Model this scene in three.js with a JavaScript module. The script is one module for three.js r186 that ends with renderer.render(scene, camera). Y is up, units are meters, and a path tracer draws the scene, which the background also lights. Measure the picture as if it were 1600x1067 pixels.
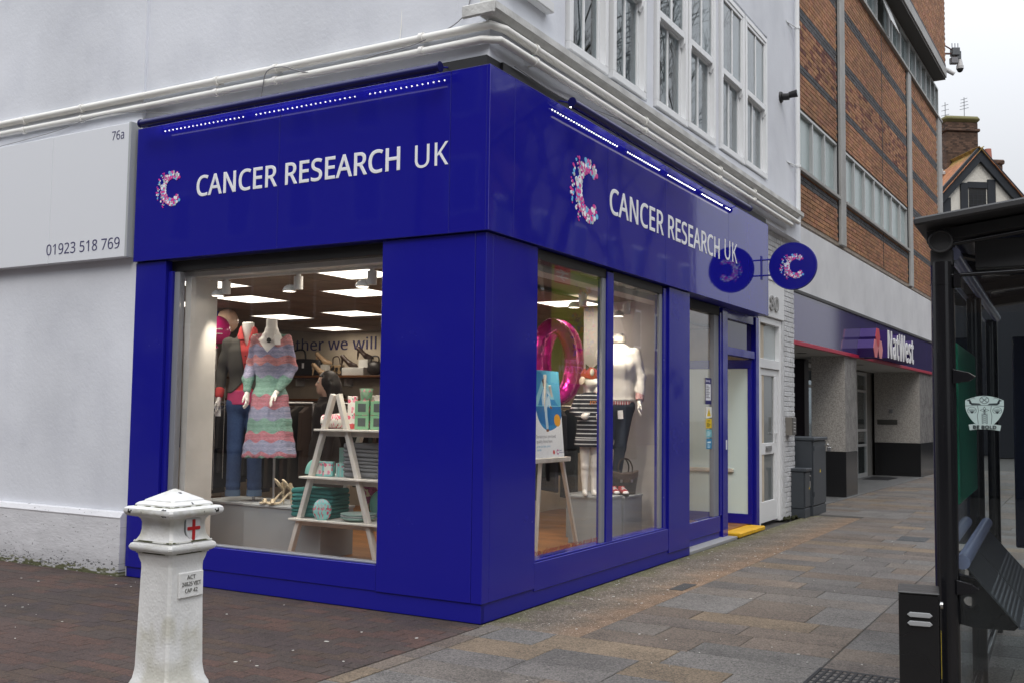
import * as THREE from 'three';
import { mergeGeometries, toCreasedNormals } from 'three/addons/utils/BufferGeometryUtils.js';
import { FontLoader } from 'three/addons/loaders/FontLoader.js';
import { RectAreaLightUniformsLib } from 'three/addons/lights/RectAreaLightUniformsLib.js';
import { ConvexGeometry } from 'three/addons/geometries/ConvexGeometry.js';
import { ImprovedNoise } from 'three/addons/math/ImprovedNoise.js';

// ---------------------------------------------------------------- camera, sky, sun, exposure
const scene = new THREE.Scene();
const camera = new THREE.PerspectiveCamera(37.19, 1024 / 682, 0.05, 400);
camera.rotation.order = 'YXZ';
camera.position.set(3.911, 1.55, 6.364);
camera.rotation.set(0.068, 0.5245, 0.0127);
scene.add(camera);
const renderer = new THREE.WebGLRenderer({ antialias: true });
renderer.toneMapping = THREE.LinearToneMapping;
renderer.toneMappingExposure = 1.34;
renderer.shadowMap.enabled = true;
RectAreaLightUniformsLib.init();

let seed = 7;
const rnd = () => { seed = (seed + 0x6d2b79f5) | 0; let t = Math.imul(seed ^ (seed >>> 15), 1 | seed); t = (t + Math.imul(t ^ (t >>> 7), 61 | t)) ^ t; return ((t ^ (t >>> 14)) >>> 0) / 4294967296; };
const rr = (a, b) => a + (b - a) * rnd();
const perlin = new ImprovedNoise();
const fbm = (x, y, z, o = 4) => { let s = 0, a = 0.5; for (let i = 0; i < o; i++) { s += a * perlin.noise(x, y, z); x *= 2.03; y *= 2.03; z *= 2.03; a *= 0.5; } return s; };
const clamp = (v, a = 0, b = 1) => Math.min(b, Math.max(a, v));
const lerp = (a, b, t) => a + (b - a) * t;
const sstep = (a, b, x) => { const t = clamp((x - a) / (b - a)); return t * t * (3 - 2 * t); };

{ // overcast sky, brighter overhead
  const W = 256, H = 128, d = new Float32Array(W * H * 4);
  for (let j = 0; j < H; j++) for (let i = 0; i < W; i++) {
    const el = ((j + 0.5) / H - 0.5) * Math.PI, az = (i / W) * Math.PI * 2, s = Math.sin(el), c = Math.cos(el), k = (j * W + i) * 4;
    const n = fbm(c * Math.cos(az) * 2 + 5, s * 5, c * Math.sin(az) * 2, 4);
    let L = s > 0 ? 0.38 + 0.82 * s + 1.15 * s * s : 0.22;
    L *= 1 + 0.10 * n;
    d[k] = L * 0.96; d[k + 1] = L * 0.99; d[k + 2] = L * 1.045; d[k + 3] = 1;
  }
  const t = new THREE.DataTexture(d, W, H, THREE.RGBAFormat, THREE.FloatType);
  t.mapping = THREE.EquirectangularReflectionMapping; t.magFilter = t.minFilter = THREE.LinearFilter; t.wrapS = THREE.RepeatWrapping; t.needsUpdate = true;
  scene.background = t; scene.environment = t;
}
const sun = new THREE.DirectionalLight(0xfff6ea, 0.65);
sun.position.set(14, 34, 22); sun.target.position.set(0, 0, -4); sun.castShadow = true; sun.shadow.radius = 40;
Object.assign(sun.shadow.camera, { left: -30, right: 30, top: 30, bottom: -30, near: 1, far: 120 }); sun.shadow.mapSize.set(2048, 2048);
scene.add(sun, sun.target);

// ---------------------------------------------------------------- helpers
const V3 = (x, y, z) => new THREE.Vector3(x, y, z);
const C = (h) => new THREE.Color(h);
const rgb = (r, g, b) => new THREE.Color().setRGB(r, g, b);
const taken = {};
function numbered(n) { const k = taken[n] = (taken[n] ?? -1) + 1; return k ? `${n}_${String(k).padStart(3, '0')}` : n; }
function tag(o, label, category, group, kind) { if (label) o.userData.label = label; if (category) o.userData.category = category; if (group) o.userData.group = group; if (kind) o.userData.kind = kind; return o; }
function thing(name, label, category, pos = [0, 0, 0], turn = 0, group) { const o = new THREE.Group(); o.name = numbered(name); o.position.set(...pos); o.rotation.y = turn; scene.add(o); return tag(o, label, category, group); }
function uvm(g) { // box-projected uv in metres
  if (g.index) g = g.toNonIndexed(); g.computeVertexNormals();
  const p = g.attributes.position, n = g.attributes.normal, uv = new Float32Array(p.count * 2);
  for (let i = 0; i < p.count; i += 3) {
    let ax = 0, ay = 0, az = 0; for (let k = 0; k < 3; k++) { ax += n.getX(i + k); ay += n.getY(i + k); az += n.getZ(i + k); }
    ax = Math.abs(ax); ay = Math.abs(ay); az = Math.abs(az);
    for (let k = 0; k < 3; k++) { const x = p.getX(i + k), y = p.getY(i + k), z = p.getZ(i + k); const q = ax >= ay && ax >= az ? [z, y] : ay >= az ? [x, z] : [x, y]; uv[(i + k) * 2] = q[0]; uv[(i + k) * 2 + 1] = q[1]; }
  }
  g.setAttribute('uv', new THREE.BufferAttribute(uv, 2)); return g;
}
function strip(g) { g = g.index ? g.toNonIndexed() : g; for (const k of Object.keys(g.attributes)) if (!['position', 'normal', 'uv', 'color'].includes(k)) g.deleteAttribute(k); if (!g.attributes.uv) g.setAttribute('uv', new THREE.BufferAttribute(new Float32Array(g.attributes.position.count * 2), 2)); if (!g.attributes.normal) g.computeVertexNormals(); return g; }
function merge(gs) { gs = gs.map(strip); return gs.length > 1 ? mergeGeometries(gs) : gs[0]; }
function add(name, gs, mat, parent, label) { const m = new THREE.Mesh(merge(Array.isArray(gs) ? gs : [gs]), mat); m.name = parent && parent !== scene ? name : numbered(name); m.castShadow = m.receiveShadow = true; (parent || scene).add(m); if (label) m.userData.label = label; return m; }
function each(name, gs, mat, parent) { return gs.map((g) => add(name, g, mat, parent)); }
function grp(name, parent, label) { const g = new THREE.Group(); g.name = name; parent.add(g); if (label) g.userData.label = label; return g; }
const chamCache = {};
function cham(w, h, d, c) { // chamfered box, 44 triangles
  c = Math.min(c, w / 2.2, h / 2.2, d / 2.2); const P = [];
  for (const x of [-1, 1]) for (const y of [-1, 1]) for (const z of [-1, 1]) { const a = x * w / 2, b = y * h / 2, e = z * d / 2; P.push(V3(a - x * c, b - y * c, e), V3(a - x * c, b, e - z * c), V3(a, b - y * c, e - z * c)); }
  return new ConvexGeometry(P);
}
const key = (...a) => a.map((v) => v.toFixed(4)).join();
// box from min to max corner, chamfered edges
function bx(x0, x1, y0, y1, z0, z1, c = 0.004) {
  if (x0 > x1) [x0, x1] = [x1, x0]; if (y0 > y1) [y0, y1] = [y1, y0]; if (z0 > z1) [z0, z1] = [z1, z0];
  const w = x1 - x0, h = y1 - y0, d = z1 - z0, g = (c ? (chamCache[key(w, h, d, c)] ??= cham(w, h, d, c)) : new THREE.BoxGeometry(w, h, d)).clone();
  g.translate((x0 + x1) / 2, (y0 + y1) / 2, (z0 + z1) / 2); return uvm(g);
}
const plainbx = (x0, x1, y0, y1, z0, z1) => bx(x0, x1, y0, y1, z0, z1, 0);
function bar(a, b, w, d = w, c = 0.002) { // square bar between two points
  const A = V3(...a), B = V3(...b), L = A.distanceTo(B), g = cham(w, L, d, c); g.applyQuaternion(new THREE.Quaternion().setFromUnitVectors(V3(0, 1, 0), B.clone().sub(A).normalize())); g.translate((A.x + B.x) / 2, (A.y + B.y) / 2, (A.z + B.z) / 2); return uvm(g);
}
function rod(a, b, r, r2 = r, n = 14) { const A = V3(...a), B = V3(...b), L = A.distanceTo(B), g = new THREE.CylinderGeometry(r2, r, L, n); g.applyQuaternion(new THREE.Quaternion().setFromUnitVectors(V3(0, 1, 0), B.clone().sub(A).normalize())); g.translate((A.x + B.x) / 2, (A.y + B.y) / 2, (A.z + B.z) / 2); return g; }
function tube(pts, r, n = 40, rs = 8, closed = false) { return new THREE.TubeGeometry(new THREE.CatmullRomCurve3(pts.map((p) => V3(...p)), closed, 'centripetal'), n, r, rs, closed); }
function ball(x, y, z, rx, ry = rx, rz = rx, n = 20) { const g = new THREE.SphereGeometry(1, n, Math.round(n * 0.7)); g.scale(rx, ry, rz); g.translate(x, y, z); return g; }
function moved(g, p = [0, 0, 0], r = [0, 0, 0], s = 1) { g = g.clone(); const m = new THREE.Matrix4().compose(V3(...p), new THREE.Quaternion().setFromEuler(new THREE.Euler(...r)), Array.isArray(s) ? V3(...s) : V3(s, s, s)); return g.applyMatrix4(m); }
function prism(pts, depth, bevel = 0, holes = []) { const s = new THREE.Shape(pts.map((p) => new THREE.Vector2(...p))); for (const h of holes) s.holes.push(new THREE.Path(h.map((p) => new THREE.Vector2(...p)))); return new THREE.ExtrudeGeometry(s, { depth, bevelEnabled: bevel > 0, bevelSize: bevel, bevelThickness: bevel, bevelSegments: 2, curveSegments: 10 }); }

// textures
function tex(n, f, srgb = true, m = n) { const d = new Uint8Array(n * m * 4); for (let j = 0; j < m; j++) for (let i = 0; i < n; i++) { const v = f(i / n, j / m), k = (j * n + i) * 4; if (typeof v === 'number') d[k] = d[k + 1] = d[k + 2] = clamp(v) * 255; else for (let q = 0; q < 3; q++) d[k + q] = clamp(v[q]) * 255; d[k + 3] = 255; } const t = new THREE.DataTexture(d, n, m); t.wrapS = t.wrapT = THREE.RepeatWrapping; t.magFilter = THREE.LinearFilter; t.minFilter = THREE.LinearMipmapLinearFilter; t.generateMipmaps = true; if (srgb) t.colorSpace = THREE.SRGBColorSpace; t.needsUpdate = true; return t; }
const vals = Array.from({ length: 65536 }, () => rnd());
const hash = (x, y, s = 0) => vals[((x * 374761 + y * 668265 + s * 9277) % 65536 + 65536) % 65536];
function tn(u, v, f, s = 0) { // tileable value noise of integer frequency f
  const x = u * f, y = v * f, i = Math.floor(x), j = Math.floor(y), a = x - i, b = y - j, sx = a * a * (3 - 2 * a), sy = b * b * (3 - 2 * b), w = (q) => ((q % f) + f) % f;
  return lerp(lerp(hash(w(i), w(j), s), hash(w(i + 1), w(j), s), sx), lerp(hash(w(i), w(j + 1), s), hash(w(i + 1), w(j + 1), s), sx), sy);
}
const tfbm = (u, v, f, o, s = 0) => { let r = 0, a = 0.5, t = 0; for (let i = 0; i < o; i++) { r += a * tn(u, v, f, s + i); t += a; a *= 0.55; f *= 2; } return r / t; };
function rep(t, x, y = x) { const c = t.clone(); c.repeat.set(x, y); c.needsUpdate = true; return c; }
function canvas(w, h, draw) { const c = document.createElement('canvas'); c.width = w; c.height = h; const g = c.getContext('2d'); draw(g, w, h); const t = new THREE.CanvasTexture(c); t.colorSpace = THREE.SRGBColorSpace; return t; }
const std = (color, roughness = 0.6, o = {}) => new THREE.MeshStandardMaterial({ color, roughness, ...o });
const phys = (color, roughness, o = {}) => new THREE.MeshPhysicalMaterial({ color, roughness, ...o });

const T = {};
T.plaster = tex(512, (u, v) => { const b = tfbm(u, v, 3, 4, 1), s = tfbm(u * 1, v, 5, 3, 9), st = tn(u, v * 0.999, 24, 3) * 0.5 + tn(u, 0.3, 48, 4) * 0.5; const k = 0.045 * sstep(0.45, 0.75, s) * st, w = 0.90 + 0.11 * b; return [w - k, w - k * 0.98, w + 0.004 - k * 0.86]; });
T.plasterB = tex(512, (u, v) => 0.55 * tfbm(u, v, 40, 3, 5) + 0.45 * tfbm(u, v, 7, 3, 6), false);
T.grain = tex(512, (u, v) => { const a = tfbm(u, v, 160, 2, 11), b = tfbm(u, v, 9, 3, 12); const sp = hash(Math.floor(u * 512), Math.floor(v * 512), 3); return 0.84 + 0.30 * (a - 0.5) + 0.22 * (b - 0.5) + (sp > 0.86 ? 0.14 : sp < 0.14 ? -0.24 : 0); });
T.granite = tex(512, (u, v) => { const a = tfbm(u, v, 170, 2, 14), b = tfbm(u, v, 5, 4, 15), sp = hash(Math.floor(u * 256), Math.floor(v * 256), 4), st = sstep(0.58, 0.8, tfbm(u, v, 3, 3, 16)); return 0.86 + 0.5 * (a - 0.5) + 0.22 * (b - 0.5) - 0.10 * st + (sp > 0.82 ? 0.14 : sp < 0.18 ? -0.20 : 0); });
T.grainB = tex(512, (u, v) => 0.7 * tfbm(u, v, 150, 2, 21) + 0.3 * tfbm(u, v, 20, 2, 22), false);
T.soft = tex(256, (u, v) => 0.90 + 0.22 * (tfbm(u, v, 4, 5, 31) - 0.5));
T.softB = tex(256, (u, v) => tfbm(u, v, 5, 4, 41), false);
T.smudge = tex(256, (u, v) => 0.5 + 1.1 * (tfbm(u, v, 4, 4, 51) - 0.5), false);
T.wood = tex(512, (u, v) => { const pl = Math.floor(v * 8), g = tfbm((u * 1 + pl * 0.37) % 1, v, 6, 4, 61), f = tn(u, v, 128, 62) * 0.5 + tn((u * 0.1) % 1, v, 128, 63) * 0.5, e = (v * 8) % 1 < 0.02 ? 0.6 : 1, p = hash(pl, 5, 64); return [(0.60 + 0.12 * p + 0.16 * (g - 0.5) + 0.10 * (f - 0.5)) * e, (0.42 + 0.09 * p + 0.14 * (g - 0.5) + 0.09 * (f - 0.5)) * e, (0.23 + 0.06 * p + 0.10 * (g - 0.5) + 0.06 * (f - 0.5)) * e]; });
T.knit = tex(256, (u, v) => { const x = u * 32, y = v * 32; return 0.5 + 0.5 * Math.cos(2 * Math.PI * (y + Math.abs((x % 1) - 0.5))) * 0.8; }, false);
T.weave = tex(256, (u, v) => 0.5 + 0.25 * Math.sin(u * 2 * Math.PI * 64) + 0.25 * Math.sin(v * 2 * Math.PI * 64), false);

const M = {};
M.wall = std(rgb(0.775, 0.797, 0.845), 0.85, { map: rep(T.plaster, 0.33), bumpMap: rep(T.plasterB, 0.9), bumpScale: 0.0022 });
M.white = std(rgb(0.74, 0.75, 0.76), 0.45);
M.whiteMatt = std(rgb(0.72, 0.71, 0.68), 0.8, { map: rep(T.soft, 0.6) });
M.upvc = std(rgb(0.80, 0.81, 0.82), 0.32);
M.pipe = std(rgb(0.80, 0.79, 0.75), 0.42);
M.cable = std(rgb(0.25, 0.25, 0.26), 0.6);
const BLUE = rgb(0.010, 0.010, 0.265);
M.gloss = phys(BLUE, 0.045, { bumpMap: rep(T.softB, 0.55), bumpScale: 0.0006, ior: 1.5 });
M.blue = phys(BLUE, 0.38, { roughnessMap: rep(T.smudge, 0.7), ior: 1.45 });
M.blueDark = std(rgb(0.008, 0.008, 0.26), 0.4);
M.black = std(rgb(0.008, 0.008, 0.010), 0.55);
M.alloy = std(rgb(0.26, 0.27, 0.30), 0.45, { metalness: 0.2 });
M.steel = std(rgb(0.55, 0.55, 0.55), 0.28, { metalness: 0.9 });
M.glass = phys(rgb(1, 1, 1), 0.0, { transmission: 1, thickness: 0, ior: 1.5 });
M.glassDim = phys(rgb(0.75, 0.80, 0.82), 0.0, { transmission: 1, thickness: 0, ior: 1.52 });
M.glassShelter = phys(rgb(0.86, 0.90, 0.91), 0.0, { transmission: 1, thickness: 0, ior: 1.5 });
M.letter = std(rgb(0.86, 0.87, 0.90), 0.4);
M.wood = std(rgb(0.62, 0.55, 0.45), 0.45, { map: rep(T.wood, 0.6, 0.8) });
M.rawWood = std(rgb(0.72, 0.68, 0.60), 0.6, { map: rep(T.soft, 2.5, 0.4) });
M.grey = std(rgb(0.27, 0.30, 0.32), 0.55);
M.mannequin = std(rgb(0.76, 0.75, 0.72), 0.38);
M.navyText = std(rgb(0.035, 0.03, 0.12), 0.6);
M.yellow = std(rgb(0.85, 0.48, 0.01), 0.6, { map: rep(T.soft, 2) });

const [fontR, fontB] = await Promise.all(['sans_regular', 'sans_bold'].map((n) => new FontLoader().loadAsync(`fonts/droid/droid_${n}.typeface.json`)));
// one geometry per letter, laid out along +x from 0, baseline y 0, cap height h, total width w (0: natural)
function letters(text, h, w, { font = fontR, depth = 0.008, bevel = 0, gap = 0 } = {}) {
  const size = h / 0.992, k = size / font.data.resolution, out = []; let x = 0;
  for (const ch of text) { const g = font.data.glyphs[ch] || font.data.glyphs['?']; if (ch !== ' ') { const sh = font.generateShapes(ch, size); const e = new THREE.ExtrudeGeometry(sh, { depth, bevelEnabled: bevel > 0, bevelSize: bevel, bevelThickness: 0.001, bevelSegments: 1, curveSegments: 6 }); e.translate(x, 0, 0); out.push(e); } x += g.ha * k + gap; }
  if (w) for (const e of out) e.scale(w / x, 1, 1);
  return out;
}
// ring of coloured dots in the form of a letter C, radius about 0.5, in the xy plane
function dotLogo(r, depth = 0.003) {
  const cols = [C('#d8269a'), C('#f4f6fb'), C('#c0c4c9'), C('#6cc0f0'), C('#e0309f'), C('#f4f6fb'), C('#d02a92')], gs = []; const s0 = seed; seed = 4242;
  const dot = (x, y, q, c) => { const g = new THREE.CylinderGeometry(q, q, depth * rr(0.7, 1.3), 14); g.rotateX(Math.PI / 2); g.translate(x, y, depth / 2); const n = g.attributes.position.count, a = new Float32Array(n * 3); for (let i = 0; i < n; i++) c.toArray(a, i * 3); g.setAttribute('color', new THREE.BufferAttribute(a, 3)); gs.push(strip(g)); };
  for (let i = 0; i < 250; i++) { const a = rr(0.72, 2 * Math.PI - 0.72), left = (1 - Math.cos(a)) / 2, q = rr(0.60, 1.0); dot(Math.cos(a) * q * r, Math.sin(a) * q * r * 1.08, r * rr(0.04, 0.105), cols[Math.floor(rnd() * (left > 0.9 ? 4 : 7))]); }
  for (let i = 0; i < 46; i++) { const a = Math.PI + rr(-1.0, 1.0), q = rr(1.0, 1.42); dot(Math.cos(a) * q * r, Math.sin(a) * q * r, r * rr(0.025, 0.075), cols[Math.floor(rnd() * 7)]); }
  dot(-0.72 * r, 0.28 * r, 0.13 * r, cols[1]);
  seed = s0; return gs;
}
M.dots = std(0xffffff, 0.4, { vertexColors: true });

// signed distance figures: naive surface nets on a box grid
function sdfMesh(f, lo, hi, h) {
  const n = [0, 1, 2].map((k) => Math.ceil((hi[k] - lo[k]) / h) + 2), [nx, ny, nz] = n, F = new Float32Array(nx * ny * nz), id = (i, j, k) => (k * ny + j) * nx + i;
  for (let k = 0; k < nz; k++) for (let j = 0; j < ny; j++) for (let i = 0; i < nx; i++) F[id(i, j, k)] = f(lo[0] + i * h, lo[1] + j * h, lo[2] + k * h);
  const vid = new Int32Array(nx * ny * nz).fill(-1), P = [], I = [];
  for (let k = 0; k < nz - 1; k++) for (let j = 0; j < ny - 1; j++) for (let i = 0; i < nx - 1; i++) {
    let c = 0, x = 0, y = 0, z = 0, m = 0;
    for (let q = 0; q < 8; q++) if (F[id(i + (q & 1), j + ((q >> 1) & 1), k + (q >> 2))] < 0) m |= 1 << q;
    if (m === 0 || m === 255) continue;
    for (let q = 0; q < 8; q++) for (const b of [1, 2, 4]) { if (q & b) continue; const r = q | b; if (((m >> q) & 1) === ((m >> r) & 1)) continue; const a = F[id(i + (q & 1), j + ((q >> 1) & 1), k + (q >> 2))], e = F[id(i + (r & 1), j + ((r >> 1) & 1), k + (r >> 2))], t = a / (a - e); x += (q & 1) + (b === 1 ? t : 0); y += ((q >> 1) & 1) + (b === 2 ? t : 0); z += (q >> 2) + (b === 4 ? t : 0); c++; }
    vid[id(i, j, k)] = P.length / 3; P.push(lo[0] + (i + x / c) * h, lo[1] + (j + y / c) * h, lo[2] + (k + z / c) * h);
  }
  const quad = (a, b, c, d, s) => { if (a < 0 || b < 0 || c < 0 || d < 0) return; s ? I.push(a, b, c, a, c, d) : I.push(a, c, b, a, d, c); };
  for (let k = 1; k < nz - 1; k++) for (let j = 1; j < ny - 1; j++) for (let i = 1; i < nx - 1; i++) {
    const s = F[id(i, j, k)] < 0;
    if (s !== F[id(i + 1, j, k)] < 0) quad(vid[id(i, j - 1, k - 1)], vid[id(i, j, k - 1)], vid[id(i, j, k)], vid[id(i, j - 1, k)], s);
    if (s !== F[id(i, j + 1, k)] < 0) quad(vid[id(i - 1, j, k - 1)], vid[id(i - 1, j, k)], vid[id(i, j, k)], vid[id(i, j, k - 1)], s);
    if (s !== F[id(i, j, k + 1)] < 0) quad(vid[id(i - 1, j - 1, k)], vid[id(i, j - 1, k)], vid[id(i, j, k)], vid[id(i - 1, j, k)], s);
  }
  const g = new THREE.BufferGeometry(); g.setAttribute('position', new THREE.Float32BufferAttribute(P, 3)); g.setIndex(I); g.computeVertexNormals();
  const uv = new Float32Array(P.length / 3 * 2); for (let i = 0; i < uv.length / 2; i++) { uv[2 * i] = Math.atan2(P[3 * i], P[3 * i + 2] + 1e-6) / (2 * Math.PI); uv[2 * i + 1] = P[3 * i + 1]; }
  g.setAttribute('uv', new THREE.BufferAttribute(uv, 2)); return g;
}
// a uv that does not wrap round (front projection of the garment's own pattern, in metres)
function frontUV(g) { const p = g.attributes.position, uv = g.attributes.uv; for (let i = 0; i < p.count; i++) uv.setXY(i, p.getX(i), p.getY(i)); return g; }
const smin = (a, b, k) => { const h = clamp(0.5 + 0.5 * (b - a) / k); return lerp(b, a, h) - k * h * (1 - h); };
const cone = (x, y, z, a, b, ra, rb) => { const bx_ = b[0] - a[0], by = b[1] - a[1], bz = b[2] - a[2], px = x - a[0], py = y - a[1], pz = z - a[2], t = clamp((px * bx_ + py * by + pz * bz) / (bx_ * bx_ + by * by + bz * bz)); return Math.hypot(px - bx_ * t, py - by * t, pz - bz * t) - lerp(ra, rb, t); };
const chain = (x, y, z, pts, k = 0.02) => { let d = 9; for (let i = 0; i < pts.length - 1; i++) d = smin(d, cone(x, y, z, pts[i], pts[i + 1], pts[i][3], pts[i + 1][3]), k); return d; };
const ellip = (x, y, z, c, r) => { const k = Math.hypot((x - c[0]) / r[0], (y - c[1]) / r[1], (z - c[2]) / r[2]); return (k - 1) * Math.min(...r); };
function prof(tab, y) { if (y <= tab[0][0]) return tab[0]; for (let i = 1; i < tab.length; i++) if (y <= tab[i][0]) { const t = sstep(tab[i - 1][0], tab[i][0], y); return [0, 1, 2, 3].map((k) => lerp(tab[i - 1][k] ?? 0, tab[i][k] ?? 0, t)); } return tab[tab.length - 1]; }
// trunk of elliptical sections: rows [y, half width, half depth, z of the centre]
function trunk(x, y, z, tab, fold = 0, nf = 9) { const [, rx, rz, oz = 0] = prof(tab, y), a = Math.atan2(x, z - oz), f = 1 + fold * Math.sin(nf * a + 2.3 * Math.sin(3 * y)) + fold * 0.6 * Math.sin((nf * 2 - 3) * a + 1.7), q = Math.hypot(x / (rx * f), (z - oz) / (rz * f)); const d = (q - 1) * Math.min(rx, rz); return Math.max(d, tab[0][0] - y, y - tab[tab.length - 1][0]); }

// a relaxed mannequin hand hanging down from the wrist at the origin, thumb forward (+z), palm towards -x
function handGeo() {
  const fing = [[0.032, 0.066, 0.0072], [0.011, 0.074, 0.0076], [-0.011, 0.068, 0.0073], [-0.031, 0.054, 0.0064]];
  const f = (x, y, z) => {
    let d = cone(x, y, z, [0, 0.02, 0], [0, -0.02, 0], 0.024, 0.022);
    const pz = z * 0.62; d = smin(d, cone(x * 1.35, y, pz, [0, -0.025, 0], [0, -0.085, 0.002], 0.026, 0.026), 0.018);
    for (const [fz, len, r] of fing) { const b = -0.092 + Math.abs(fz - 0.01) * -0.05; const a0 = [0.001, b + 0.012, fz * 0.95], a1 = [-0.006, b - len * 0.44, fz * 1.05], a2 = [-0.019, b - len * 0.76, fz * 1.07], a3 = [-0.032, b - len * 0.98, fz * 1.07]; d = smin(d, chain(x, y, z, [[...a0, r * 1.12], [...a1, r], [...a2, r * 0.9], [...a3, r * 0.76]], 0.003), 0.004); }
    return smin(d, chain(x, y, z, [[-0.004, -0.03, 0.026, 0.012], [-0.016, -0.062, 0.048, 0.0098], [-0.024, -0.092, 0.054, 0.0082], [-0.030, -0.112, 0.053, 0.0066]], 0.005), 0.01);
  };
  return sdfMesh(f, [-0.06, -0.2, -0.06], [0.05, 0.045, 0.08], 0.0035);
}
const HAND = handGeo();
// hand geometry placed at a wrist; side -1 mirrors it for the other arm
function handAt(p, rot, side = 1, s = 1) { const g = moved(HAND, [0, 0, 0], [0, 0, 0], s); if (side < 0) { g.scale(-1, 1, 1); const ix = g.index.array; for (let i = 0; i < ix.length; i += 3) { const t = ix[i]; ix[i] = ix[i + 1]; ix[i + 1] = t; } g.computeVertexNormals(); } return moved(g, p, rot); }

// ---------------------------------------------------------------- ground
camera.updateMatrixWorld(); camera.updateProjectionMatrix();
const seen = (x, y, z) => { const v = V3(x, y, z).project(camera); return v.z < 1 && Math.abs(v.x) < 1.08 && Math.abs(v.y) < 1.1; };
const dist = (x, y, z) => camera.position.distanceTo(V3(x, y, z));
{
  const g = new THREE.PlaneGeometry(320, 320); g.rotateX(-Math.PI / 2); g.translate(0, -0.035, -20);
  tag(add('ground', uvm(g), std(rgb(0.085, 0.078, 0.07), 0.9, { map: rep(T.grain, 0.8), bumpMap: rep(T.grainB, 0.8), bumpScale: 0.004 }), scene), 'plain brown grey ground that carries the paving of the street', 'ground', null, 'structure');
}
{ // granite slabs
  const base = tag(add('granite_paving', [plainbx(0.03, 9.5, -0.03, -0.005, -26, 4.4), plainbx(-0.4, 0.0295, -0.03, -0.005, -26, -9.66)], std(rgb(0.075, 0.068, 0.06), 0.95, { map: rep(T.grain, 1) }), scene), 'mixed grey, brown and gold granite slab paving of the street', 'paving', null, 'structure');
  const tint = [[0.175, 0.162, 0.150], [0.192, 0.180, 0.168], [0.152, 0.138, 0.128], [0.195, 0.155, 0.122], [0.18, 0.14, 0.11], [0.225, 0.168, 0.112], [0.168, 0.138, 0.117], [0.185, 0.160, 0.138]];
  const mats = []; for (const t of tint) for (const k of [0.92, 1.08]) mats.push(std(rgb(t[0] * k, t[1] * k, t[2] * k), 0.74, { map: rep(T.granite, 0.62), bumpMap: rep(T.grainB, 0.9), bumpScale: 0.003 }));
  const gold = [0, 0, 1, 2, 2, 3, 4, 5, 6, 6, 7, 4], list = [], geo = {};
  for (let zr = 4.25, i = 0; zr > -26; i++) {
    const dz = rr(0.33, 0.385);
    const run = (x0, x1) => { let x = x0; while (x < x1 - 0.05) { let L = [0.42, 0.6, 0.6, 0.78, 0.9][Math.floor(rnd() * 5)]; if (x1 - (x + L) < 0.3) L = x1 - x; list.push([x, x + L, zr - dz, zr, mats[gold[Math.floor(rnd() * 12)] * 2 + (rnd() > 0.5 ? 1 : 0)]]); x += L; } };
    if (zr > 0.06) { run(0.2 - rr(0, 0.02), 2.40); list.push([0.035, 0.18, zr - dz, zr, mats[[0, 10, 6, 12, 8, 14][i % 6]]]); } else run(zr < -9.66 ? -0.38 : 0.77, 2.40);
    run(2.405, 4.2); run(4.2, 7.2); zr -= dz;
  }
  list.forEach((s) => { s.d = dist((s[0] + s[1]) / 2, 0, (s[2] + s[3]) / 2); s.v = [[s[0], s[2]], [s[1], s[3]], [s[0], s[3]], [s[1], s[2]]].some(([a, b]) => seen(a, 0, b)); });
  list.sort((a, b) => (b.v - a.v) || a.d - b.d);
  const rest = new Map(); let n = 0;
  for (const [x0, x1, z0, z1, m, ] of list) {
    const h = rr(-0.001, 0.0015), g = n < 290 ? bx(x0 + 0.003, x1 - 0.003, -0.028, h, z0 + 0.003, z1 - 0.003, 0.003) : plainbx(x0 + 0.003, x1 - 0.003, -0.028, h, z0 + 0.003, z1 - 0.003);
    const ou = rr(0, 3), ov = rr(0, 3), uv = g.attributes.uv; for (let i = 0; i < uv.count; i++) uv.setXY(i, uv.getX(i) + ou, uv.getY(i) + ov);
    if (n++ < 290) add('slab', g, m, base); else { if (!rest.has(m)) rest.set(m, []); rest.get(m).push(g); }
  }
  for (const [m, gs] of rest) tag(add('far_slabs', gs, m, base), null, null, null, 'stuff');
}
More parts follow.
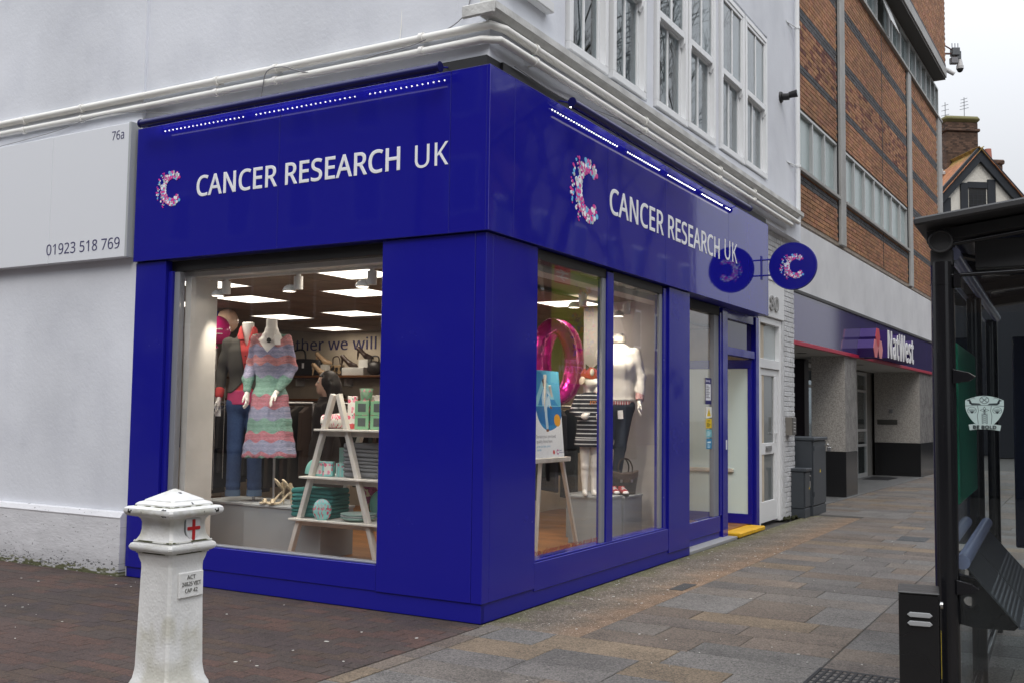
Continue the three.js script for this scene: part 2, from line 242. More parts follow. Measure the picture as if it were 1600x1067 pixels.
{ // dark red brick pavers beside the shop's left front
  const base = tag(add('brick_paving', plainbx(-16, 0.028, -0.03, -0.0055, -0.02, 6.5), std(rgb(0.055, 0.042, 0.035), 0.95, { map: rep(T.grain, 1) }), scene), 'dark red brown brick paving in front of the large shop window', 'paving', null, 'structure');
  const mats = [[0.085, 0.050, 0.041], [0.078, 0.050, 0.043], [0.098, 0.052, 0.039], [0.070, 0.049, 0.041], [0.082, 0.052, 0.037], [0.066, 0.045, 0.042]].map((c) => std(rgb(...c), 0.8, { map: rep(T.granite, 0.7), bumpMap: rep(T.grainB, 1.2), bumpScale: 0.004 }));
  const list = []; for (let j = 0; j < 60; j++) for (let i = 0; i < 76; i++) { const z = 0.012 + j * 0.104, x = 0.02 - i * 0.206 - (j % 2) * 0.103; if (x - 0.2 < -15.8) continue; list.push([Math.max(x - 0.2035, -15.9), Math.min(x, 0.02), z, z + 0.1018]); if (i === 0 && j % 2) list.push([x + 0.006, 0.022, z, z + 0.1]); }
  list.forEach((s) => { s.v = seen((s[0] + s[1]) / 2, 0, (s[2] + s[3]) / 2); s.d = dist((s[0] + s[1]) / 2, 0, (s[2] + s[3]) / 2); }); list.sort((a, b) => (b.v - a.v) || a.d - b.d);
  const rest = mats.map(() => []); let n = 0;
  for (const s of list) { const k = Math.floor(6 * clamp(0.5 + 1.6 * fbm(s[0] * 0.5, s[2] * 1.2, 3, 2) + rr(-0.32, 0.32), 0, 0.999)), h = rr(-0.0012, 0.0006); if (n++ < 290) add('brick', bx(s[0], s[1], -0.03, h, s[2], s[3], 0.0025), mats[k], base); else rest[k].push(plainbx(s[0], s[1], -0.03, h, s[2], s[3])); }
  rest.forEach((gs, k) => gs.length && tag(add('far_bricks', gs, mats[k], base), null, null, null, 'stuff'));
}
{ // strip of worn asphalt along the street front of the shop, mossy at the wall
  const t = tex(256, (u, v) => { const v2 = (v * 12.6) % 1, n = tfbm(u, v2, 5, 3, 71 + Math.floor(v * 12.6) * 0), s = hash(Math.floor(u * 128), Math.floor(v * 1600), 5), b = tfbm(u, v2, 48, 2, 72), moss = sstep(0.30, 0.0, u + 0.25 * (tn(v, v2, 7, 77) - 0.5)), br = sstep(0.45, 0.95, u + 0.4 * (n - 0.5)); let c = [0.42 + 0.2 * (b - 0.5), 0.385 + 0.2 * (b - 0.5), 0.345 + 0.18 * (b - 0.5)]; c = [lerp(c[0], 0.55, br * 0.55), lerp(c[1], 0.43, br * 0.5), lerp(c[2], 0.32, br * 0.5)]; c = [lerp(c[0], 0.36, moss * 0.7), lerp(c[1], 0.36, moss * 0.7), lerp(c[2], 0.23, moss * 0.7)]; const k = s > 0.965 ? 0.32 : s > 0.90 ? 0.10 : s < 0.1 ? -0.1 : 0; return c.map((q) => q + k + 0.1 * (n - 0.5)); }, true, 2048);
  const g = new THREE.BoxGeometry(0.768, 0.028, 9.7); g.translate(0.384, -0.016, -4.79); const p = g.attributes.position, uv = g.attributes.uv; for (let i = 0; i < p.count; i++) uv.setXY(i, p.getX(i) / 0.77, -p.getZ(i) / 9.7);
  tag(add('asphalt_strip', g, std(0xffffff, 0.9, { map: t, bumpMap: rep(T.grainB, 1.5, 12), bumpScale: 0.012 }), scene), 'worn dark asphalt strip with moss along the street front of the shop', 'pavement', null, 'structure');
  // pale flecks of litter and chewing gum
  const gs = []; const fleck = (x, z, s) => { const g2 = new THREE.SphereGeometry(1, 7, 5); g2.scale(s * rr(0.7, 1.7), 0.002, s * rr(0.6, 1)); g2.rotateY(rr(0, 3)); g2.translate(x, 0.003, z); gs.push(g2); };
  for (let i = 0; i < 70; i++) fleck(rr(0.03, 0.75), rr(-6, -0.1), rr(0.003, 0.012));
  for (let i = 0; i < 34; i++) fleck(rr(-4.5, 0), rr(0.1, 2.2), rr(0.003, 0.012));
  for (let i = 0; i < 36; i++) fleck(rr(0.8, 2.6), rr(-7, 1.6), rr(0.003, 0.010));
  tag(add('litter_flecks', gs, std(rgb(0.55, 0.54, 0.5), 0.8), scene), 'pale flecks of litter and gum scattered over the paving', 'litter', null, 'stuff');
}
// covers and grate in the paving
tag(add('manhole_cover', [bx(1.70, 2.0, -0.01, 0.004, -7.62, -7.16, 0.003), bx(1.68, 2.02, -0.01, 0.002, -7.64, -7.14, 0.002)], std(rgb(0.07, 0.075, 0.08), 0.6, { bumpMap: rep(T.weave, 4), bumpScale: 0.004 }), scene), 'small square dark inspection cover in the slabs left of the shelter post', 'manhole cover');
tag(add('pavement_cover', [bx(0.60, 0.72, -0.01, 0.004, -2.55, -2.18, 0.002)], std(rgb(0.055, 0.055, 0.055), 0.7, { bumpMap: rep(T.weave, 4), bumpScale: 0.003 }), scene), 'small dark cover set in the asphalt strip before the sill', 'manhole cover');
{
  const t = thing('drain_grate', 'black cast iron drain grate at the bottom edge beside the black box', 'drain grate', [2.66, 0, 0.16], 0);
  const iron = std(rgb(0.022, 0.022, 0.024), 0.5, { metalness: 0.4 }), W = 0.27, D = 0.24;
  add('frame', [bx(-W, W, -0.02, 0.006, -D, -D + 0.025), bx(-W, W, -0.02, 0.006, D - 0.025, D), bx(-W, -W + 0.025, -0.02, 0.006, -D + 0.025, D - 0.025), bx(W - 0.025, W, -0.02, 0.006, -D + 0.025, D - 0.025)], iron, t);
  for (let i = 0; i < 11; i++) { const x = -W + 0.055 + i * 0.043; add('bar', bx(x - 0.009, x + 0.009, -0.02, 0.005, -D + 0.025, D - 0.025, 0.002), iron, t); }
  for (let i = 0; i < 5; i++) { const z = -D + 0.08 + i * 0.08; add('cross_bar', bx(-W + 0.025, W - 0.025, -0.018, 0.0035, z - 0.009, z + 0.009, 0.002), iron, t); }
  add('pit', plainbx(-W + 0.02, W - 0.02, -0.0095, -0.009, -D + 0.02, D - 0.02), M.black, t);
}

// ---------------------------------------------------------------- the corner shop building
const SHOP = thing('shop_building', 'white corner building with the dark blue charity shop front', 'shop');
const part = (name, gs, mat, parent = SHOP, label) => add(name, gs, mat, parent, label);
const FB = 2.883, FT = 4.131; // fascia bottom and top
// walls: left white wall, its plinth, wall over the fascia
part('wall', [plainbx(-16, -3.84, 0, 9.5, -0.40, -0.02), plainbx(-3.84, -0.331, 4.0, 9.5, -0.40, -0.05)], M.wall);
{
  const t = tex(512, (u, v) => { const n = tfbm(u, v, 8, 4, 81), low = sstep(0.55, 0.0, v + 0.25 * (tfbm(u, v, 14, 3, 82) - 0.5)), sp = tn(u, v, 120, 83) * tn(u, v, 60, 84), sk = sstep(0.56, 0.70, sp + 0.36 * low * low - 0.08), moss = sstep(0.09, 0.0, v + 0.2 * (tn(u, v, 40, 85) - 0.5)); let c = [0.90, 0.90, 0.915].map((q) => q * (0.95 + 0.1 * n) * (1 - 0.12 * low) * (1 - 0.5 * sk)); return [lerp(c[0], 0.30, moss * 0.8), lerp(c[1], 0.31, moss * 0.8), lerp(c[2], 0.16, moss * 0.8)]; });
  const g = prism([[-0.02, 0], [0.055, 0], [0.055, 0.515], [0.06, 0.53], [0.03, 0.572], [-0.02, 0.578]], 12.15); g.rotateY(-Math.PI / 2); g.translate(-3.845, 0, 0);
  const u = uvm(g), p = u.attributes.position, uv = u.attributes.uv; for (let i = 0; i < p.count; i++) uv.setXY(i, p.getX(i) / 1.7, p.getY(i) / 0.6);
  part('plinth', u, std(rgb(0.80, 0.80, 0.80), 0.9, { map: t, bumpMap: rep(T.plasterB, 1), bumpScale: 0.003 }), SHOP, 'dirty white plinth with moss along its foot');
}
// upper wall on the street side with its window openings
const UW = [[-1.36, -2.16], [-2.28, -3.09], [-3.38, -4.30], [-4.34, -5.27], [-5.48, -6.43], [-6.48, -7.48]];
const wy0 = (z) => 4.655 - 0.018 * z;
{
  const holes = [[-1.30, -3.15], [-3.32, -5.33], [-5.42, -7.54]].map(([a, b]) => [[-a, wy0(a)], [-b, wy0(b)], [-b, 6.86], [-a, 6.86]]);
  const g = prism([[0.40, 4.2], [9.36, 4.2], [9.36, 9.5], [0.40, 9.5]], 0.3, 0, holes); g.rotateY(Math.PI / 2); g.translate(-0.33, 0, 0);
  part('wall', [uvm(g), plainbx(-0.33, -0.03, 4.0, 9.5, -0.399, -0.05)], M.wall);
  // projecting ledge under the windows
  const q = prism([[-0.05, 4.50], [0.05, 4.505], [0.075, 4.53], [0.09, 4.545], [0.09, 4.60], [-0.05, 4.64]], 9.15); q.translate(0, 0, -9.09);
  part('ledge', [uvm(q), bx(-0.20, 0.088, 4.50, 4.60, 0.061, 0.09, 0.01)], std(rgb(0.74, 0.74, 0.72), 0.85, { map: rep(T.soft, 1.2), bumpMap: rep(T.plasterB, 1), bumpScale: 0.006 }));
  part('window_sill', [bx(-0.03, 0.05, 4.86, 4.95, -0.95, -0.22, 0.008)], M.white);
}
UW.forEach(([a, b], i) => {
  const w = new THREE.Group(); w.name = 'sash_window'; SHOP.add(w);
  const y0 = wy0((a + b) / 2) + 0.02, ym = 5.74 + 0.01 * i, y1 = 6.80, X = -0.02, F = 0.065;
  add('frame', [bx(X - 0.13, X + 0.012, y0, y0 + 0.07, a, b), bx(X - 0.13, X + 0.012, y1 - F, y1, a, b), bx(X - 0.13, X + 0.012, y0 + 0.07, y1 - F, a, a - F), bx(X - 0.13, X + 0.012, y0 + 0.07, y1 - F, b + F, b)], M.upvc, w);
  const c = (a + b) / 2, s = 0.045;
  add('lower_sash', [bx(X - 0.09, X - 0.045, y0 + 0.071, y0 + 0.071 + s, a - F - 0.001, b + F + 0.001), bx(X - 0.09, X - 0.045, ym - s, ym, a - F - 0.001, b + F + 0.001), bx(X - 0.088, X - 0.047, y0 + 0.117, ym - s - 0.001, a - F - 0.001, a - F - s), bx(X - 0.088, X - 0.047, y0 + 0.117, ym - s - 0.001, b + F + 0.001, b + F + s), bx(X - 0.082, X - 0.05, y0 + 0.117, ym - s - 0.001, c - 0.014, c + 0.014)], M.upvc, w);
  add('upper_sash', [bx(X - 0.043, X + 0.004, ym - 0.03, ym + 0.045, a - F - 0.001, b + F + 0.001), bx(X - 0.043, X + 0.002, y1 - F - s, y1 - F - 0.001, a - F - 0.001, b + F + 0.001), bx(X - 0.041, X, ym + 0.046, y1 - F - s - 0.001, a - F - 0.001, a - F - s), bx(X - 0.041, X, ym + 0.046, y1 - F - s - 0.001, b + F + 0.001, b + F + s), bx(X - 0.036, X - 0.004, ym + 0.046, y1 - F - s - 0.001, c - 0.014, c + 0.014)], M.upvc, w);
  for (const e of [a - F - 0.022, b + F + 0.022]) add('sash_horn', prism([[0, 0], [0.045, 0], [0.045, -0.05], [0.02, -0.10], [0, -0.09]], 0.03, 0.003).rotateY(0).translate(X - 0.043, ym - 0.03, e - 0.015), M.upvc, w);
  each('pane', [plainbx(X - 0.070, X - 0.066, y0 + 0.1, ym - 0.02, a - F - 0.02, b + F + 0.02), plainbx(X - 0.022, X - 0.018, ym + 0.03, y1 - F - 0.02, a - F - 0.02, b + F + 0.02)], M.glassDim, w);
  const cur = []; for (const [z0, z1] of [[a - 0.05, a - 0.21], [b + 0.05, b + 0.17]]) { const g = new THREE.PlaneGeometry(Math.abs(z1 - z0), 2.2, 24, 1); const p = g.attributes.position; for (let k = 0; k < p.count; k++) p.setZ(k, 0.02 * Math.sin(p.getX(k) * 150)); g.rotateY(Math.PI / 2); g.translate(-0.25, 5.75, (z0 + z1) / 2); cur.push(g); }
  add('curtain', cur, M.curtain ??= std(rgb(0.34, 0.34, 0.33), 0.9, { side: THREE.DoubleSide }), w);
});
part('upstairs_room', [plainbx(-2.5, -2.45, 4.3, 8, -9, -0.45), plainbx(-2.5, -0.34, 4.25, 4.3, -9, -0.45), plainbx(-2.5, -0.34, 7.6, 7.65, -9, -0.45), plainbx(-2.45, -0.34, 4.3, 7.6, -0.50, -0.46), plainbx(-2.45, -0.34, 4.3, 7.6, -9, -8.95)], std(rgb(0.20, 0.20, 0.19), 0.9));

// fascia: glossy panels with narrow joints, dark box above, soffit
{
  const fA = grp('fascia', SHOP, 'left glossy blue fascia with white lettering'); each('panel', [bx(-3.838, -2.06, FB, FT, 0.005, 0.03, 0.0015), bx(-2.057, -0.322, FB, FT, 0.005, 0.03, 0.0015), bx(-0.319, 0.004, FB, FT, 0.005, 0.03, 0.0015)], M.gloss, fA);
  const zs = [0.030, -0.345, -2.07, -3.52, -5.62, -7.30, -7.345];
  const fs = []; for (let i = 0; i < zs.length - 1; i++) fs.push(bx(0.005, 0.03, FB, FT, zs[i] - (i ? 0.0015 : 0), zs[i + 1] + 0.0015, 0.0015));
  const fB = grp('fascia', SHOP, 'street side glossy blue fascia with white lettering'); each('panel', fs, M.gloss, fB);
  part('fascia_edge', [bx(0.0295, 0.0325, FB, FT, 0.0295, 0.0325, 0.001), bx(-3.84, 0.03, FT, FT + 0.004, 0.004, 0.031, 0.001), bx(0.004, 0.031, FT + 0.0005, FT + 0.0045, -7.345, 0.0035, 0.001)], std(rgb(0.10, 0.10, 0.42), 0.25), SHOP);
  part('fascia_box', [plainbx(-3.80, -0.02, FB + 0.02, FT + 0.09, -0.20, 0.004), plainbx(-0.20, 0.004, FB + 0.02, FT + 0.09, -7.33, -0.201)], M.black);
  part('fascia_soffit', [plainbx(-3.835, 0.028, FB - 0.002, FB + 0.019, -0.20, 0.029), plainbx(-0.20, 0.029, FB - 0.002, FB + 0.019, -7.34, -0.201)], M.blueDark);
  const put = (gs, parent, x, y, z, ry) => gs.forEach((g) => add('letter', moved(g, [x, y, z], [0, ry, 0]), M.letter, parent));
  const A1 = letters('CANCER RESEARCH', 0.180, 2.28, { depth: 0.002, bevel: 0.0035 }), A2 = letters('UK', 0.180, 0.335, { depth: 0.002 });
  put(A1, fA, -3.045, 3.42, 0.031, 0); put(A2, fA, -0.668, 3.412, 0.031, 0);
  const B1 = letters('CANCER RESEARCH', 0.237, 3.20, { depth: 0.002, bevel: 0.004 }), B2 = letters('UK', 0.242, 0.53, { depth: 0.002 });
  put(B1, fB, 0.031, 3.385, -2.10, Math.PI / 2); put(B2, fB, 0.031, 3.415, -5.42, Math.PI / 2);
  add('logo', moved(merge(dotLogo(0.145)), [-3.35, 3.525, 0.0306]), M.dots, fA); add('logo', moved(merge(dotLogo(0.255)), [0.0306, 3.50, -1.67], [0, Math.PI / 2, 0]), M.dots, fB);
}
// pilasters, sills, skirting
each('board', [bx(-3.82, -0.012, 0, 0.15, -0.06, -0.012, 0.002), bx(-0.06, -0.012, 0, 0.15, -4.37, -0.0125, 0.002), bx(-0.20, -0.165, 0.03, 0.12, -5.84, -4.371, 0.002)], M.blueDark, grp('skirting', SHOP));
part('threshold_stone', bx(-0.19, -0.02, -0.01, 0.028, -6.1, -4.38, 0.004), std(rgb(0.30, 0.30, 0.31), 0.7));
each('board', [bx(-0.964, -0.0975, 0.143, FB - 0.01, -0.10, 0, 0.003), bx(-0.0945, 0, 0.143, FB - 0.01, -0.10, 0, 0.003), bx(-0.10, 0, 0.143, FB - 0.01, -0.80, -0.1005, 0.003)], M.blue, grp('pilaster', SHOP, 'broad blue corner pilaster between the two windows'));
part('pilaster', bx(-3.83, -3.43, 0.09, FB - 0.01, -0.12, 0, 0.003), M.blue);
part('pilaster', [bx(-0.10, 0, 0.09, FB - 0.01, -4.335, -3.715, 0.003)], M.blue);
part('sill_panel', bx(-3.428, -0.968, 0.147, 0.345, -0.11, -0.004, 0.003), M.blue);
part('sill_panel', bx(-0.11, -0.004, 0.12, 0.345, -3.711, -0.804, 0.003), M.blue);
part('sill_panel', bx(-0.19, -0.15, 0.105, 0.295, -5.83, -4.337, 0.003), M.blue);
// the large left window
function winPart(label) { const g = new THREE.Group(); g.name = 'shop_window'; if (label) g.userData.label = label; SHOP.add(g); return g; }
{
  const w = winPart('large left display window');
  add('frame', bx(-3.428, -3.372, 0.346, 2.775, -0.14, -0.03, 0.003), M.blue, w); add('frame', bx(-0.984, -0.966, 0.346, 2.775, -0.14, -0.05, 0.003), M.blue, w);
  add('header', bx(-3.428, -0.966, 2.776, FB - 0.012, -0.16, -0.07, 0.003), std(rgb(0.012, 0.011, 0.011), 0.5), w);
  add('glazing_bead', [bx(-3.371, -3.305, 0.362, 2.770, -0.12, -0.055, 0.002), bx(-3.371, -0.986, 0.346, 0.361, -0.12, -0.035, 0.003)], M.alloy, w);
  add('pane', plainbx(-3.304, -0.985, 0.362, 2.770, -0.075, -0.069), M.glass, w);
}
{
  const w = winPart('street side display window in two panes');
  add('frame', [bx(-0.12, -0.02, 0.346, FB - 0.03, -2.335, -2.19, 0.003), bx(-0.12, -0.02, 0.346, FB - 0.03, -3.713, -3.60, 0.003), bx(-0.14, -0.019, 0.346, 0.362, -3.713, -0.803, 0.003)], M.blue, w);
  for (const [a, b] of [[-2.189, -0.803], [-3.599, -2.336]]) add('header', bx(-0.16, -0.03, 2.785, FB - 0.012, a, b, 0.003), std(rgb(0.012, 0.011, 0.011), 0.5), w);
  for (const [a, b] of [[-2.189, -2.115], [-3.599, -3.53]]) add('glazing_bead', bx(-0.062, -0.035, 0.363, 2.784, a, b, 0.002), M.alloy, w);
  for (const [a, b] of [[-0.803, -2.114], [-2.336, -3.529]]) add('pane', plainbx(-0.052, -0.046, 0.363, 2.784, b, a), M.glass, w);
  const red = std(rgb(0.22, 0.025, 0.04), 0.6);
  letters('Shop. volunteer, donate. Visit us at cruk.org', 0.045, 1.22, { depth: 0.001 }).forEach((g) => add('letter', moved(g, [-0.0445, 0.385, -0.84], [0, Math.PI / 2, 0]), red, w));
}
// entrance: fixed side window, open door, fanlight
{
  const w = winPart('narrow side window beside the open door');
  add('frame', [bx(-0.24, -0.15, 0.296, 2.80, -5.90, -5.832, 0.003), bx(-0.24, -0.14, 0.02, FB - 0.012, -6.10, -5.902, 0.003)], M.blue, w);
  add('header', bx(-0.24, -0.16, 2.76, FB - 0.012, -5.831, -4.337, 0.003), M.black, w);
  add('glazing_bead', bx(-0.23, -0.17, 0.296, 2.758, -5.831, -5.66, 0.002), M.alloy, w);
  add('pane', plainbx(-0.212, -0.206, 0.296, 2.758, -5.659, -4.337), M.glass, w);
  const sx = -0.200; const st = (name, y0, y1, z0, z1, t) => { const g = new THREE.PlaneGeometry(z1 - z0, y1 - y0); g.rotateY(Math.PI / 2); g.translate(sx + 0.001, (y0 + y1) / 2, (z0 + z1) / 2); add(name, g, std(0xffffff, 0.5, { map: t }), w); };
  const lines = (g, x, y, w2, n, s) => { for (let i = 0; i < n; i++) g.fillRect(x, y + i * s, w2 * (0.6 + 0.4 * ((i * 37 % 10) / 10)), s * 0.45); };
  st('notice', 1.66, 1.98, -5.64, -5.42, canvas(64, 96, (g, W, H) => { g.fillStyle = '#1b1a66'; g.fillRect(0, 0, W, H); g.fillStyle = '#e4e6ea'; g.fillRect(6, 22, W - 12, H - 36); g.fillStyle = '#fff'; g.font = 'bold 11px sans-serif'; g.fillText('Opening', 6, 14); g.fillStyle = '#667'; lines(g, 10, 28, 40, 8, 6); }));
  st('notice', 1.50, 1.63, -5.655, -5.45, canvas(64, 48, (g, W, H) => { g.fillStyle = '#e8e8e4'; g.fillRect(0, 0, W, H); g.fillStyle = '#e9c616'; g.beginPath(); g.moveTo(32, 4); g.lineTo(54, 42); g.lineTo(10, 42); g.fill(); g.fillStyle = '#222'; g.fillRect(30, 18, 4, 14); g.fillRect(30, 35, 4, 4); }));
  st('notice', 1.37, 1.485, -5.655, -5.45, canvas(64, 48, (g, W, H) => { g.fillStyle = '#e4c31a'; g.fillRect(0, 0, W, H); g.fillStyle = '#222'; g.font = 'bold 11px sans-serif'; g.fillText('CCTV', 16, 15); lines(g, 8, 21, 46, 4, 6); }));
  st('notice', 1.26, 1.355, -5.655, -5.46, canvas(32, 32, (g, W, H) => { g.fillStyle = '#6fb7c4'; g.fillRect(0, 0, W, H); g.fillStyle = '#e8f2f4'; lines(g, 5, 8, 22, 4, 5); }));
  st('notice', 1.12, 1.245, -5.655, -5.46, canvas(32, 32, (g, W, H) => { g.fillStyle = '#2b86b8'; g.fillRect(0, 0, W, H); g.fillStyle = '#e8f2f4'; g.fillRect(6, 9, 20, 5); lines(g, 6, 18, 20, 3, 4); }));
  const d = new THREE.Group(); d.name = 'entrance_door'; SHOP.add(d);
  add('door_frame', [bx(-0.26, -0.15, 0.02, FB - 0.012, -7.50, -7.36, 0.003), bx(-0.26, -0.16, 2.30, 2.40, -7.329, -6.101, 0.003), bx(-0.26, -0.17, 2.76, FB - 0.012, -7.329, -6.101, 0.003)], M.blue, d);
  add('fanlight', plainbx(-0.222, -0.216, 2.401, 2.759, -7.359, -6.101), phys(rgb(0.03, 0.025, 0.10), 0.02), d);
  const zz = -7.29; // leaf stands open into the shop
  add('door_leaf', [bx(-1.36, -0.19, 0.06, 0.19, zz - 0.05, zz, 0.003), bx(-1.36, -0.19, 2.17, 2.29, zz - 0.05, zz, 0.003), bx(-0.25, -0.19, 0.191, 2.169, zz - 0.05, zz, 0.003), bx(-1.36, -1.28, 0.191, 2.169, zz - 0.05, zz, 0.003)], M.blue, d, 'open door leaf with a frosted pane');
  add('frosted_pane', plainbx(-1.279, -0.251, 0.191, 2.169, zz - 0.03, zz - 0.022), std(rgb(0.60, 0.74, 0.76), 0.35), d);
  add('latch', bx(-0.145, -0.135, 1.10, 1.22, -6.06, -6.02, 0.002), M.upvc, d);
  add('door_mat', plainbx(-1.4, -0.2, 0.012, 0.03, -7.2, -6.1), std(rgb(0.03, 0.03, 0.032), 0.95), d);
}
// white side door with panel over it, painted brick pier
{
  const d = new THREE.Group(); d.name = 'side_door'; d.userData.label = 'white side door with two panes and a letterbox'; SHOP.add(d);
  const X = -0.16; add('door_frame', [bx(X - 0.1, X, 0.0, 2.92, -7.60, -7.503, 0.004), bx(X - 0.1, X, 0, 2.92, -8.68, -8.58, 0.004), bx(X - 0.1, X - 0.002, 2.83, 2.92, -8.579, -7.601, 0.004), bx(X - 0.1, X - 0.002, 2.20, 2.33, -8.579, -7.601, 0.004)], M.upvc, d);
  add('fanlight', plainbx(X - 0.07, X - 0.064, 2.33, 2.83, -8.579, -7.601), phys(rgb(0.42, 0.46, 0.46), 0.25), d);
  const L = X - 0.03; add('door_leaf', [bx(L - 0.05, L, 0.03, 0.32, -8.57, -7.61, 0.004), bx(L - 0.05, L, 2.10, 2.19, -8.57, -7.61, 0.004), bx(L - 0.05, L, 0.98, 1.14, -8.40, -7.76, 0.004), bx(L - 0.05, L, 0.321, 2.099, -7.755, -7.61, 0.004), bx(L - 0.05, L, 0.321, 2.099, -8.57, -8.405, 0.004)], M.upvc, d);
  each('pane', [plainbx(L - 0.03, L - 0.024, 0.321, 0.979, -8.404, -7.756), plainbx(L - 0.03, L - 0.024, 1.141, 2.099, -8.404, -7.756)], phys(rgb(0.16, 0.175, 0.175), 0.06), d);
  add('letterbox', [bx(L, L + 0.012, 1.02, 1.10, -8.22, -7.93, 0.003), bx(L + 0.0125, L + 0.022, 1.035, 1.085, -8.19, -7.96, 0.003)], M.steel, d);
  add('handle', [bx(L + 0.001, L + 0.012, 1.15, 1.40, -8.50, -8.46, 0.003), rod([L + 0.03, 1.28, -8.48], [L + 0.03, 1.28, -8.36], 0.009)], M.upvc, d);
  const pn = part('door_panel', [bx(-0.26, -0.13, 2.93, 3.50, -8.75, -7.36, 0.006), bx(-0.13, -0.115, 3.46, 3.52, -8.78, -7.35, 0.005)], M.white);
  letters('80', 0.21, 0.47, { font: fontB, depth: 0.02 }).forEach((g) => add('numeral', moved(g, [-0.129, 3.03, -7.93], [0, Math.PI / 2, 0]), std(rgb(0.36, 0.36, 0.36), 0.5, { metalness: 0.3 }), pn));
  const white = std(rgb(0.72, 0.73, 0.75), 0.6, { map: rep(T.soft, 1), bumpMap: rep(T.plasterB, 2), bumpScale: 0.004 }), bk = [], bk2 = [];
  const brickRow = (arr, y0, y1, zA, zB, X0, X1) => { for (let y = y0, j = 0; y < y1 - 0.03; y += 0.075, j++) for (let z = zA + (j % 2 ? 0.11 : 0); z > zB; z -= 0.225) { const a = Math.min(z, zA), b = Math.max(z - 0.213, zB); if (a - b > 0.02) arr.push(bx(X0, X1 + rr(-0.003, 0.003), y, Math.min(y + 0.064, y1), b, a, 0.004)); } };
  brickRow(bk, 0.02, 4.22, -8.79, -9.36, -0.30, -0.14); brickRow(bk2, 3.53, 4.22, -7.36, -8.785, -0.30, -0.14);
  // end face of the pier seen over the cabinets is the same paint
  const pier = part('painted_pier', [plainbx(-0.31, -0.150, 0, 4.22, -9.35, -8.69), plainbx(-0.31, -0.151, 3.5, 4.22, -8.69, -7.36), bx(-0.26, -0.145, 0, 3.5, -8.785, -8.682, 0.004)], white, SHOP, 'white painted brick pier right of the side door');
  tag(add('brick', [...bk, ...bk2], white, pier), null, null, null, 'stuff');
  part('wall', [plainbx(-8, -0.31, 0, 9.5, -9.36, -9.1)], M.wall);
  part('moss', [0, 1, 2, 3, 4, 5, 6, 7, 8, 9, 10, 11].map((i) => ball(-0.10 + rr(-0.02, 0.05), rr(0, 0.03), -8.66 - i * 0.055, rr(0.015, 0.04), rr(0.015, 0.05), rr(0.02, 0.05), 8)), std(rgb(0.05, 0.055, 0.02), 0.95, { bumpMap: rep(T.grainB, 4), bumpScale: 0.02 }));
}
// interior shell
part('shop_floor', [plainbx(-9, -0.12, 0.02, 0.20, -4.2, -0.12), plainbx(-9, -0.26, 0.02, 0.06, -7.6, -4.2)], M.wood);
{
  const cm = std(rgb(0.30, 0.225, 0.16), 0.85, { map: rep(T.soft, 0.8) });
  const tiles = part('ceiling', plainbx(-9, -0.2, 2.80, 2.84, -8, -0.18), std(rgb(0.22, 0.18, 0.14), 0.9));
  part('ceiling_trim', [plainbx(-9, -0.2, 2.735, 2.80, -0.38, -0.18), plainbx(-0.38, -0.2, 2.74, 2.80, -4.4, -0.39)], M.whiteMatt);
  const lit = new Set(['1,2', '3,2', '1,5', '-1,5', '-2,8', '4,0', '2,0', '-1,2', '3,5', '5,2', '5,5', '5,8']), gx = (i) => -5.13 + i * 0.6 + (i >= 4 ? 0.65 : i >= 3 ? 0.35 : 0);  // the panel over the balloons is added out of sight to brighten them
  for (let i = -3; i < 8; i++) for (let j = 0; j < 12; j++) { const x = gx(i), z = -0.39 - j * 0.6; if (x < -8.4 || x > -0.9) continue; if (!lit.has(i + ',' + j)) add('ceiling_tile', plainbx(x + 0.006, x + 0.594, 2.745, 2.765, z - 0.594, z - 0.006), cm, tiles); if (i === 2 || i === 3) add('ceiling_tile', plainbx(x + 0.606, gx(i + 1) - 0.006, 2.745, 2.765, z - 0.594, z - 0.006), cm, tiles); }
  var PANELS = [...lit].map((s) => { const [i, j] = s.split(',').map(Number); return [gx(i) + 0.3, -0.39 - j * 0.6 - 0.3]; });
  part('interior_wall', [plainbx(-9, -3.4, 0.06, 2.8, -6.3, -6.15), plainbx(-9.1, -9, 0.06, 2.8, -6.3, -0.4), plainbx(-3.4, -3.3, 0.06, 2.8, -7.8, -6.15), plainbx(-3.3, -0.2, 0.06, 2.8, -7.9, -7.62)], std(rgb(0.66, 0.57, 0.45), 0.8, { map: rep(T.soft, 0.7) }));
  part('display_partition', plainbx(-3.33, -3.255, 0.2, 2.735, -0.47, -0.15), M.whiteMatt, SHOP, 'white return panel at the left of the big window');
  part('display_partition', [plainbx(-1.25, -0.13, 0.2, 2.80, -4.31, -4.22), plainbx(-1.25, -0.13, 0.2, 0.30, -4.219, -4.205)], M.whiteMatt);
  part('lining', [plainbx(-0.96, -0.15, 0.2, 2.80, -0.16, -0.11), plainbx(-0.16, -0.11, 0.2, 2.80, -0.80, -0.161)], M.whiteMatt);
  part('ramp_screen', [bx(-1.7, -0.7, 0.06, 0.70, -7.42, -7.38, 0.004), bx(-1.75, -0.65, 0.70, 0.76, -7.45, -7.34, 0.01)], M.whiteMatt);
  part('handrail', [bx(-2.2, -0.45, 0.745, 0.80, -7.33, -7.27, 0.01)], M.rawWood);
}

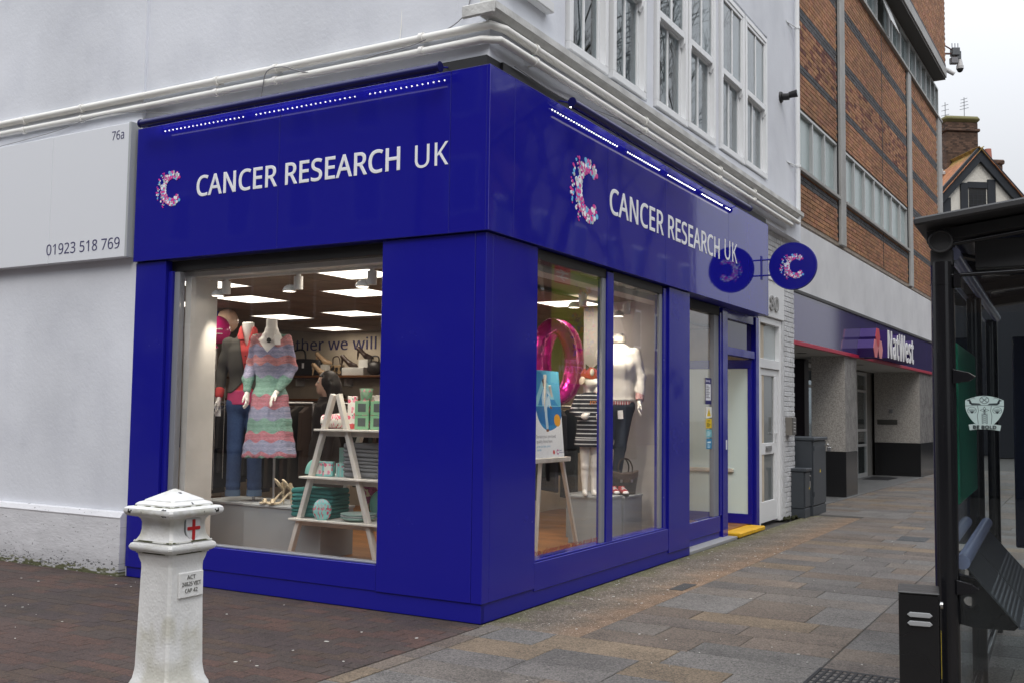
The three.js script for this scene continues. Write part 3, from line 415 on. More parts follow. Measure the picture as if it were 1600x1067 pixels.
// ---------------------------------------------------------------- things fixed outside the shop
function pipeThing(name, label, pts, r, brackets, group) {
  const t = thing(name, label, 'pipe', [0, 0, 0], 0, group); add('pipe', tube(pts, r, 160, 12), M.pipe, t);
  for (const [x, y, z, ax] of brackets) { const cl = []; cl.push(ax === 'x' ? rod([x - 0.018, y, z], [x + 0.018, y, z], r * 1.28) : rod([x, y, z - 0.018], [x, y, z + 0.018], r * 1.28)); cl.push(ax === 'x' ? rod([x + 0.03, y - r * 0.6, -0.05], [x + 0.03, y - r * 0.6, z], 0.006) : rod([-0.03, y - r * 0.6, z - 0.03], [x, y - r * 0.6, z - 0.03], 0.006)); add('clip', cl, M.pipe, t); }
  return t;
}
{
  const run = (y, yb, ze) => [[-16, y + 0.06, 0.0], [-8, y + 0.035, 0.0], [-4, y + 0.012, 0.0], [-1, y, 0.0], [-0.12, y, 0.0], [-0.02, y, 0.0], [0.035, y, -0.03], [0.05, y, -0.09], [0.05, y, -0.25], [0.05, y, -2], [0.05, yb, ze + 1], [0.05, yb, ze]];
  const br = (y) => [-9.4, -7.5, -5.6, -4.7, -2.85, -2.15, -0.62].map((x) => [x, y + (x < -4 ? 0.014 : 0.004), 0.0, 'x']).concat([-0.62, -2.9, -5.2, -6.6].map((z) => [0.05, y, z, 'z']));
  pipeThing('wall_pipe', 'upper of the two white pipes running round the corner over the fascia', run(4.45, 4.43, -8.85), 0.033, br(4.45));
  pipeThing('wall_pipe', 'lower of the two white pipes running round the corner over the fascia', run(4.345, 4.33, -8.5), 0.030, br(4.345));
  const d = thing('drainpipe', 'white vertical drainpipe at the far end of the white wall', 'drainpipe');
  add('pipe', [rod([0.04, 4.44, -8.93], [0.04, 9.4, -8.93], 0.036), ball(0.04, 4.44, -8.93, 0.037)], M.upvc, d);
  add('clip', [5.3, 7.45].flatMap((y) => [rod([0.04, y - 0.02, -8.93], [0.04, y + 0.02, -8.93], 0.046), rod([-0.03, y, -8.93], [-0.03, y + 0.001, -8.55], 0.008), rod([0.04, y, -8.93], [-0.03, y, -8.60], 0.008)]), M.upvc, d);
  tag(add('wall_cable', tube([[-2.35, 4.13, -0.02], [-2.28, 4.30, 0.02], [-2.2, 4.42, 0.06], [-2.05, 4.44, 0.05], [-1.8, 4.36, 0.03], [-1.5, 4.33, -0.01], [-1.1, 4.38, 0.02], [-0.6, 4.42, 0.02], [-0.25, 4.58, -0.03], [-0.17, 4.9, -0.04]], 0.005, 80, 5), M.cable, scene), 'thin grey cable looped over the two white pipes', 'cable');
  tag(add('wall_cable', tube([[-7.2, 4.20, -0.01], [-5.2, 4.28, 0.0], [-4.3, 4.34, 0.03], [-3.6, 4.27, -0.01], [-3.3, 4.20, -0.01]], 0.004, 50, 5), M.cable, scene), 'thin grey cable under the white pipes over the phone number sign', 'cable');
  tag(add('wall_cable', tube([[0.02, 4.23, -0.35], [0.03, 4.2, -0.9], [0.03, 4.22, -1.4], [0.04, 4.3, -2.2], [0.05, 4.31, -3.2]], 0.005, 50, 5), M.cable, scene), 'dark cable sagging under the pipes round the corner', 'cable');
  tag(add('wall_cable', tube([[-0.86, 9, -0.045], [-0.862, 6, -0.045], [-0.86, 4.55, -0.043], [-0.855, 4.47, -0.02]], 0.004, 30, 5), M.pipe, scene), 'white cable running straight down the upper left wall', 'cable');
}
// sign light tubes in front of the fascia
const ledM = new THREE.MeshStandardMaterial({ color: 0xffffff, emissive: rgb(1, 0.98, 0.92), emissiveIntensity: 22 });
function signLight(label, a, b, y, off, along) {
  const t = thing('sign_light', label, 'sign light'); const P = (s, h, o) => (along === 'x' ? [s, h, o] : [o, h, s]);
  add('housing', [rod(P(a, y, off), P(b, y, off), 0.034, 0.034, 20), rod(P(a - 0.012 * Math.sign(b - a), y, off), P(a, y, off), 0.040, 0.040, 20), rod(P(b, y, off), P(b + 0.012 * Math.sign(b - a), y, off), 0.040, 0.040, 20)], phys(rgb(0.008, 0.008, 0.10), 0.28), t);
  const L = Math.abs(b - a), n = Math.round(L / 1.2), arms = []; for (let i = 0; i <= n; i++) { const s = lerp(a, b, 0.01 + 0.98 * i / n); arms.push(rod(P(s, y, off), P(s, y + 0.05, 0.0), 0.006)); } each('bracket', arms, M.blueDark, t);
  add('led_strip', along === 'x' ? bx(Math.min(a, b) + 0.05, Math.max(a, b) - 0.05, y - 0.030, y - 0.008, off - 0.038, off - 0.030, 0) : bx(off - 0.038, off - 0.030, y - 0.030, y - 0.008, Math.min(a, b) + 0.05, Math.max(a, b) - 0.05, 0), std(rgb(0.03, 0.03, 0.10), 0.4), t);
  const gaps = along === 'x' ? [0.345, 0.72] : [0.30, 0.315, 0.52, 0.535, 0.74, 0.755, 0.93]; const leds = [], N = Math.round(L / 0.052);
  for (let i = 1; i < N - 1; i++) { const f = i / N; if (gaps.some((g) => Math.abs(f - g) < 0.012)) continue; const s = lerp(a, b, f); leds.push(new THREE.SphereGeometry(0.0065, 8, 6).translate(...P(s, y - 0.020, off - 0.041))); }
  tag(add('led', leds, ledM, t), null, null, null, 'stuff');
  const l = new THREE.RectAreaLight(0xfff8ea, 0.9, L - 0.2, 0.02); l.position.set(...P((a + b) / 2, y - 0.06, off - 0.006)); l.lookAt(...P((a + b) / 2, y - 1, off - 0.25)); if (along !== 'x') { l.rotation.set(0, 0, 0); l.lookAt(...P((a + b) / 2, y - 1, off - 0.25)); } t.add(l);
}
signLight('dark blue light tube with LED dots over the left fascia', -3.63, -0.34, 4.128, 0.165, 'x');
signLight('dark blue light tube with LED dots over the street side fascia', -1.08, -6.05, 4.125, 0.160, 'z');

{ // projecting round sign
  const z = -7.02, t = thing('projecting_sign', 'round dark blue projecting sign with the dotted letter C', 'sign', [0.03, 3.50, z]);
  const disc = new THREE.CylinderGeometry(0.31, 0.31, 0.055, 64); disc.rotateX(Math.PI / 2); disc.translate(0.42, 0, 0);
  add('disc', [disc], phys(BLUE, 0.2), t);
  const rim = new THREE.TorusGeometry(0.309, 0.006, 8, 64); rim.translate(0.42, 0, 0.025); add('rim', [rim, rim.clone().translate(0, 0, -0.05)], M.blueDark, t);
  add('logo', moved(merge(dotLogo(0.145)), [0.46, -0.005, 0.0285]), M.dots, t); add('logo', moved(merge(dotLogo(0.145)), [0.38, -0.005, -0.0285], [0, Math.PI, 0]), M.dots, t);
  add('arm', rod([0, 0.105, 0], [0.15, 0.105, 0], 0.011), M.blueDark, t); add('arm', rod([0, -0.105, 0], [0.15, -0.105, 0], 0.011), M.blueDark, t);
  add('wall_plate', bx(0.0, 0.008, -0.16, 0.16, -0.03, 0.03, 0.002), M.blueDark, t);
}
{ // neighbour's blank white sign with phone number
  const t = thing('sign_board', 'long white shop sign with a phone number beside the blue fascia', 'sign');
  const m = std(rgb(0.74, 0.76, 0.80), 0.42);
  each('panel', [bx(-5.02, -3.905, 2.93, 4.20, -0.03, 0.075, 0.004), bx(-6.5, -5.023, 2.93, 4.20, -0.03, 0.075, 0.004), bx(-9.5, -6.503, 2.93, 4.20, -0.03, 0.075, 0.004)], m, t);
  add('end_cap', bx(-3.904, -3.875, 2.925, 4.205, -0.03, 0.08, 0.003), std(rgb(0.40, 0.42, 0.43), 0.5), t);
  letters('76a', 0.085, 0.185, { depth: 0.001 }).forEach((g) => add('numeral', moved(g, [-4.15, 4.055, 0.076]), M.navyText, t));
  letters('01923 518 769', 0.105, 1.09, { depth: 0.001 }).forEach((g) => add('numeral', moved(g, [-5.06, 3.015, 0.076]), M.navyText, t));
}
{ // intercom, wall lamp, yellow step
  const t = thing('intercom', 'grey metal intercom panel with a keypad on the white pier', 'intercom', [-0.14, 1.24, -8.80]);
  add('housing', bx(0, 0.10, 0, 0.27, -0.23, -0.01, 0.006), std(rgb(0.30, 0.28, 0.25), 0.4, { metalness: 0.6 }), t);
  add('face', bx(0.1005, 0.107, 0.01, 0.26, -0.22, -0.02, 0.002), std(rgb(0.20, 0.19, 0.18), 0.35, { metalness: 0.6 }), t);
  for (let r = 0; r < 4; r++) for (let c = 0; c < 2; c++) add('button', rod([0.107, 0.05 + r * 0.045, -0.10 - c * 0.05], [0.114, 0.05 + r * 0.045, -0.10 - c * 0.05], 0.012, 0.012, 10), M.steel, t);
  const l = thing('wall_camera', 'small black camera fitting on the white wall beside the drainpipe', 'camera', [-0.03, 6.18, -8.22]);
  add('base', rod([0, 0, 0], [0.03, 0, 0], 0.085, 0.075, 20), M.black, l); add('body', [rod([0.03, 0, 0], [0.13, -0.005, -0.01], 0.05, 0.05, 18), rod([0.125, 0.02, -0.02], [0.24, 0.035, -0.03], 0.045, 0.055, 18)], M.black, l); add('lens', rod([0.241, 0.036, -0.03], [0.245, 0.036, -0.03], 0.035), M.glassDim, l);
  const y = thing('yellow_step', 'bright yellow rubber step edge across the shop doorway', 'step', [0, 0, 0]);
  add('strip', [bx(-0.20, 0.0, 0, 0.062, -6.68, -6.14, 0.012), bx(-0.2, 0.0, 0, 0.058, -7.25, -6.685, 0.012)], M.yellow, y); add('ramp_lip', bx(-0.32, -0.202, 0, 0.045, -7.45, -6.16, 0.01), M.yellow, y);
}
// utility cabinets
{
  const grey = std(rgb(0.048, 0.056, 0.066), 0.45);
  const cab = (label, x0, x1, z0, z1, h) => {
    const t = thing('utility_cabinet', label, 'utility cabinet', [0, 0, 0], 0, 'street cabinets against the white pier');
    add('plinth', bx(x0 + 0.01, x1 - 0.005, 0, 0.14, z0 + 0.01, z1 - 0.01, 0.004), grey, t);
    add('body', bx(x0, x1 - 0.02, 0.141, h - 0.05, z0, z1, 0.008), grey, t); add('door', bx(x1 - 0.019, x1, 0.16, h - 0.06, z0 + 0.02, z1 - 0.02, 0.005), grey, t); add('lid', bx(x0 - 0.015, x1 + 0.02, h - 0.049, h, z0 - 0.015, z1 + 0.015, 0.008), grey, t); return t;
  };
  const s = cab('shorter dark grey utility cabinet nearest the white pier', -0.28, 0.07, -9.46, -9.12, 0.74);
  const b = cab('taller dark grey utility cabinet with a padlock on its door', -0.32, 0.10, -10.36, -9.50, 1.20);
  for (const [t, x, h, z] of [[s, 0.07, 0.62, -9.38], [b, 0.10, 0.85, -9.95]]) { const w = new THREE.Shape([new THREE.Vector2(-0.03, 0), new THREE.Vector2(0.03, 0), new THREE.Vector2(0, 0.055)]); add('warning_label', new THREE.ExtrudeGeometry(w, { depth: 0.002, bevelEnabled: false }).rotateY(Math.PI / 2).translate(x + 0.0005, h - 0.2, z), std(rgb(0.7, 0.5, 0.03), 0.5), t); }
  add('lock', [rod([0.07, 0.62, -9.40], [0.085, 0.62, -9.40], 0.014), bx(0.0705, 0.078, 0.44, 0.54, -9.42, -9.37, 0.002)], M.steel, s);
  add('padlock', [tube([[0.10, 1.06, -10.25], [0.15, 1.08, -10.25], [0.17, 1.05, -10.26]], 0.012, 10, 8), bx(0.14, 0.20, 0.97, 1.04, -10.29, -10.23, 0.01)], M.steel, b);
  add('hinge', [0.3, 1.0].map((y) => rod([0.105, y, -9.53], [0.105, y + 0.07, -9.53], 0.012)), grey, b);
}
// white cast iron post with red cross shield
{
  const t = thing('boundary_post', 'white square cast iron post with a red cross shield', 'bollard', [0.18, 0, 3.03]);
  const mt = tex(512, (u, v) => { const n = tfbm(u, v, 5, 4, 91), ch = sstep(0.80, 0.81, tfbm(u, v, 11, 3, 92) + 0.04 * n), gr = sstep(0.52, 0.75, tfbm(u, v, 4, 4, 93)); let c = [0.90, 0.90, 0.89].map((q) => q * (0.94 + 0.1 * n)); c = [lerp(c[0], 0.60, gr * 0.32), lerp(c[1], 0.58, gr * 0.32), lerp(c[2], 0.50, gr * 0.36)]; return c.map((q, k) => lerp(q, [0.10, 0.09, 0.08][k], ch)); });
  const mp = tex(512, (u, v) => { const n = tfbm(u, v, 5, 4, 96), gr = sstep(0.52, 0.75, tfbm(u, v, 4, 4, 97)), ch = 0; const c = [0.92, 0.92, 0.91].map((q) => q * (0.95 + 0.1 * n)); return [lerp(lerp(c[0], 0.62, gr * 0.3), 0.15, ch), lerp(lerp(c[1], 0.60, gr * 0.3), 0.14, ch), lerp(lerp(c[2], 0.53, gr * 0.34), 0.12, ch)]; });
  const paint = std(rgb(0.90, 0.90, 0.91), 0.42, { map: rep(mp, 1.37, 1.1), bumpMap: rep(tex(512, (u, v) => 0.6 * tfbm(u, v, 16, 3, 94) + 0.4 * tn(u, v, 70, 95), false), 1.8), bumpScale: 0.0022 });
  const smooth = std(rgb(0.88, 0.88, 0.89), 0.36, { map: rep(mt, 2.3, 2.3), bumpMap: rep(T.plasterB, 1.5), bumpScale: 0.004 });
  const sq = (prof_) => { const P = [], I = [], U = [], n = 40, S = []; for (const [w, y] of prof_) S.push([w, y]); const corner = (w) => { const c = Math.min(0.012, w * 0.3), o = []; for (const [sx, sz] of [[1, 1], [-1, 1], [-1, -1], [1, -1]]) for (const k of [0, 1]) { const a = sx * sz > 0 ? k : 1 - k; o.push([sx * (w - (a ? c : 0)), sz * (w - (a ? 0 : c))]); } return o; };
    const gs = []; for (let r = 0; r < S.length - 1; r++) { const a = corner(S[r][0]), b = corner(S[r + 1][0]); for (let k = 0; k < 8; k++) { const q = (k + 1) % 8, p = [a[k], a[q], b[q], b[k]].map((e, i) => [e[0], i < 2 ? S[r][1] : S[r + 1][1], e[1]]); for (const j of [0, 2, 1, 0, 3, 2]) P.push(...p[j]); } }
    const g = new THREE.BufferGeometry(); g.setAttribute('position', new THREE.Float32BufferAttribute(P, 3)); const m = toCreasedNormals(g, 0.55); const u = uvm(m.clone()); m.setAttribute('uv', u.attributes.uv); return m; };
  add('shaft', sq([[0.134, 0], [0.134, 0.26], [0.131, 0.285], [0.118, 0.315], [0.112, 0.35], [0.110, 0.37], [0.101, 0.815], [0.102, 0.835], [0.110, 0.86], [0.114, 0.88], [0.118, 0.892]]), paint, t);
  add('moulding', sq([[0.118, 0.886], [0.128, 0.890], [0.137, 0.896], [0.142, 0.906], [0.142, 0.914], [0.138, 0.923], [0.129, 0.928], [0.126, 0.930], [0.125, 0.936]]), smooth, t);
  const gm = std(rgb(0.8, 0.8, 0.8), 0.9, { map: rep(tex(128, (u, v) => { const k = sstep(0.42, 0.6, tfbm(u, v, 9, 3, 99)); return [lerp(0.86, 0.26, k), lerp(0.86, 0.27, k), lerp(0.84, 0.16, k)]; }), 3) });
  each('grime', [sq([[0.1255, 0.9335], [0.1295, 0.9345], [0.1255, 0.941]]), sq([[0.1185, 0.881], [0.1205, 0.8865], [0.1185, 0.8885]]), sq([[0.127, 1.0915], [0.1305, 1.0945], [0.1265, 1.099]])], gm, t);
  add('neck', sq([[0.125, 0.934], [0.116, 0.948], [0.108, 0.966], [0.104, 0.99], [0.104, 1.020], [0.108, 1.034], [0.118, 1.046], [0.127, 1.05]]), paint, t);
  add('cap', sq([[0.127, 1.046], [0.150, 1.052], [0.160, 1.062], [0.163, 1.073], [0.160, 1.085], [0.150, 1.092], [0.128, 1.094], [0.126, 1.104], [0.115, 1.112], [0.100, 1.116], [0.097, 1.122], [0.003, 1.170], [0.0001, 1.171]]), smooth, t);
  const sh = new THREE.Shape(); sh.moveTo(-0.032, 0.036); sh.lineTo(0.032, 0.036); sh.lineTo(0.032, -0.005); sh.quadraticCurveTo(0.030, -0.036, 0, -0.05); sh.quadraticCurveTo(-0.030, -0.036, -0.032, -0.005);
  const P = (g, y, o) => g.rotateY(Math.PI / 2).translate(0.105 + o, y, -0.012);
  add('shield_rim', P(new THREE.ExtrudeGeometry(sh, { depth: 0.003, bevelEnabled: true, bevelSize: 0.007, bevelThickness: 0.003, bevelSegments: 2 }).scale(1.15, 1.15, 1), 0.995, 0), std(rgb(0.16, 0.17, 0.17), 0.5), t);
  const shield = add('shield', P(new THREE.ExtrudeGeometry(sh, { depth: 0.006, bevelEnabled: true, bevelSize: 0.003, bevelThickness: 0.003, bevelSegments: 2 }).scale(1.15, 1.15, 1), 0.995, 0.003), std(rgb(0.72, 0.73, 0.74), 0.5), t);
  add('cross', [P(cham(0.015, 0.094, 0.008, 0.002), 0.988, 0.014), P(cham(0.074, 0.015, 0.0078, 0.002), 0.995, 0.0142)], std(rgb(0.45, 0.012, 0.015), 0.45), shield);
  const pl = add('plaque', bx(0.1015, 0.113, 0.680, 0.795, -0.088, 0.056, 0.004), paint, t, 'raised plaque with cast lettering'); pl.rotation.z = 0.019; pl.position.set(0.014, 0, 0);
  ['ACT', '24&25 VICT', 'CAP 42'].forEach((s, k) => letters(s, 0.018, [0.050, 0.112, 0.076][k], { font: fontR, depth: 0.003 }).forEach((g) => add('letter', moved(g, [0.1125, 0.763 - k * 0.030, 0.042 - [0.030, 0, 0.018][k]], [0, Math.PI / 2, 0]), std(rgb(0.16, 0.16, 0.15), 0.6), pl)));
}

// ---------------------------------------------------------------- bus shelter and the black box before it
{
  const blk = std(rgb(0.010, 0.010, 0.012), 0.38, { roughnessMap: rep(T.smudge, 1.2) }), blkM = std(rgb(0.026, 0.026, 0.028), 0.6), skySheen = phys(rgb(0.26, 0.28, 0.42), 0.25);  // the rails' pale blue is sky reflection put into the colour
  const t = thing('bus_shelter', 'black bus shelter with glass walls and a crest on its end pane', 'bus shelter', [3.335, 0, 1.63], 0.03);
  const post = (x, z, h) => add('post', [rod([x, 0, z], [x, h, z], 0.048, 0.048, 28), rod([x, h - 0.10, z], [x, h - 0.095, z], 0.050, 0.050, 28)], blk, t);
  post(0, 0, 2.215);
  add('post_cap', [rod([0, 2.30, -0.08], [0, 2.30, 0.055], 0.047, 0.047, 32), (() => { const g = new THREE.TorusGeometry(0.045, 0.006, 10, 40); g.translate(0, 2.30, 0.056); return g; })(), bx(-0.045, 0.045, 2.20, 2.27, -0.05, 0.03, 0.004), rod([-0.022, 2.303, 0.055], [-0.022, 2.303, 0.058], 0.006), rod([0.022, 2.306, 0.055], [0.022, 2.306, 0.058], 0.006)], blkM, t);
  for (const z of [-1.75, -3.5]) post(0, z, 2.26);
  // cantilever roof rising towards the road
  const roofG = []; const sl = 0.125; for (let i = 0; i < 1; i++) { const g = cham(1.75, 0.035, 3.9, 0.008); g.rotateZ(Math.atan(sl)); g.translate(0.77, 2.345 + 0.77 * sl + 0.045, -1.80); roofG.push(uvm(g)); }
  add('roof', roofG, blkM, t);
  const beam = (x0, y0, x1, y1, h, z, w) => { const g = prism([[x0, y0], [x1, y1], [x1, y1 + h], [x0, y0 + h]], w, 0.003); g.translate(0, 0, z); return g; };
  add('roof_beam', [beam(-0.06, 2.31, 1.6, 2.517, 0.045, -0.06, 0.05)], blkM, t);
  add('roof_beam', [rod([0.03, 2.285, 0.045], [1.6, 2.492, 0.045], 0.0095), rod([0.02, 2.27, -0.1], [0.6, 2.20, -0.9], 0.014)], blk, t);
  add('destination_panel', bx(0.128, 1.4, 2.19, 2.315, -0.12, -0.05, 0.003), blkM, t);
  add('roof_rib', [-0.95, -1.75, -2.6].flatMap((z) => [beam(-0.04, 2.26, 1.6, 2.465, 0.06, z, 0.06)]), blkM, t);
  add('ceiling_panel', [-0.13, -0.98, -1.78].map((z, i) => beam(0.03, 2.315, 1.55, 2.505, 0.008, z - 0.78, 0.76)), std(rgb(0.03, 0.032, 0.045), 0.15), t);
  add('gutter_rail', [rod([0.045, 2.255, -0.02], [0.045, 2.275, -3.5], 0.028, 0.028, 20)], skySheen, t);
  add('glass_rail', [rod([0.04, 2.155, 0.02], [1.5, 2.185, 0.02], 0.009), bx(0.045, 0.075, 2.10, 2.16, 0.005, 0.035, 0.004)], blk, t);
  const ep = add('end_pane', plainbx(0.052, 1.5, 0.15, 2.145, 0.016, 0.024), M.glassShelter, t);
  add('back_pane', plainbx(0.0, 0.008, 0.15, 2.2, -1.69, -0.06), M.glassShelter, t); add('back_pane', plainbx(0.0, 0.008, 0.15, 2.2, -3.44, -1.81), M.glassShelter, t);
  add('pane_bracket', [[1.72, 0.02], [0.83, 0.02]].map(([y, z]) => prism([[0.04, y - 0.028], [0.10, y - 0.018], [0.125, y], [0.10, y + 0.016], [0.04, y + 0.03]], 0.022, 0.002).translate(0, 0, z - 0.006)), blk, t);
  const E = canvas(512, 512, (g) => { g.clearRect(0, 0, 512, 512); });
  // crest: pale shield sticker with dark drawing
  const S = 0.078, shp = new THREE.Shape(); shp.moveTo(-0.95, 0.72); shp.quadraticCurveTo(0, 1.25, 0.95, 0.72); shp.lineTo(0.95, 0.3); shp.quadraticCurveTo(0.8, -0.55, 0, -1.0); shp.quadraticCurveTo(-0.8, -0.55, -0.95, 0.3);
  const sg = new THREE.ShapeGeometry(shp, 24); { const p = sg.attributes.position, uv = sg.attributes.uv; for (let i = 0; i < p.count; i++) uv.setXY(i, (p.getX(i) + 1) / 2, (p.getY(i) + 1.25) / 2.5); } sg.scale(S, S * 0.92, 1);
  const crestT = canvas(512, 640, (g, W, H) => {
    const X = (x) => (x + 1) / 2 * W, Y = (y) => (1 - (y + 1.25) / 2.5) * H; g.fillStyle = '#b4c8c6'; g.fillRect(0, 0, W, H); g.strokeStyle = '#16232a'; g.fillStyle = '#16232a'; g.lineWidth = 7;
    const path = (pts, close) => { g.beginPath(); pts.forEach(([x, y], i) => (i ? g.lineTo(X(x), Y(y)) : g.moveTo(X(x), Y(y)))); if (close) { g.closePath(); g.fill(); } else g.stroke(); };
    path([[-1, 0.38], [0.0, 0.44], [1, 0.38]]); g.beginPath(); g.ellipse(X(0), Y(0.74), 56, 52, 0, 0, 7); g.stroke(); g.lineWidth = 5; for (const a of [0.6, 0.95, 2.2, 2.55]) path([[0.21 * Math.cos(a), 0.74 + 0.2 * Math.sin(a)], [-0.21 * Math.cos(a), 0.74 - 0.2 * Math.sin(a)]]);
    for (const s of [-1, 1]) { path([[s * 0.88, 0.70], [s * 0.72, 0.78], [s * 0.66, 0.66], [s * 0.62, 0.56], [s * 0.25, 0.54], [s * 0.15, 0.46], [s * 0.62, 0.44], [s * 0.74, 0.52], [s * 0.76, 0.66]], true); g.lineWidth = 4; path([[s * 0.70, 0.78], [s * 0.56, 0.86], [s * 0.44, 0.80]]); path([[s * 0.60, 0.84], [s * 0.48, 0.92]]); path([[s * 0.74, 0.78], [s * 0.78, 0.88]]);
      g.lineWidth = 5; for (let k = -3; k <= 3; k++) path([[s * 0.62, -0.06], [s * 0.62 + k * 0.062, 0.24 - Math.abs(k) * 0.02]]); g.beginPath(); for (let k = 0; k <= 24; k++) { const a = Math.PI * (-0.25 + 1.5 * k / 24), r = 1 + 0.06 * Math.abs(Math.sin(k * 1.6)); g.lineTo(X(s * 0.62 + 0.21 * r * Math.cos(a)), Y(0.12 + 0.19 * r * Math.sin(a))); } g.closePath(); g.stroke();
      g.lineWidth = 6; path([[s * 0.34, 0.42], [s * 0.30, 0.1], [s * 0.36, -0.2], [s * 0.31, -0.75]]); }
    g.lineWidth = 5; path([[-0.13, -0.75], [-0.13, -0.08], [0.13, -0.08], [0.13, -0.75]]); for (let y = -0.72; y < -0.1; y += 0.11) { path([[-0.13, y], [0.13, y + 0.11]]); path([[0.13, y], [-0.13, y + 0.11]]); }
    for (const a of [0, 1.57, 3.14, 4.71]) { const c = Math.cos(a), q = Math.sin(a); path([[0, 0.14], [0.10 * c - 0.06 * q, 0.14 + 0.10 * q + 0.06 * c], [0.22 * c, 0.14 + 0.20 * q], [0.10 * c + 0.06 * q, 0.14 + 0.10 * q - 0.06 * c], [0, 0.14]]); } path([[-0.04, -0.08], [0, 0.1], [0.04, -0.08]]);
  });
  const cr = add('crest', sg.translate(0.158, 1.568, 0.0265), std(0xffffff, 0.6, { map: crestT }), ep, 'pale crest sticker with stags, shells and a motto ribbon');
  const rib = new THREE.Shape(); rib.moveTo(-0.80, -0.72); rib.quadraticCurveTo(0, -0.56, 0.80, -0.74); rib.lineTo(0.74, -1.06); rib.quadraticCurveTo(0, -0.90, -0.74, -1.04);
  add('ribbon', new THREE.ShapeGeometry(rib, 12).scale(S, S * 0.92, 1).translate(0.158, 1.568, 0.0290), std(rgb(0.44, 0.54, 0.53), 0.6), ep);
  letters('BE BOLD', 0.0135, 0.092, { font: fontR, depth: 0.0005, bevel: 0.0005 }).forEach((g) => add('letter', moved(g, [0.111, 1.5005, 0.0305]), std(rgb(0.02, 0.03, 0.035), 0.6), ep));
  // perch bench seen through the end pane
  const sheet = std(rgb(0.055, 0.057, 0.062), 0.3), bench = new THREE.Group(); bench.name = 'bench'; t.add(bench);
  add('rail', rod([0.06, 0.93, -0.02], [0.06, 0.95, -1.65], 0.030, 0.030, 20), skySheen, bench);
  const sections = [[-0.04, -0.68], [-0.70, -1.64]]; for (const [a, b] of sections) {
    const g = new THREE.BoxGeometry(0.33, 0.006, Math.abs(b - a)); g.rotateZ(-0.86); g.translate(0.165, 0.80, (a + b) / 2); add('seat', g, sheet, bench);
    const holes = []; for (let i = 0; i < 7; i++) for (let j = 0; j < 16; j++) { const q = new THREE.CylinderGeometry(0.006, 0.006, 0.0075, 8); q.translate(0.0 + i * 0.022, 0, 0); const zz = lerp(a, b, (j + 0.7) / 16.4); q.rotateZ(-0.86); q.translate(0.165, 0.80, zz); holes.push(q); } tag(add('perforation', holes, std(rgb(0.30, 0.31, 0.34), 0.5), bench), null, null, null, 'stuff');
    const sg2 = new THREE.BoxGeometry(0.05, 0.012, Math.abs(b - a)); sg2.rotateZ(0.1); sg2.translate(0.292, 0.676, (a + b) / 2); add('seat_lip', sg2, std(rgb(0.25, 0.26, 0.3), 0.25, { metalness: 0.6 }), bench);
  }
  for (const z of [-0.13, -0.95]) add('support', prism([[0.02, 0.665], [0.10, 0.650], [0.25, 0.655], [0.262, 0.668], [0.12, 0.85], [0.02, 0.87]], 0.05, 0.002, [Array.from({ length: 20 }, (_, k) => [0.078 + 0.026 * Math.cos(k * 0.314), 0.755 + 0.026 * Math.sin(k * 0.314)])]).translate(0, 0, z), blk, bench);
  // green timetable case and dark advert unit further along
  const gp = add('timetable_case', [bx(0.012, 0.05, 1.17, 1.87, -1.15, -0.07, 0.004)], std(rgb(0.025, 0.20, 0.12), 0.3), t, 'green timetable case on the back pane');
  add('painted_case_glint', bx(0.004, 0.018, 1.22, 1.75, -0.062, -0.050, 0.002), std(rgb(0.36, 0.38, 0.62), 0.2, { metalness: 0.4 }), t);  // bright bluish sheen put into the strip's colour, it gives no light
  const av = new THREE.Group(); av.name = 'advert_unit'; t.add(av);
  add('case', [bx(0.145, 1.4, 0.62, 2.13, -3.60, -3.42, 0.01), bx(0.30, 1.25, 0, 0.62, -3.56, -3.46, 0.01)], std(rgb(0.010, 0.014, 0.035), 0.25), av); add('screen', plainbx(0.20, 1.35, 0.72, 2.04, -3.418, -3.414), std(rgb(0.012, 0.016, 0.045), 0.1), av);
  add('floor_rail', bx(0.0, 0.03, 0.06, 0.12, -3.45, -0.05, 0.004), blk, t);
}
{
  const blk = std(rgb(0.010, 0.010, 0.011), 0.48, { roughnessMap: rep(T.smudge, 1.4), bumpMap: rep(T.softB, 3), bumpScale: 0.001 });
  const t = thing('feeder_box', 'low black metal box with two vents and a yellow label before the shelter post', 'metal box', [3.195, 0, 1.99], 0.14);
  add('body', bx(0, 0.150, 0, 0.838, -0.20, 0, 0.004), blk, t); add('top', bx(-0.003, 0.153, 0.838, 0.846, -0.203, 0.003, 0.003), std(rgb(0.06, 0.06, 0.06), 0.35, { map: rep(T.grain, 3), bumpMap: rep(T.softB, 6), bumpScale: 0.003 }), t);
  for (const y of [0.762, 0.728]) add('vent', (() => { const g = prism([[0.035, y - 0.005], [0.043, y - 0.012], [0.115, y - 0.012], [0.123, y - 0.005], [0.115, y + 0.003], [0.043, y + 0.003]], 0.006, 0.002); g.translate(0, 0, 0.0005); return g; })(), std(rgb(0.34, 0.35, 0.36), 0.45), t);
  add('door', bx(0.1505, 0.156, 0.04, 0.80, -0.185, -0.015, 0.003), blk, t); add('label', bx(0.1565, 0.158, 0.50, 0.68, -0.125, -0.06, 0.001), std(rgb(0.72, 0.55, 0.02), 0.5), t); add('lock', rod([0.156, 0.79, -0.07], [0.166, 0.79, -0.07], 0.014), M.steel, t);
}

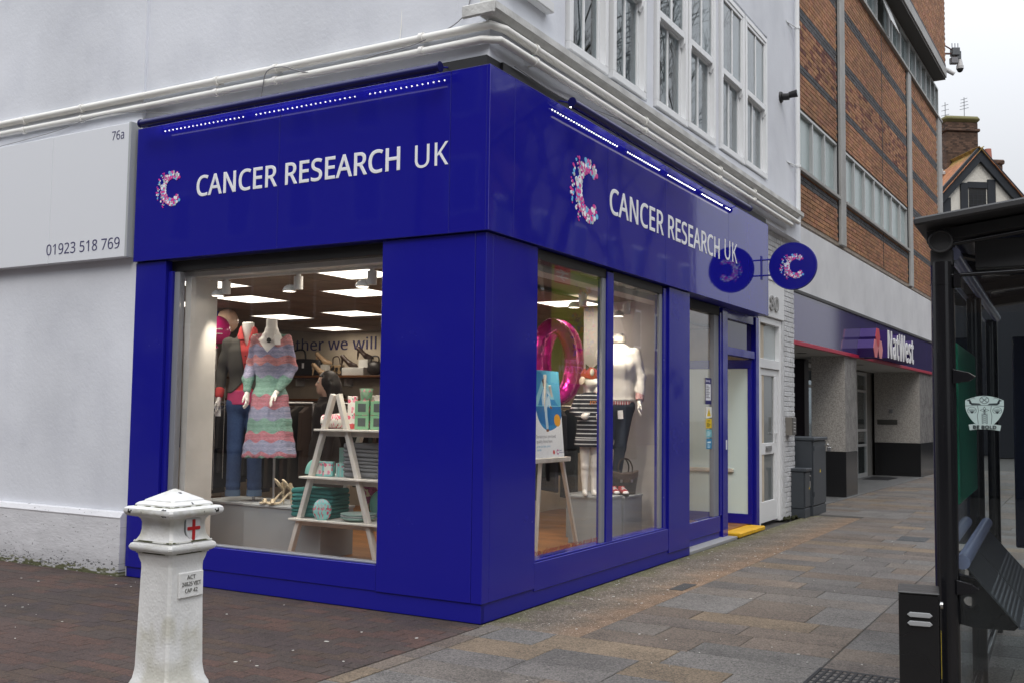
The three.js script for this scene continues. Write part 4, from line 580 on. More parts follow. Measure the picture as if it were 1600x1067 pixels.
// ---------------------------------------------------------------- brick bank building next door
{
  const t = thing('bank_building', 'brown brick bank building with grey columns and a purple sign band', 'building', [-0.3, 0, -10], -0.025);
  const conc = std(rgb(0.46, 0.46, 0.45), 0.85, { map: rep(T.soft, 0.7), bumpMap: rep(T.plasterB, 1), bumpScale: 0.004 });
  const mortar = std(rgb(0.44, 0.37, 0.31), 0.95, { map: rep(T.grain, 1.5) });
  const bands = [[5.35, 5.52], [7.24, 7.44], [8.18, 8.41], [9.18, 9.40], [4.62, 4.80]], bands3 = [[8.53, 8.75], [7.55, 7.76], [6.58, 6.79], [5.6, 5.74], [4.62, 4.76], [9.5, 9.66]];
  const B = [], R = (z1, z0, y0, y1, X, bd, mott) => { for (let j = 0, y = y0; y < y1 - 0.03; y += 0.075, j++) for (let z = z0 + (j % 2 ? 0.1125 : 0); z < z1 - 0.02; z += 0.225) { const a = Math.max(z, z0), b = Math.min(z + 0.215, z1); if (b - a < 0.03) continue; const dark = bd.some(([p, q]) => y + 0.03 > p && y + 0.03 < q), mt = mott && y > mott[0] && y < mott[1] && rnd() < 0.24; B.push([X, y, (a + b) / 2, b - a, dark ? 2 : mt ? 1 : 0]); } };
  const WT = 6.63, WS = 5.62;
  R(0.2, -2.94, 4.77, WS - 0.03, 0, bands); R(0.2, -2.94, WT + 0.03, 10.12, 0, bands, [7.41, 8.2]);
  R(-3.42, -9.9, 4.77, WS - 0.03, 0, bands); R(-3.42, -9.9, WT + 0.03, 10.12, 0, bands, [7.41, 8.2]);
  R(-10.38, -14.5, 4.77, 10.12, 0, bands3); R(0.2, -14.3, 11.50, 14.6, 0.30, []);
  const im = new THREE.InstancedMesh(new THREE.BoxGeometry(0.04, 0.063, 1), std(0xffffff, 0.85, { bumpMap: T.grainB, bumpScale: 0.004 }), B.length), m4 = new THREE.Matrix4(), col = new THREE.Color();
  B.forEach(([X, y, z, w, k], i) => { m4.makeScale(1, 1, w); m4.setPosition(X - 0.02 + rr(-0.002, 0.002), y + 0.0325, z); im.setMatrixAt(i, m4); const q = rr(0.72, 1.22) * (1 + 0.5 * fbm(y * 0.5, z * 0.4, 1, 2)); if (k === 2) col.setRGB(0.075 * q, 0.075 * q, 0.082 * q); else if (k === 1) col.setRGB(0.15 * q, 0.052 * q, 0.038 * q); else col.setRGB(0.33 * q, rr(0.145, 0.17) * q, rr(0.072, 0.09) * q); im.setColorAt(i, col); });
  const wall = add('wall', [plainbx(-0.3, -0.012, 4.70, WS - 0.03, -15.1, 0.22), plainbx(-0.3, -0.012, WT + 0.03, 10.12, -15.1, 0.22), plainbx(-0.3, -0.012, WS - 0.03, WT + 0.03, -15.1, -9.9), plainbx(-0.3, 0.288, 11.5, 14.6, -14.3, 0.2), plainbx(-8, -0.3, 4, 14.5, -15.1, -14.9)], mortar, t);
  im.name = 'brick'; tag(im, null, null, null, 'stuff'); im.castShadow = im.receiveShadow = true; wall.add(im);
  for (const [a, b, y1] of [[-2.98, -3.36, 10.12], [-9.95, -10.33, 10.12], [-14.5, -15.12, 10.12]]) add('column', bx(-0.2, 0.05, 4.72, y1, b, a, 0.008), conc, t);
  add('movement_joint', [plainbx(-0.015, 0.006, WT + 0.03, 10.12, -6.99, -6.955), plainbx(-0.015, 0.006, 4.77, WS - 0.03, -6.99, -6.955), ...[-2.925, -3.435, -9.885, -10.395].map((z) => plainbx(-0.01, 0.012, 4.77, 10.1, z - 0.015, z + 0.015))], M.black, t);
  // window bands
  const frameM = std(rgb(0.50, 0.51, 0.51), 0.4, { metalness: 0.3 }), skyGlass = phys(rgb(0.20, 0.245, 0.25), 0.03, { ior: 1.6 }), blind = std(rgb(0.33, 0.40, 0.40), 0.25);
  const win = (z0, z1, divs, y0, y1, X, tilt) => { const w = new THREE.Group(); w.name = 'window_band'; t.add(w); add('frame', [bx(X - 0.1, X + 0.01, y0, y0 + 0.05, z0, z1, 0.003), bx(X - 0.1, X + 0.01, y1 - 0.05, y1, z0, z1, 0.003), ...[z1 - 0.04, ...divs, z0 + 0.005].map((z) => bx(X - 0.1, X + 0.008, y0 + 0.051, y1 - 0.051, z - 0.005, z + 0.04, 0.003))], frameM, w); const zs = [z1, ...divs, z0].sort((a, b) => b - a); for (let i = 0; i < zs.length - 1; i++) add('pane', plainbx(X - 0.055, X - 0.049, y0 + 0.05, y1 - 0.05, zs[i + 1] + 0.02, zs[i] - 0.01), tilt ? skyGlass : blind, w); return w; };
  each('sill', [bx(-0.1, 0.06, WS - 0.07, WS - 0.005, -2.935, 0.2, 0.006), bx(-0.1, 0.06, WS - 0.07, WS - 0.005, -9.895, -3.425, 0.006), bx(-0.1, 0.07, 10.10, 10.165, -15.2, 0.2, 0.006)], std(rgb(0.33, 0.33, 0.32), 0.7), t);
  win(-2.935, 0.2, [-1.25, -2.06], WS, WT, -0.02); win(-9.895, -3.425, [-4.35, -5.26, -6.18, -7.10, -8.02, -9.01], WS, WT, -0.02);
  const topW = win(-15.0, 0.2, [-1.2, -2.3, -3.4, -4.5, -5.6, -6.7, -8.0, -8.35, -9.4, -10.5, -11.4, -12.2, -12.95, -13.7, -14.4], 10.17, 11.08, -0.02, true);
  add('casement', [bx(0, 0.02, 0, 0.8, -0.03, 0, 0.003), bx(0, 0.02, 0, 0.8, -0.95, -0.92, 0.003), bx(0, 0.02, 0.0, 0.03, -0.919, -0.031, 0.003), bx(0, 0.02, 0.77, 0.8, -0.919, -0.031, 0.003), plainbx(0.008, 0.012, 0.031, 0.769, -0.919, -0.031)].map((g) => moved(g, [0.0, 10.22, -6.75], [0, 0, 0]).applyMatrix4(new THREE.Matrix4().makeTranslation(0, -11.02, 0)).rotateZ(0.32).translate(0.0, 11.02, 0)), frameM, topW, 'window leaf tilted open');
  add('room_back', [plainbx(-1.2, -1.1, 10, 11.2, -15, 0.2)], std(rgb(0.10, 0.10, 0.10), 0.9), t);
  // overhanging top storey
  add('soffit', plainbx(-0.25, 0.29, 11.10, 11.16, -14.3, 0.2), std(rgb(0.10, 0.095, 0.09), 0.9), t); add('concrete_band', bx(-0.2, 0.32, 11.161, 11.42, -14.33, 0.2, 0.006), conc, t); add('dark_band', bx(-0.2, 0.305, 11.421, 11.52, -14.31, 0.2, 0.004), std(rgb(0.035, 0.035, 0.045), 0.7), t); add('roof', plainbx(-8, 0.3, 14.6, 14.7, -14.3, 0.2), conc, t); add('wall_end', plainbx(-8, 0.285, 11.1, 14.6, -14.299, -14.2), mortar, t);
  // ground floor
  each('panel', [bx(-0.3, 0.02, 3.55, 4.64, -5.0, 0.35, 0.003), bx(-0.3, 0.02, 3.55, 4.64, -10.2, -5.003, 0.003), bx(-0.3, 0.02, 3.55, 4.64, -15.2, -10.203, 0.003)], std(rgb(0.70, 0.705, 0.72), 0.8, { map: rep(T.plaster, 0.5) }), grp('render_band', t, 'plain white band over the purple sign band')); add('flashing', bx(-0.2, 0.05, 3.50, 3.555, -15.2, 0.35, 0.004), std(rgb(0.07, 0.07, 0.075), 0.6), t);
  const pur = phys(rgb(0.060, 0.048, 0.15), 0.07), fz = [0.35, -2.87, -6.0, -9.0, -12.1, -15.2], fas = []; for (let i = 0; i < 5; i++) fas.push(bx(-0.2, 0.03, 2.73, 3.499, fz[i + 1] + 0.002, fz[i] - 0.002, 0.003));
  const fa = grp('fascia', t, 'glossy purple sign band'); each('panel', fas, pur, fa); add('red_line', bx(-0.2, 0.045, 2.665, 2.728, -15.2, 0.35, 0.003), std(rgb(0.42, 0.015, 0.05), 0.4), t);
  const side = std(rgb(0.052, 0.022, 0.17), 0.45), face = new THREE.MeshStandardMaterial({ color: rgb(0.85, 0.85, 0.86), roughness: 0.4 });
  letters('NatWest', 0.57, 2.95, { font: fontB, depth: 0.30 }).forEach((g) => { const L = add('letter', moved(g, [0.031, 2.735, -5.52], [0, Math.PI / 2, 0]), side, fa); });
  letters('NatWest', 0.57, 2.95, { font: fontB, depth: 0.012 }).forEach((g) => add('letter_face', moved(g, [0.3315, 2.735, -5.52], [0, Math.PI / 2, 0]), face, fa));
  const hex = (cx, cy, r) => Array.from({ length: 6 }, (_, k) => [cx + r * Math.cos(k * Math.PI / 3), cy + r * Math.sin(k * Math.PI / 3)]);
  [[-4.62, 3.09, [0.55, 0.03, 0.05]], [-4.42, 2.86, [0.62, 0.16, 0.18]], [-4.85, 2.86, [0.70, 0.26, 0.27]]].forEach(([z, y, c]) => { const cy = y; const base = prism(hex(0, 0, 0.20), 0.30); const fc = prism(hex(0, 0, 0.20), 0.012); add('logo_block', moved(base, [0.031, cy, z], [0, Math.PI / 2, 0]), side, fa); add('logo_face', moved(fc, [0.3315, cy, z], [0, Math.PI / 2, 0]), std(rgb(...c), 0.4), fa); });
  const gran = std(rgb(0.60, 0.57, 0.53), 0.45, { map: rep(tex(256, (u, v) => { const a = hash(Math.floor(u * 256), Math.floor(v * 256), 8), b = tfbm(u, v, 60, 2, 88); return 0.82 + 0.35 * (b - 0.5) + (a > 0.8 ? 0.16 : a < 0.2 ? -0.24 : 0); }), 1.2) }), pol = phys(rgb(0.46, 0.445, 0.43), 0.05, { map: rep(T.grain, 1) }), dk = phys(rgb(0.014, 0.014, 0.015), 0.2);
  for (const [x0, z0, z1] of [[-0.64, -4.28, -3.36], [-1.12, -15.2, -11.2]]) { const p = add('pier', bx(x0, -0.012, 0.86, 2.66, z0, z1, 0.004), gran, t); add('polished_face', plainbx(-0.0118, -0.004, 0.862, 2.658, z0, z1 - 0.002), pol, p); add('dark_base', [bx(x0 - 0.004, 0.002, 0, 0.858, z0, z1 + 0.004, 0.004)], dk, p); }
  add('recess_wall', [plainbx(-1.4, -1.2, 0, 2.7, -15, -10.3), plainbx(-1.4, -1.2, 2.3, 2.7, -10.3, 0.3), plainbx(-3, -2.9, 0, 2.7, -10.3, 0.3)], std(rgb(0.20, 0.195, 0.185), 0.7), t); add('recess_soffit', plainbx(-3, -0.02, 2.66, 2.70, -15.1, 0.3), std(rgb(0.40, 0.395, 0.37), 0.8), t);
  add('downlight', [[-0.5, -2.2], [-0.5, -6.8]].map(([x, z]) => rod([x, 2.655, z], [x, 2.661, z], 0.09)), M.black, t);
  add('recess_floor', [plainbx(-3, 0.05, -0.02, 0.012, -11.2, 0.3)], std(rgb(0.22, 0.22, 0.22), 0.4, { map: rep(T.grain, 0.8) }), t); add('door_mat', [plainbx(-1.0, -0.4, 0.0125, 0.02, -10.4, -9.2)], M.black, t);
  const fr = (z0, z1, y0, y1, name, label, extra = []) => { const d = new THREE.Group(); d.name = name; d.userData.label = label; t.add(d); const X = -1.12; add('frame', [bx(X - 0.06, X, y0, y1, z0, z0 + 0.08, 0.004), bx(X - 0.06, X, y0, y1, z1 - 0.08, z1, 0.004), bx(X - 0.06, X - 0.001, y1 - 0.08, y1, z0 + 0.081, z1 - 0.081, 0.004), bx(X - 0.06, X - 0.001, y0, y0 + 0.1, z0 + 0.081, z1 - 0.081, 0.004), ...extra.map((y) => bx(X - 0.06, X - 0.001, y, y + 0.06, z0 + 0.081, z1 - 0.081, 0.004))], frameM, d); add('pane', plainbx(X - 0.035, X - 0.029, y0 + 0.1, y1 - 0.08, z0 + 0.08, z1 - 0.08), M.glassDim, d); };
  fr(-10.35, -11.15 + 1.9, 0.02, 2.62, 'sidelight', 'glazed sidelight of the bank door', [0.78, 1.15, 2.12]); fr(-9.24, -7.6, 0.02, 2.12, 'bank_door', 'glazed bank door in a grey frame', [1.15]); fr(-9.24, -7.6, 2.13, 2.62, 'fanlight', 'glazed light over the bank door'); fr(-7.55, -5.5, 0.02, 2.62, 'bank_window', 'bank window behind the first granite pier', [0.78, 2.12]); fr(-5.45, -4.35, 0.02, 2.62, 'bank_window', 'bank window seen over the cabinets', [2.12]); add('jamb', bx(-1.3, -0.95, 0, 2.65, -4.33, -4.0, 0.01), std(rgb(0.03, 0.02, 0.03), 0.5), t);
  add('name_plate', [bx(-1.05, -0.55, 1.32, 1.45, -11.1995, -11.185, 0.003)], std(rgb(0.10, 0.10, 0.09), 0.35, { metalness: 0.5 }), t); add('bell_box', bx(-0.75, -0.66, 1.62, 1.72, -11.1995, -11.17, 0.004), std(rgb(0.2, 0.2, 0.2), 0.5), t);
}
{ // cameras on the bank's far corner
  const c = thing('security_camera', 'grey dome security camera on a bracket at the top corner of the bank', 'camera', [0.18, 11.95, -24.45], 0.5); c.scale.setScalar(0.6);
  const g = std(rgb(0.10, 0.11, 0.12), 0.5), gl = std(rgb(0.5, 0.5, 0.5), 0.4);
  add('bracket', [bar([-0.35, 0, 0], [0.75, -0.02, 0], 0.07), bar([-0.35, 0.75, 0], [0.72, 0.1, 0], 0.05)], std(rgb(0.12, 0.06, 0.05), 0.7), c);
  add('box', [bx(0.55, 0.92, -0.12, 0.25, -0.16, 0.16, 0.02), bx(0.80, 1.0, -0.3, 0.1, -0.1, 0.1, 0.02)], g, c); add('antenna', [0.6, 0.74, 0.88].map((x) => rod([x, 0.25, 0], [x, 0.5, 0], 0.018)), g, c);
  add('junction', bx(0.50, 0.85, -0.52, -0.2, -0.14, 0.14, 0.03), std(rgb(0.2, 0.2, 0.21), 0.45, { metalness: 0.4 }), c); add('dome_hood', [rod([0.96, -0.30, 0.0], [0.96, -0.62, 0], 0.09, 0.16, 20), rod([0.96, -0.62, 0], [0.96, -0.76, 0], 0.17, 0.17, 20)], gl, c); add('dome', ball(0.96, -0.77, 0, 0.145, 0.16, 0.145), M.black, c);
  const d = thing('bullet_camera', 'small white bullet camera under the dome camera on the bank', 'camera', [0.2, 11.45, -24.4], 0.4); d.scale.setScalar(0.7);
  add('arm', [rod([-0.1, 0, 0], [0.22, 0.03, 0], 0.035), ball(0, 0, 0, 0.12)], gl, d); add('body', rod([0.14, 0.05, 0], [0.52, -0.22, 0.08], 0.085, 0.085, 16), gl, d);
}
{ // half timbered house at the end of the street
  const t = thing('timbered_house', 'half timbered house with an orange tiled roof and dark gable', 'house', [0.12, 0, -36.2], 0.6);
  const tim = std(rgb(0.016, 0.021, 0.030), 0.7, { map: rep(T.soft, 0.8) }), plas = std(rgb(0.66, 0.64, 0.58), 0.9, { bumpMap: rep(T.plasterB, 1.2), bumpScale: 0.02 });
  // gable towards us: apex y 12.0, eaves at +-2.0
  const AY = 11.75, HX = 2.15, EY = 9.35;
  const gab = prism([[-HX, 7.6], [HX, 7.6], [HX, EY], [0, AY], [-HX, EY]], 0.2); gab.translate(0, 0, -0.25); add('wall', [gab, plainbx(-2.1, 9, 0, 7.6, -6, -0.1)], plas, t);
  add('beam', [bar([-HX - 0.35, EY - 0.40, 0.05], [0.07, AY + 0.02, 0.05], 0.42, 0.14), bar([HX + 0.35, EY - 0.40, 0.05], [-0.07, AY + 0.02, 0.055], 0.42, 0.14)], tim, t);
  for (const [x, w, y1] of [[-1.32, 0.30, 9.95], [-0.62, 0.30, 10.55], [0.48, 0.32, 10.7], [1.45, 0.32, 9.8]]) add('beam', bx(x - w / 2, x + w / 2, 8.95, y1, -0.08, 0.02, 0.01), tim, t);
  add('beam', [bx(-2.2, 2.4, 8.50, 8.95, -0.08, 0.06, 0.01)], tim, t); add('beam', bx(-2.2, 2.4, 7.95, 8.35, -0.06, 0.2, 0.01), tim, t); add('beam', bx(-2.2, 2.6, 7.3, 7.85, -0.05, 0.12, 0.01), tim, t); add('beam', [bx(-0.47, 0.32, 10.35, 10.6, -0.08, 0.0, 0.01)], tim, t); add('beam', bx(-0.47, 0.32, 9.30, 9.52, -0.08, 0.0, 0.01), tim, t);
  const w = new THREE.Group(); w.name = 'window'; t.add(w); add('pane', plainbx(-0.42, 0.28, 9.53, 10.34, -0.06, -0.045), phys(rgb(0.03, 0.032, 0.035), 0.1), w); add('lead_bars', [-0.25, -0.07, 0.11].map((x) => plainbx(x - 0.01, x + 0.01, 9.53, 10.34, -0.044, -0.04)).concat([9.7, 9.9, 10.1].map((y) => plainbx(-0.42, 0.28, y - 0.01, y + 0.01, -0.0395, -0.036))), tim, w);
  // tiles
  const tileG = new THREE.BoxGeometry(0.165, 0.02, 0.26), T_ = []; const slope = (ox, oy, oz, ux, uy, uz, vx, vy, vz, nu, nv, moss) => { const U = V3(ux, uy, uz).normalize(), W = V3(vx, vy, vz).normalize(), N = U.clone().cross(W); for (let i = 0; i < nu; i++) for (let j = 0; j < nv; j++) { const p = V3(ox, oy, oz).addScaledVector(U, (i + (j % 2) * 0.5) * 0.17).addScaledVector(W, j * 0.115).addScaledVector(N, 0.012 + rr(0, 0.008)); T_.push([p, U, N, W, moss(i / nu, j / nv)]); } };
  const k = (AY - EY) / HX; // left slope of the gable roof, ridge runs back in -z
  slope(-HX - 0.15, EY - 0.15 * k + 0.12, 0.12, 0, 0, -1, 1, k, 0, 26, 31, (a, b) => Math.max(sstep(0.78, 1, b), 0.0) * 0.9); slope(0, AY + 0.12, 0.12, 0, 0, -1, 1, -k, 0, 26, 31, (a, b) => sstep(0.2, 0, b) * 0.7);
  slope(-5.5, 8.4, -2.6, 1, 0, 0, 0, 1.0, -1, 40, 36, (a, b) => 0.15 * sstep(0.8, 1, b));
  const im = new THREE.InstancedMesh(tileG, std(0xffffff, 0.85), T_.length), mm = new THREE.Matrix4(), c = new THREE.Color(); T_.forEach(([p, U, N, W, ms], i) => { mm.makeBasis(U, N, W.clone().negate()); mm.setPosition(p); im.setMatrixAt(i, mm); const q = rr(0.75, 1.2), m = clamp(ms + rr(-0.25, 0.1)); c.setRGB(lerp(0.33, 0.22, m) * q, lerp(0.135, 0.19, m) * q, lerp(0.06, 0.03, m) * q); im.setColorAt(i, c); });
  const rf = add('roof', [prism([[-HX - 0.15, EY - 0.15 * k + 0.09], [0, AY + 0.09], [HX + 0.2, EY - 0.2 * k + 0.09], [HX + 0.2, EY - 0.2 * k - 0.02], [0, AY - 0.02], [-HX - 0.15, EY - 0.15 * k - 0.02]], 4.5).translate(0, 0, -4.4), prism([[2.6, 8.35], [7, 12.4], [7, 7], [2.6, 7]], 7).rotateY(Math.PI / 2).translate(-5.5, 0, 0)], std(rgb(0.20, 0.09, 0.045), 0.9), t); im.name = 'tile'; tag(im, null, null, null, 'stuff'); rf.add(im);
  add('hip_tiles', Array.from({ length: 9 }, (_, i) => bx(-1.15 + i * 0.085, -1.02 + i * 0.085, 11.75 - i * 0.085, 11.9 - i * 0.085, -1.9, -1.6, 0.03)), std(rgb(0.45, 0.46, 0.46), 0.6), rf);
  const bk = std(rgb(0.125, 0.072, 0.048), 0.9, { map: rep(tex(256, (u, v) => { const j = Math.floor(v * 12), e = (v * 12) % 1 < 0.14 || ((u * 5 + (j % 2) * 0.5) % 1) < 0.06; return e ? 0.75 : 0.55 + 0.45 * hash(j, Math.floor(u * 5 + (j % 2) * 0.5), 6); }), 1.1), bumpMap: rep(T.plasterB, 1), bumpScale: 0.02 });
  const mossM = std(rgb(0.13, 0.12, 0.05), 0.95);
  const ch = add('chimney', [bx(-0.25, 1.10, 10.3, 13.15, -3.2, -2.0, 0.02), bx(-0.32, 1.17, 13.15, 13.28, -3.27, -1.93, 0.03), bx(-0.25, 1.10, 13.28, 13.55, -3.2, -2.0, 0.03)], bk, t); add('cap', bx(-0.34, 1.19, 13.55, 13.80, -3.29, -1.91, 0.10), mossM, ch);
  const c2 = add('chimney', [bx(1.35, 1.95, 10.0, 11.75, -2.3, -1.7, 0.02), bx(1.28, 2.02, 11.75, 11.95, -2.37, -1.63, 0.05)], bk, t); add('chimney_pot', rod([1.5, 11.95, -2], [1.5, 12.45, -2], 0.16, 0.13, 14), std(rgb(0.36, 0.14, 0.10), 0.8), c2);
  add('shopfront', [plainbx(-2.1, 9, 0, 7.3, -0.10, 0.02)], std(rgb(0.02, 0.022, 0.028), 0.4), t);
  for (const [x, y, z, h] of [[-1.2, 13.95, -2.4, 0.9], [-1.95, 13.4, -2.6, 1.4]]) { const a = thing('rooftop_aerial', x > -1.5 ? 'thin television aerial on the large brick chimney' : 'television aerial left of the chimney beside the bank corner', 'aerial', [0.6 + x, y - 0.2, -36.2 + z + 0.2]); add('mast', rod([0, 0, 0], [0, h, 0], 0.016), M.alloy, a); each('element', [0.45, 0.6, 0.75, 0.9].map((f) => rod([-0.22 + 0.1 * f, h * f, 0], [0.22 - 0.1 * f, h * f + 0.03, 0.05], 0.012)), M.alloy, a); }
}
// ---------------------------------------------------------------- the other side of the street, seen only in reflections
{
  const mk = (label, z0, z1, h, c, n) => { const t = thing('terrace_building', label, 'building', [15, 0, 0]); add('wall', plainbx(0, 6, 0, h, z0, z1), std(rgb(...c), 0.85, { map: rep(T.plaster, 0.3) }), t); for (let s = 0; s < 2; s++) for (let i = 0; i < n; i++) { const z = lerp(z0, z1, (i + 0.5) / n), w = new THREE.Group(); w.name = 'window'; t.add(w); add('frame', bx(-0.06, 0, 4.6 + s * 3, 6.4 + s * 3, z - 0.7, z + 0.7, 0.01), M.upvc, w); add('pane', plainbx(-0.07, -0.061, 4.7 + s * 3, 6.3 + s * 3, z - 0.6, z + 0.6), phys(rgb(0.05, 0.055, 0.06), 0.05), w); } add('shopfront', bx(-0.2, 0, 0, 3.8, z0 + 0.2, z1 - 0.2, 0.02), std(rgb(0.05, 0.05, 0.06), 0.3), t); };
  mk('pale rendered terrace across the street seen as a reflection in the glass', -46, -27, 14, [0.28, 0.24, 0.19], 6); mk('brick terrace across the street seen as a reflection in the fascia', -26.8, -12, 13, [0.24, 0.13, 0.09], 5); mk('cream terrace across the street seen as a reflection in the upper windows', -11.8, 8, 12, [0.30, 0.28, 0.24], 6);
  for (const [label, x0, x1, h, c] of [['dark brick building behind the camera, seen only as a dim reflection in the big window', -14, 14, 14, [0.10, 0.065, 0.05]], ['grey building behind the camera, seen only as a dim reflection in the left fascia', -40, -14.3, 12, [0.13, 0.12, 0.11]]]) { const t = thing('rear_building', label, 'building', [0, 0, 19]); add('wall', plainbx(x0, x1, 0, h, 0, 6), std(rgb(...c), 0.85, { map: rep(T.plaster, 0.3) }), t); for (let s = 0; s < 3; s++) for (let x = x0 + 1.5; x < x1 - 1; x += 2.8) { const w = new THREE.Group(); w.name = 'window'; t.add(w); add('frame', bx(x - 0.6, x + 0.6, 4.4 + s * 3, 6.2 + s * 3, -0.05, 0, 0.01), M.cable, w); add('pane', plainbx(x - 0.5, x + 0.5, 4.5 + s * 3, 6.1 + s * 3, -0.06, -0.051), phys(rgb(0.03, 0.032, 0.035), 0.1), w); } add('shopfront', bx(x0 + 0.3, x1 - 0.3, 0, 3.6, -0.1, 0, 0.02), std(rgb(0.03, 0.03, 0.035), 0.4), t); }
  const bark = std(rgb(0.06, 0.052, 0.042), 0.9);
  const tree = (label, x, z, s, sd) => { const t = thing('bare_tree', label, 'tree', [x, 0, z]); seed = sd; const trunk_ = [], tw = []; const grow = (p, d, L, r, k) => { const q = p.clone().addScaledVector(d, L); (k < 2 ? trunk_ : tw).push(rod(p.toArray(), q.toArray(), r, r * 0.72, k < 3 ? 7 : 4)); if (k > 7 || r < 0.006) return; const n = k < 1 ? 3 : rnd() < 0.55 ? 3 : 2; for (let i = 0; i < n; i++) { const e = d.clone().add(V3(rr(-1, 1), rr(-0.35, 0.8), rr(-1, 1)).multiplyScalar(0.62)).normalize(); grow(q, e, L * rr(0.62, 0.86), r * rr(0.52, 0.72), k + 1); } }; grow(V3(0, 0, 0), V3(0.02, 1, 0), 2.6 * s, 0.2 * s * (s > 1.5 ? 0.6 : 1), 0); add('trunk', trunk_, bark, t); add('branches', tw, bark, t); };
  tree('bare street tree seen as a branching reflection in the street side fascia', 8.2, -17, 1.15, 11); tree('tall bare street tree seen as a reflection in the upper windows', 9, -12, 1.65, 23); tree('bare street tree seen as a reflection in the narrow entrance window', 9.5, -25, 1.6, 37); seed = 991;
  // tall lime green station banner, seen mirrored in the first street side window
  const bn = thing('station_banner', 'tall lime green banner with a mosaic figure, seen mirrored in the street side window', 'banner', [6.55, 0, -14.9], -1.5);
  const tx = canvas(512, 1024, (g, W, H) => { g.fillStyle = '#a9c22e'; g.fillRect(0, 0, W, H); g.fillStyle = '#d8d4cf'; g.beginPath(); g.moveTo(0, 130); g.lineTo(180, 150); g.lineTo(90, 330); g.fill(); g.fillRect(84, 320, 10, 470); g.fillStyle = '#d8352f'; g.fillRect(330, 20, 160, 150); g.strokeStyle = '#fff'; g.lineWidth = 13; g.beginPath(); g.moveTo(350, 75); g.lineTo(470, 75); g.moveTo(350, 112); g.lineTo(470, 112); g.moveTo(430, 48); g.lineTo(390, 75); g.lineTo(430, 112); g.lineTo(390, 140); g.stroke();
    const cs = ['#e3b52a', '#2f78b4', '#c8452e', '#4f4a52', '#e08a3a', '#5aa6c8', '#7d3a6a', '#f0d26a', '#3a3f6a']; for (let i = 0; i < 170; i++) { const y = rr(150, 760), half = y < 330 ? 80 : 130 - Math.abs(y - 520) * 0.12, x = 190 + rr(-half, half), s = rr(18, 46); g.fillStyle = y < 300 ? ['#4a4650', '#c98a5a', '#6a6470', '#d9a06a', '#8fb4d0'][Math.floor(rnd() * 5)] : cs[Math.floor(rnd() * 9)]; g.beginPath(); for (let k = 0; k < 4; k++) g.lineTo(x + rr(-s, s), y + rr(-s, s)); g.closePath(); g.fill(); }
    g.fillStyle = '#f2f2ec'; g.font = 'bold 46px sans-serif'; g.fillText('WATFORD', 190, 850); g.font = 'bold 82px sans-serif'; g.fillText('JUNCTION', 40, 930); });
  add('sheet', [new THREE.PlaneGeometry(2.3, 2.7).translate(0, 3.55, 0.021)], std(0xffffff, 0.6, { map: tx }), bn); add('backing', bx(-1.16, 1.16, 2.18, 4.92, -0.02, 0.019, 0.004), M.alloy, bn); add('post', [rod([-1.2, 0, 0], [-1.2, 4.9, 0], 0.04), rod([1.2, 0, 0], [1.2, 4.9, 0], 0.04)], M.black, bn);
}

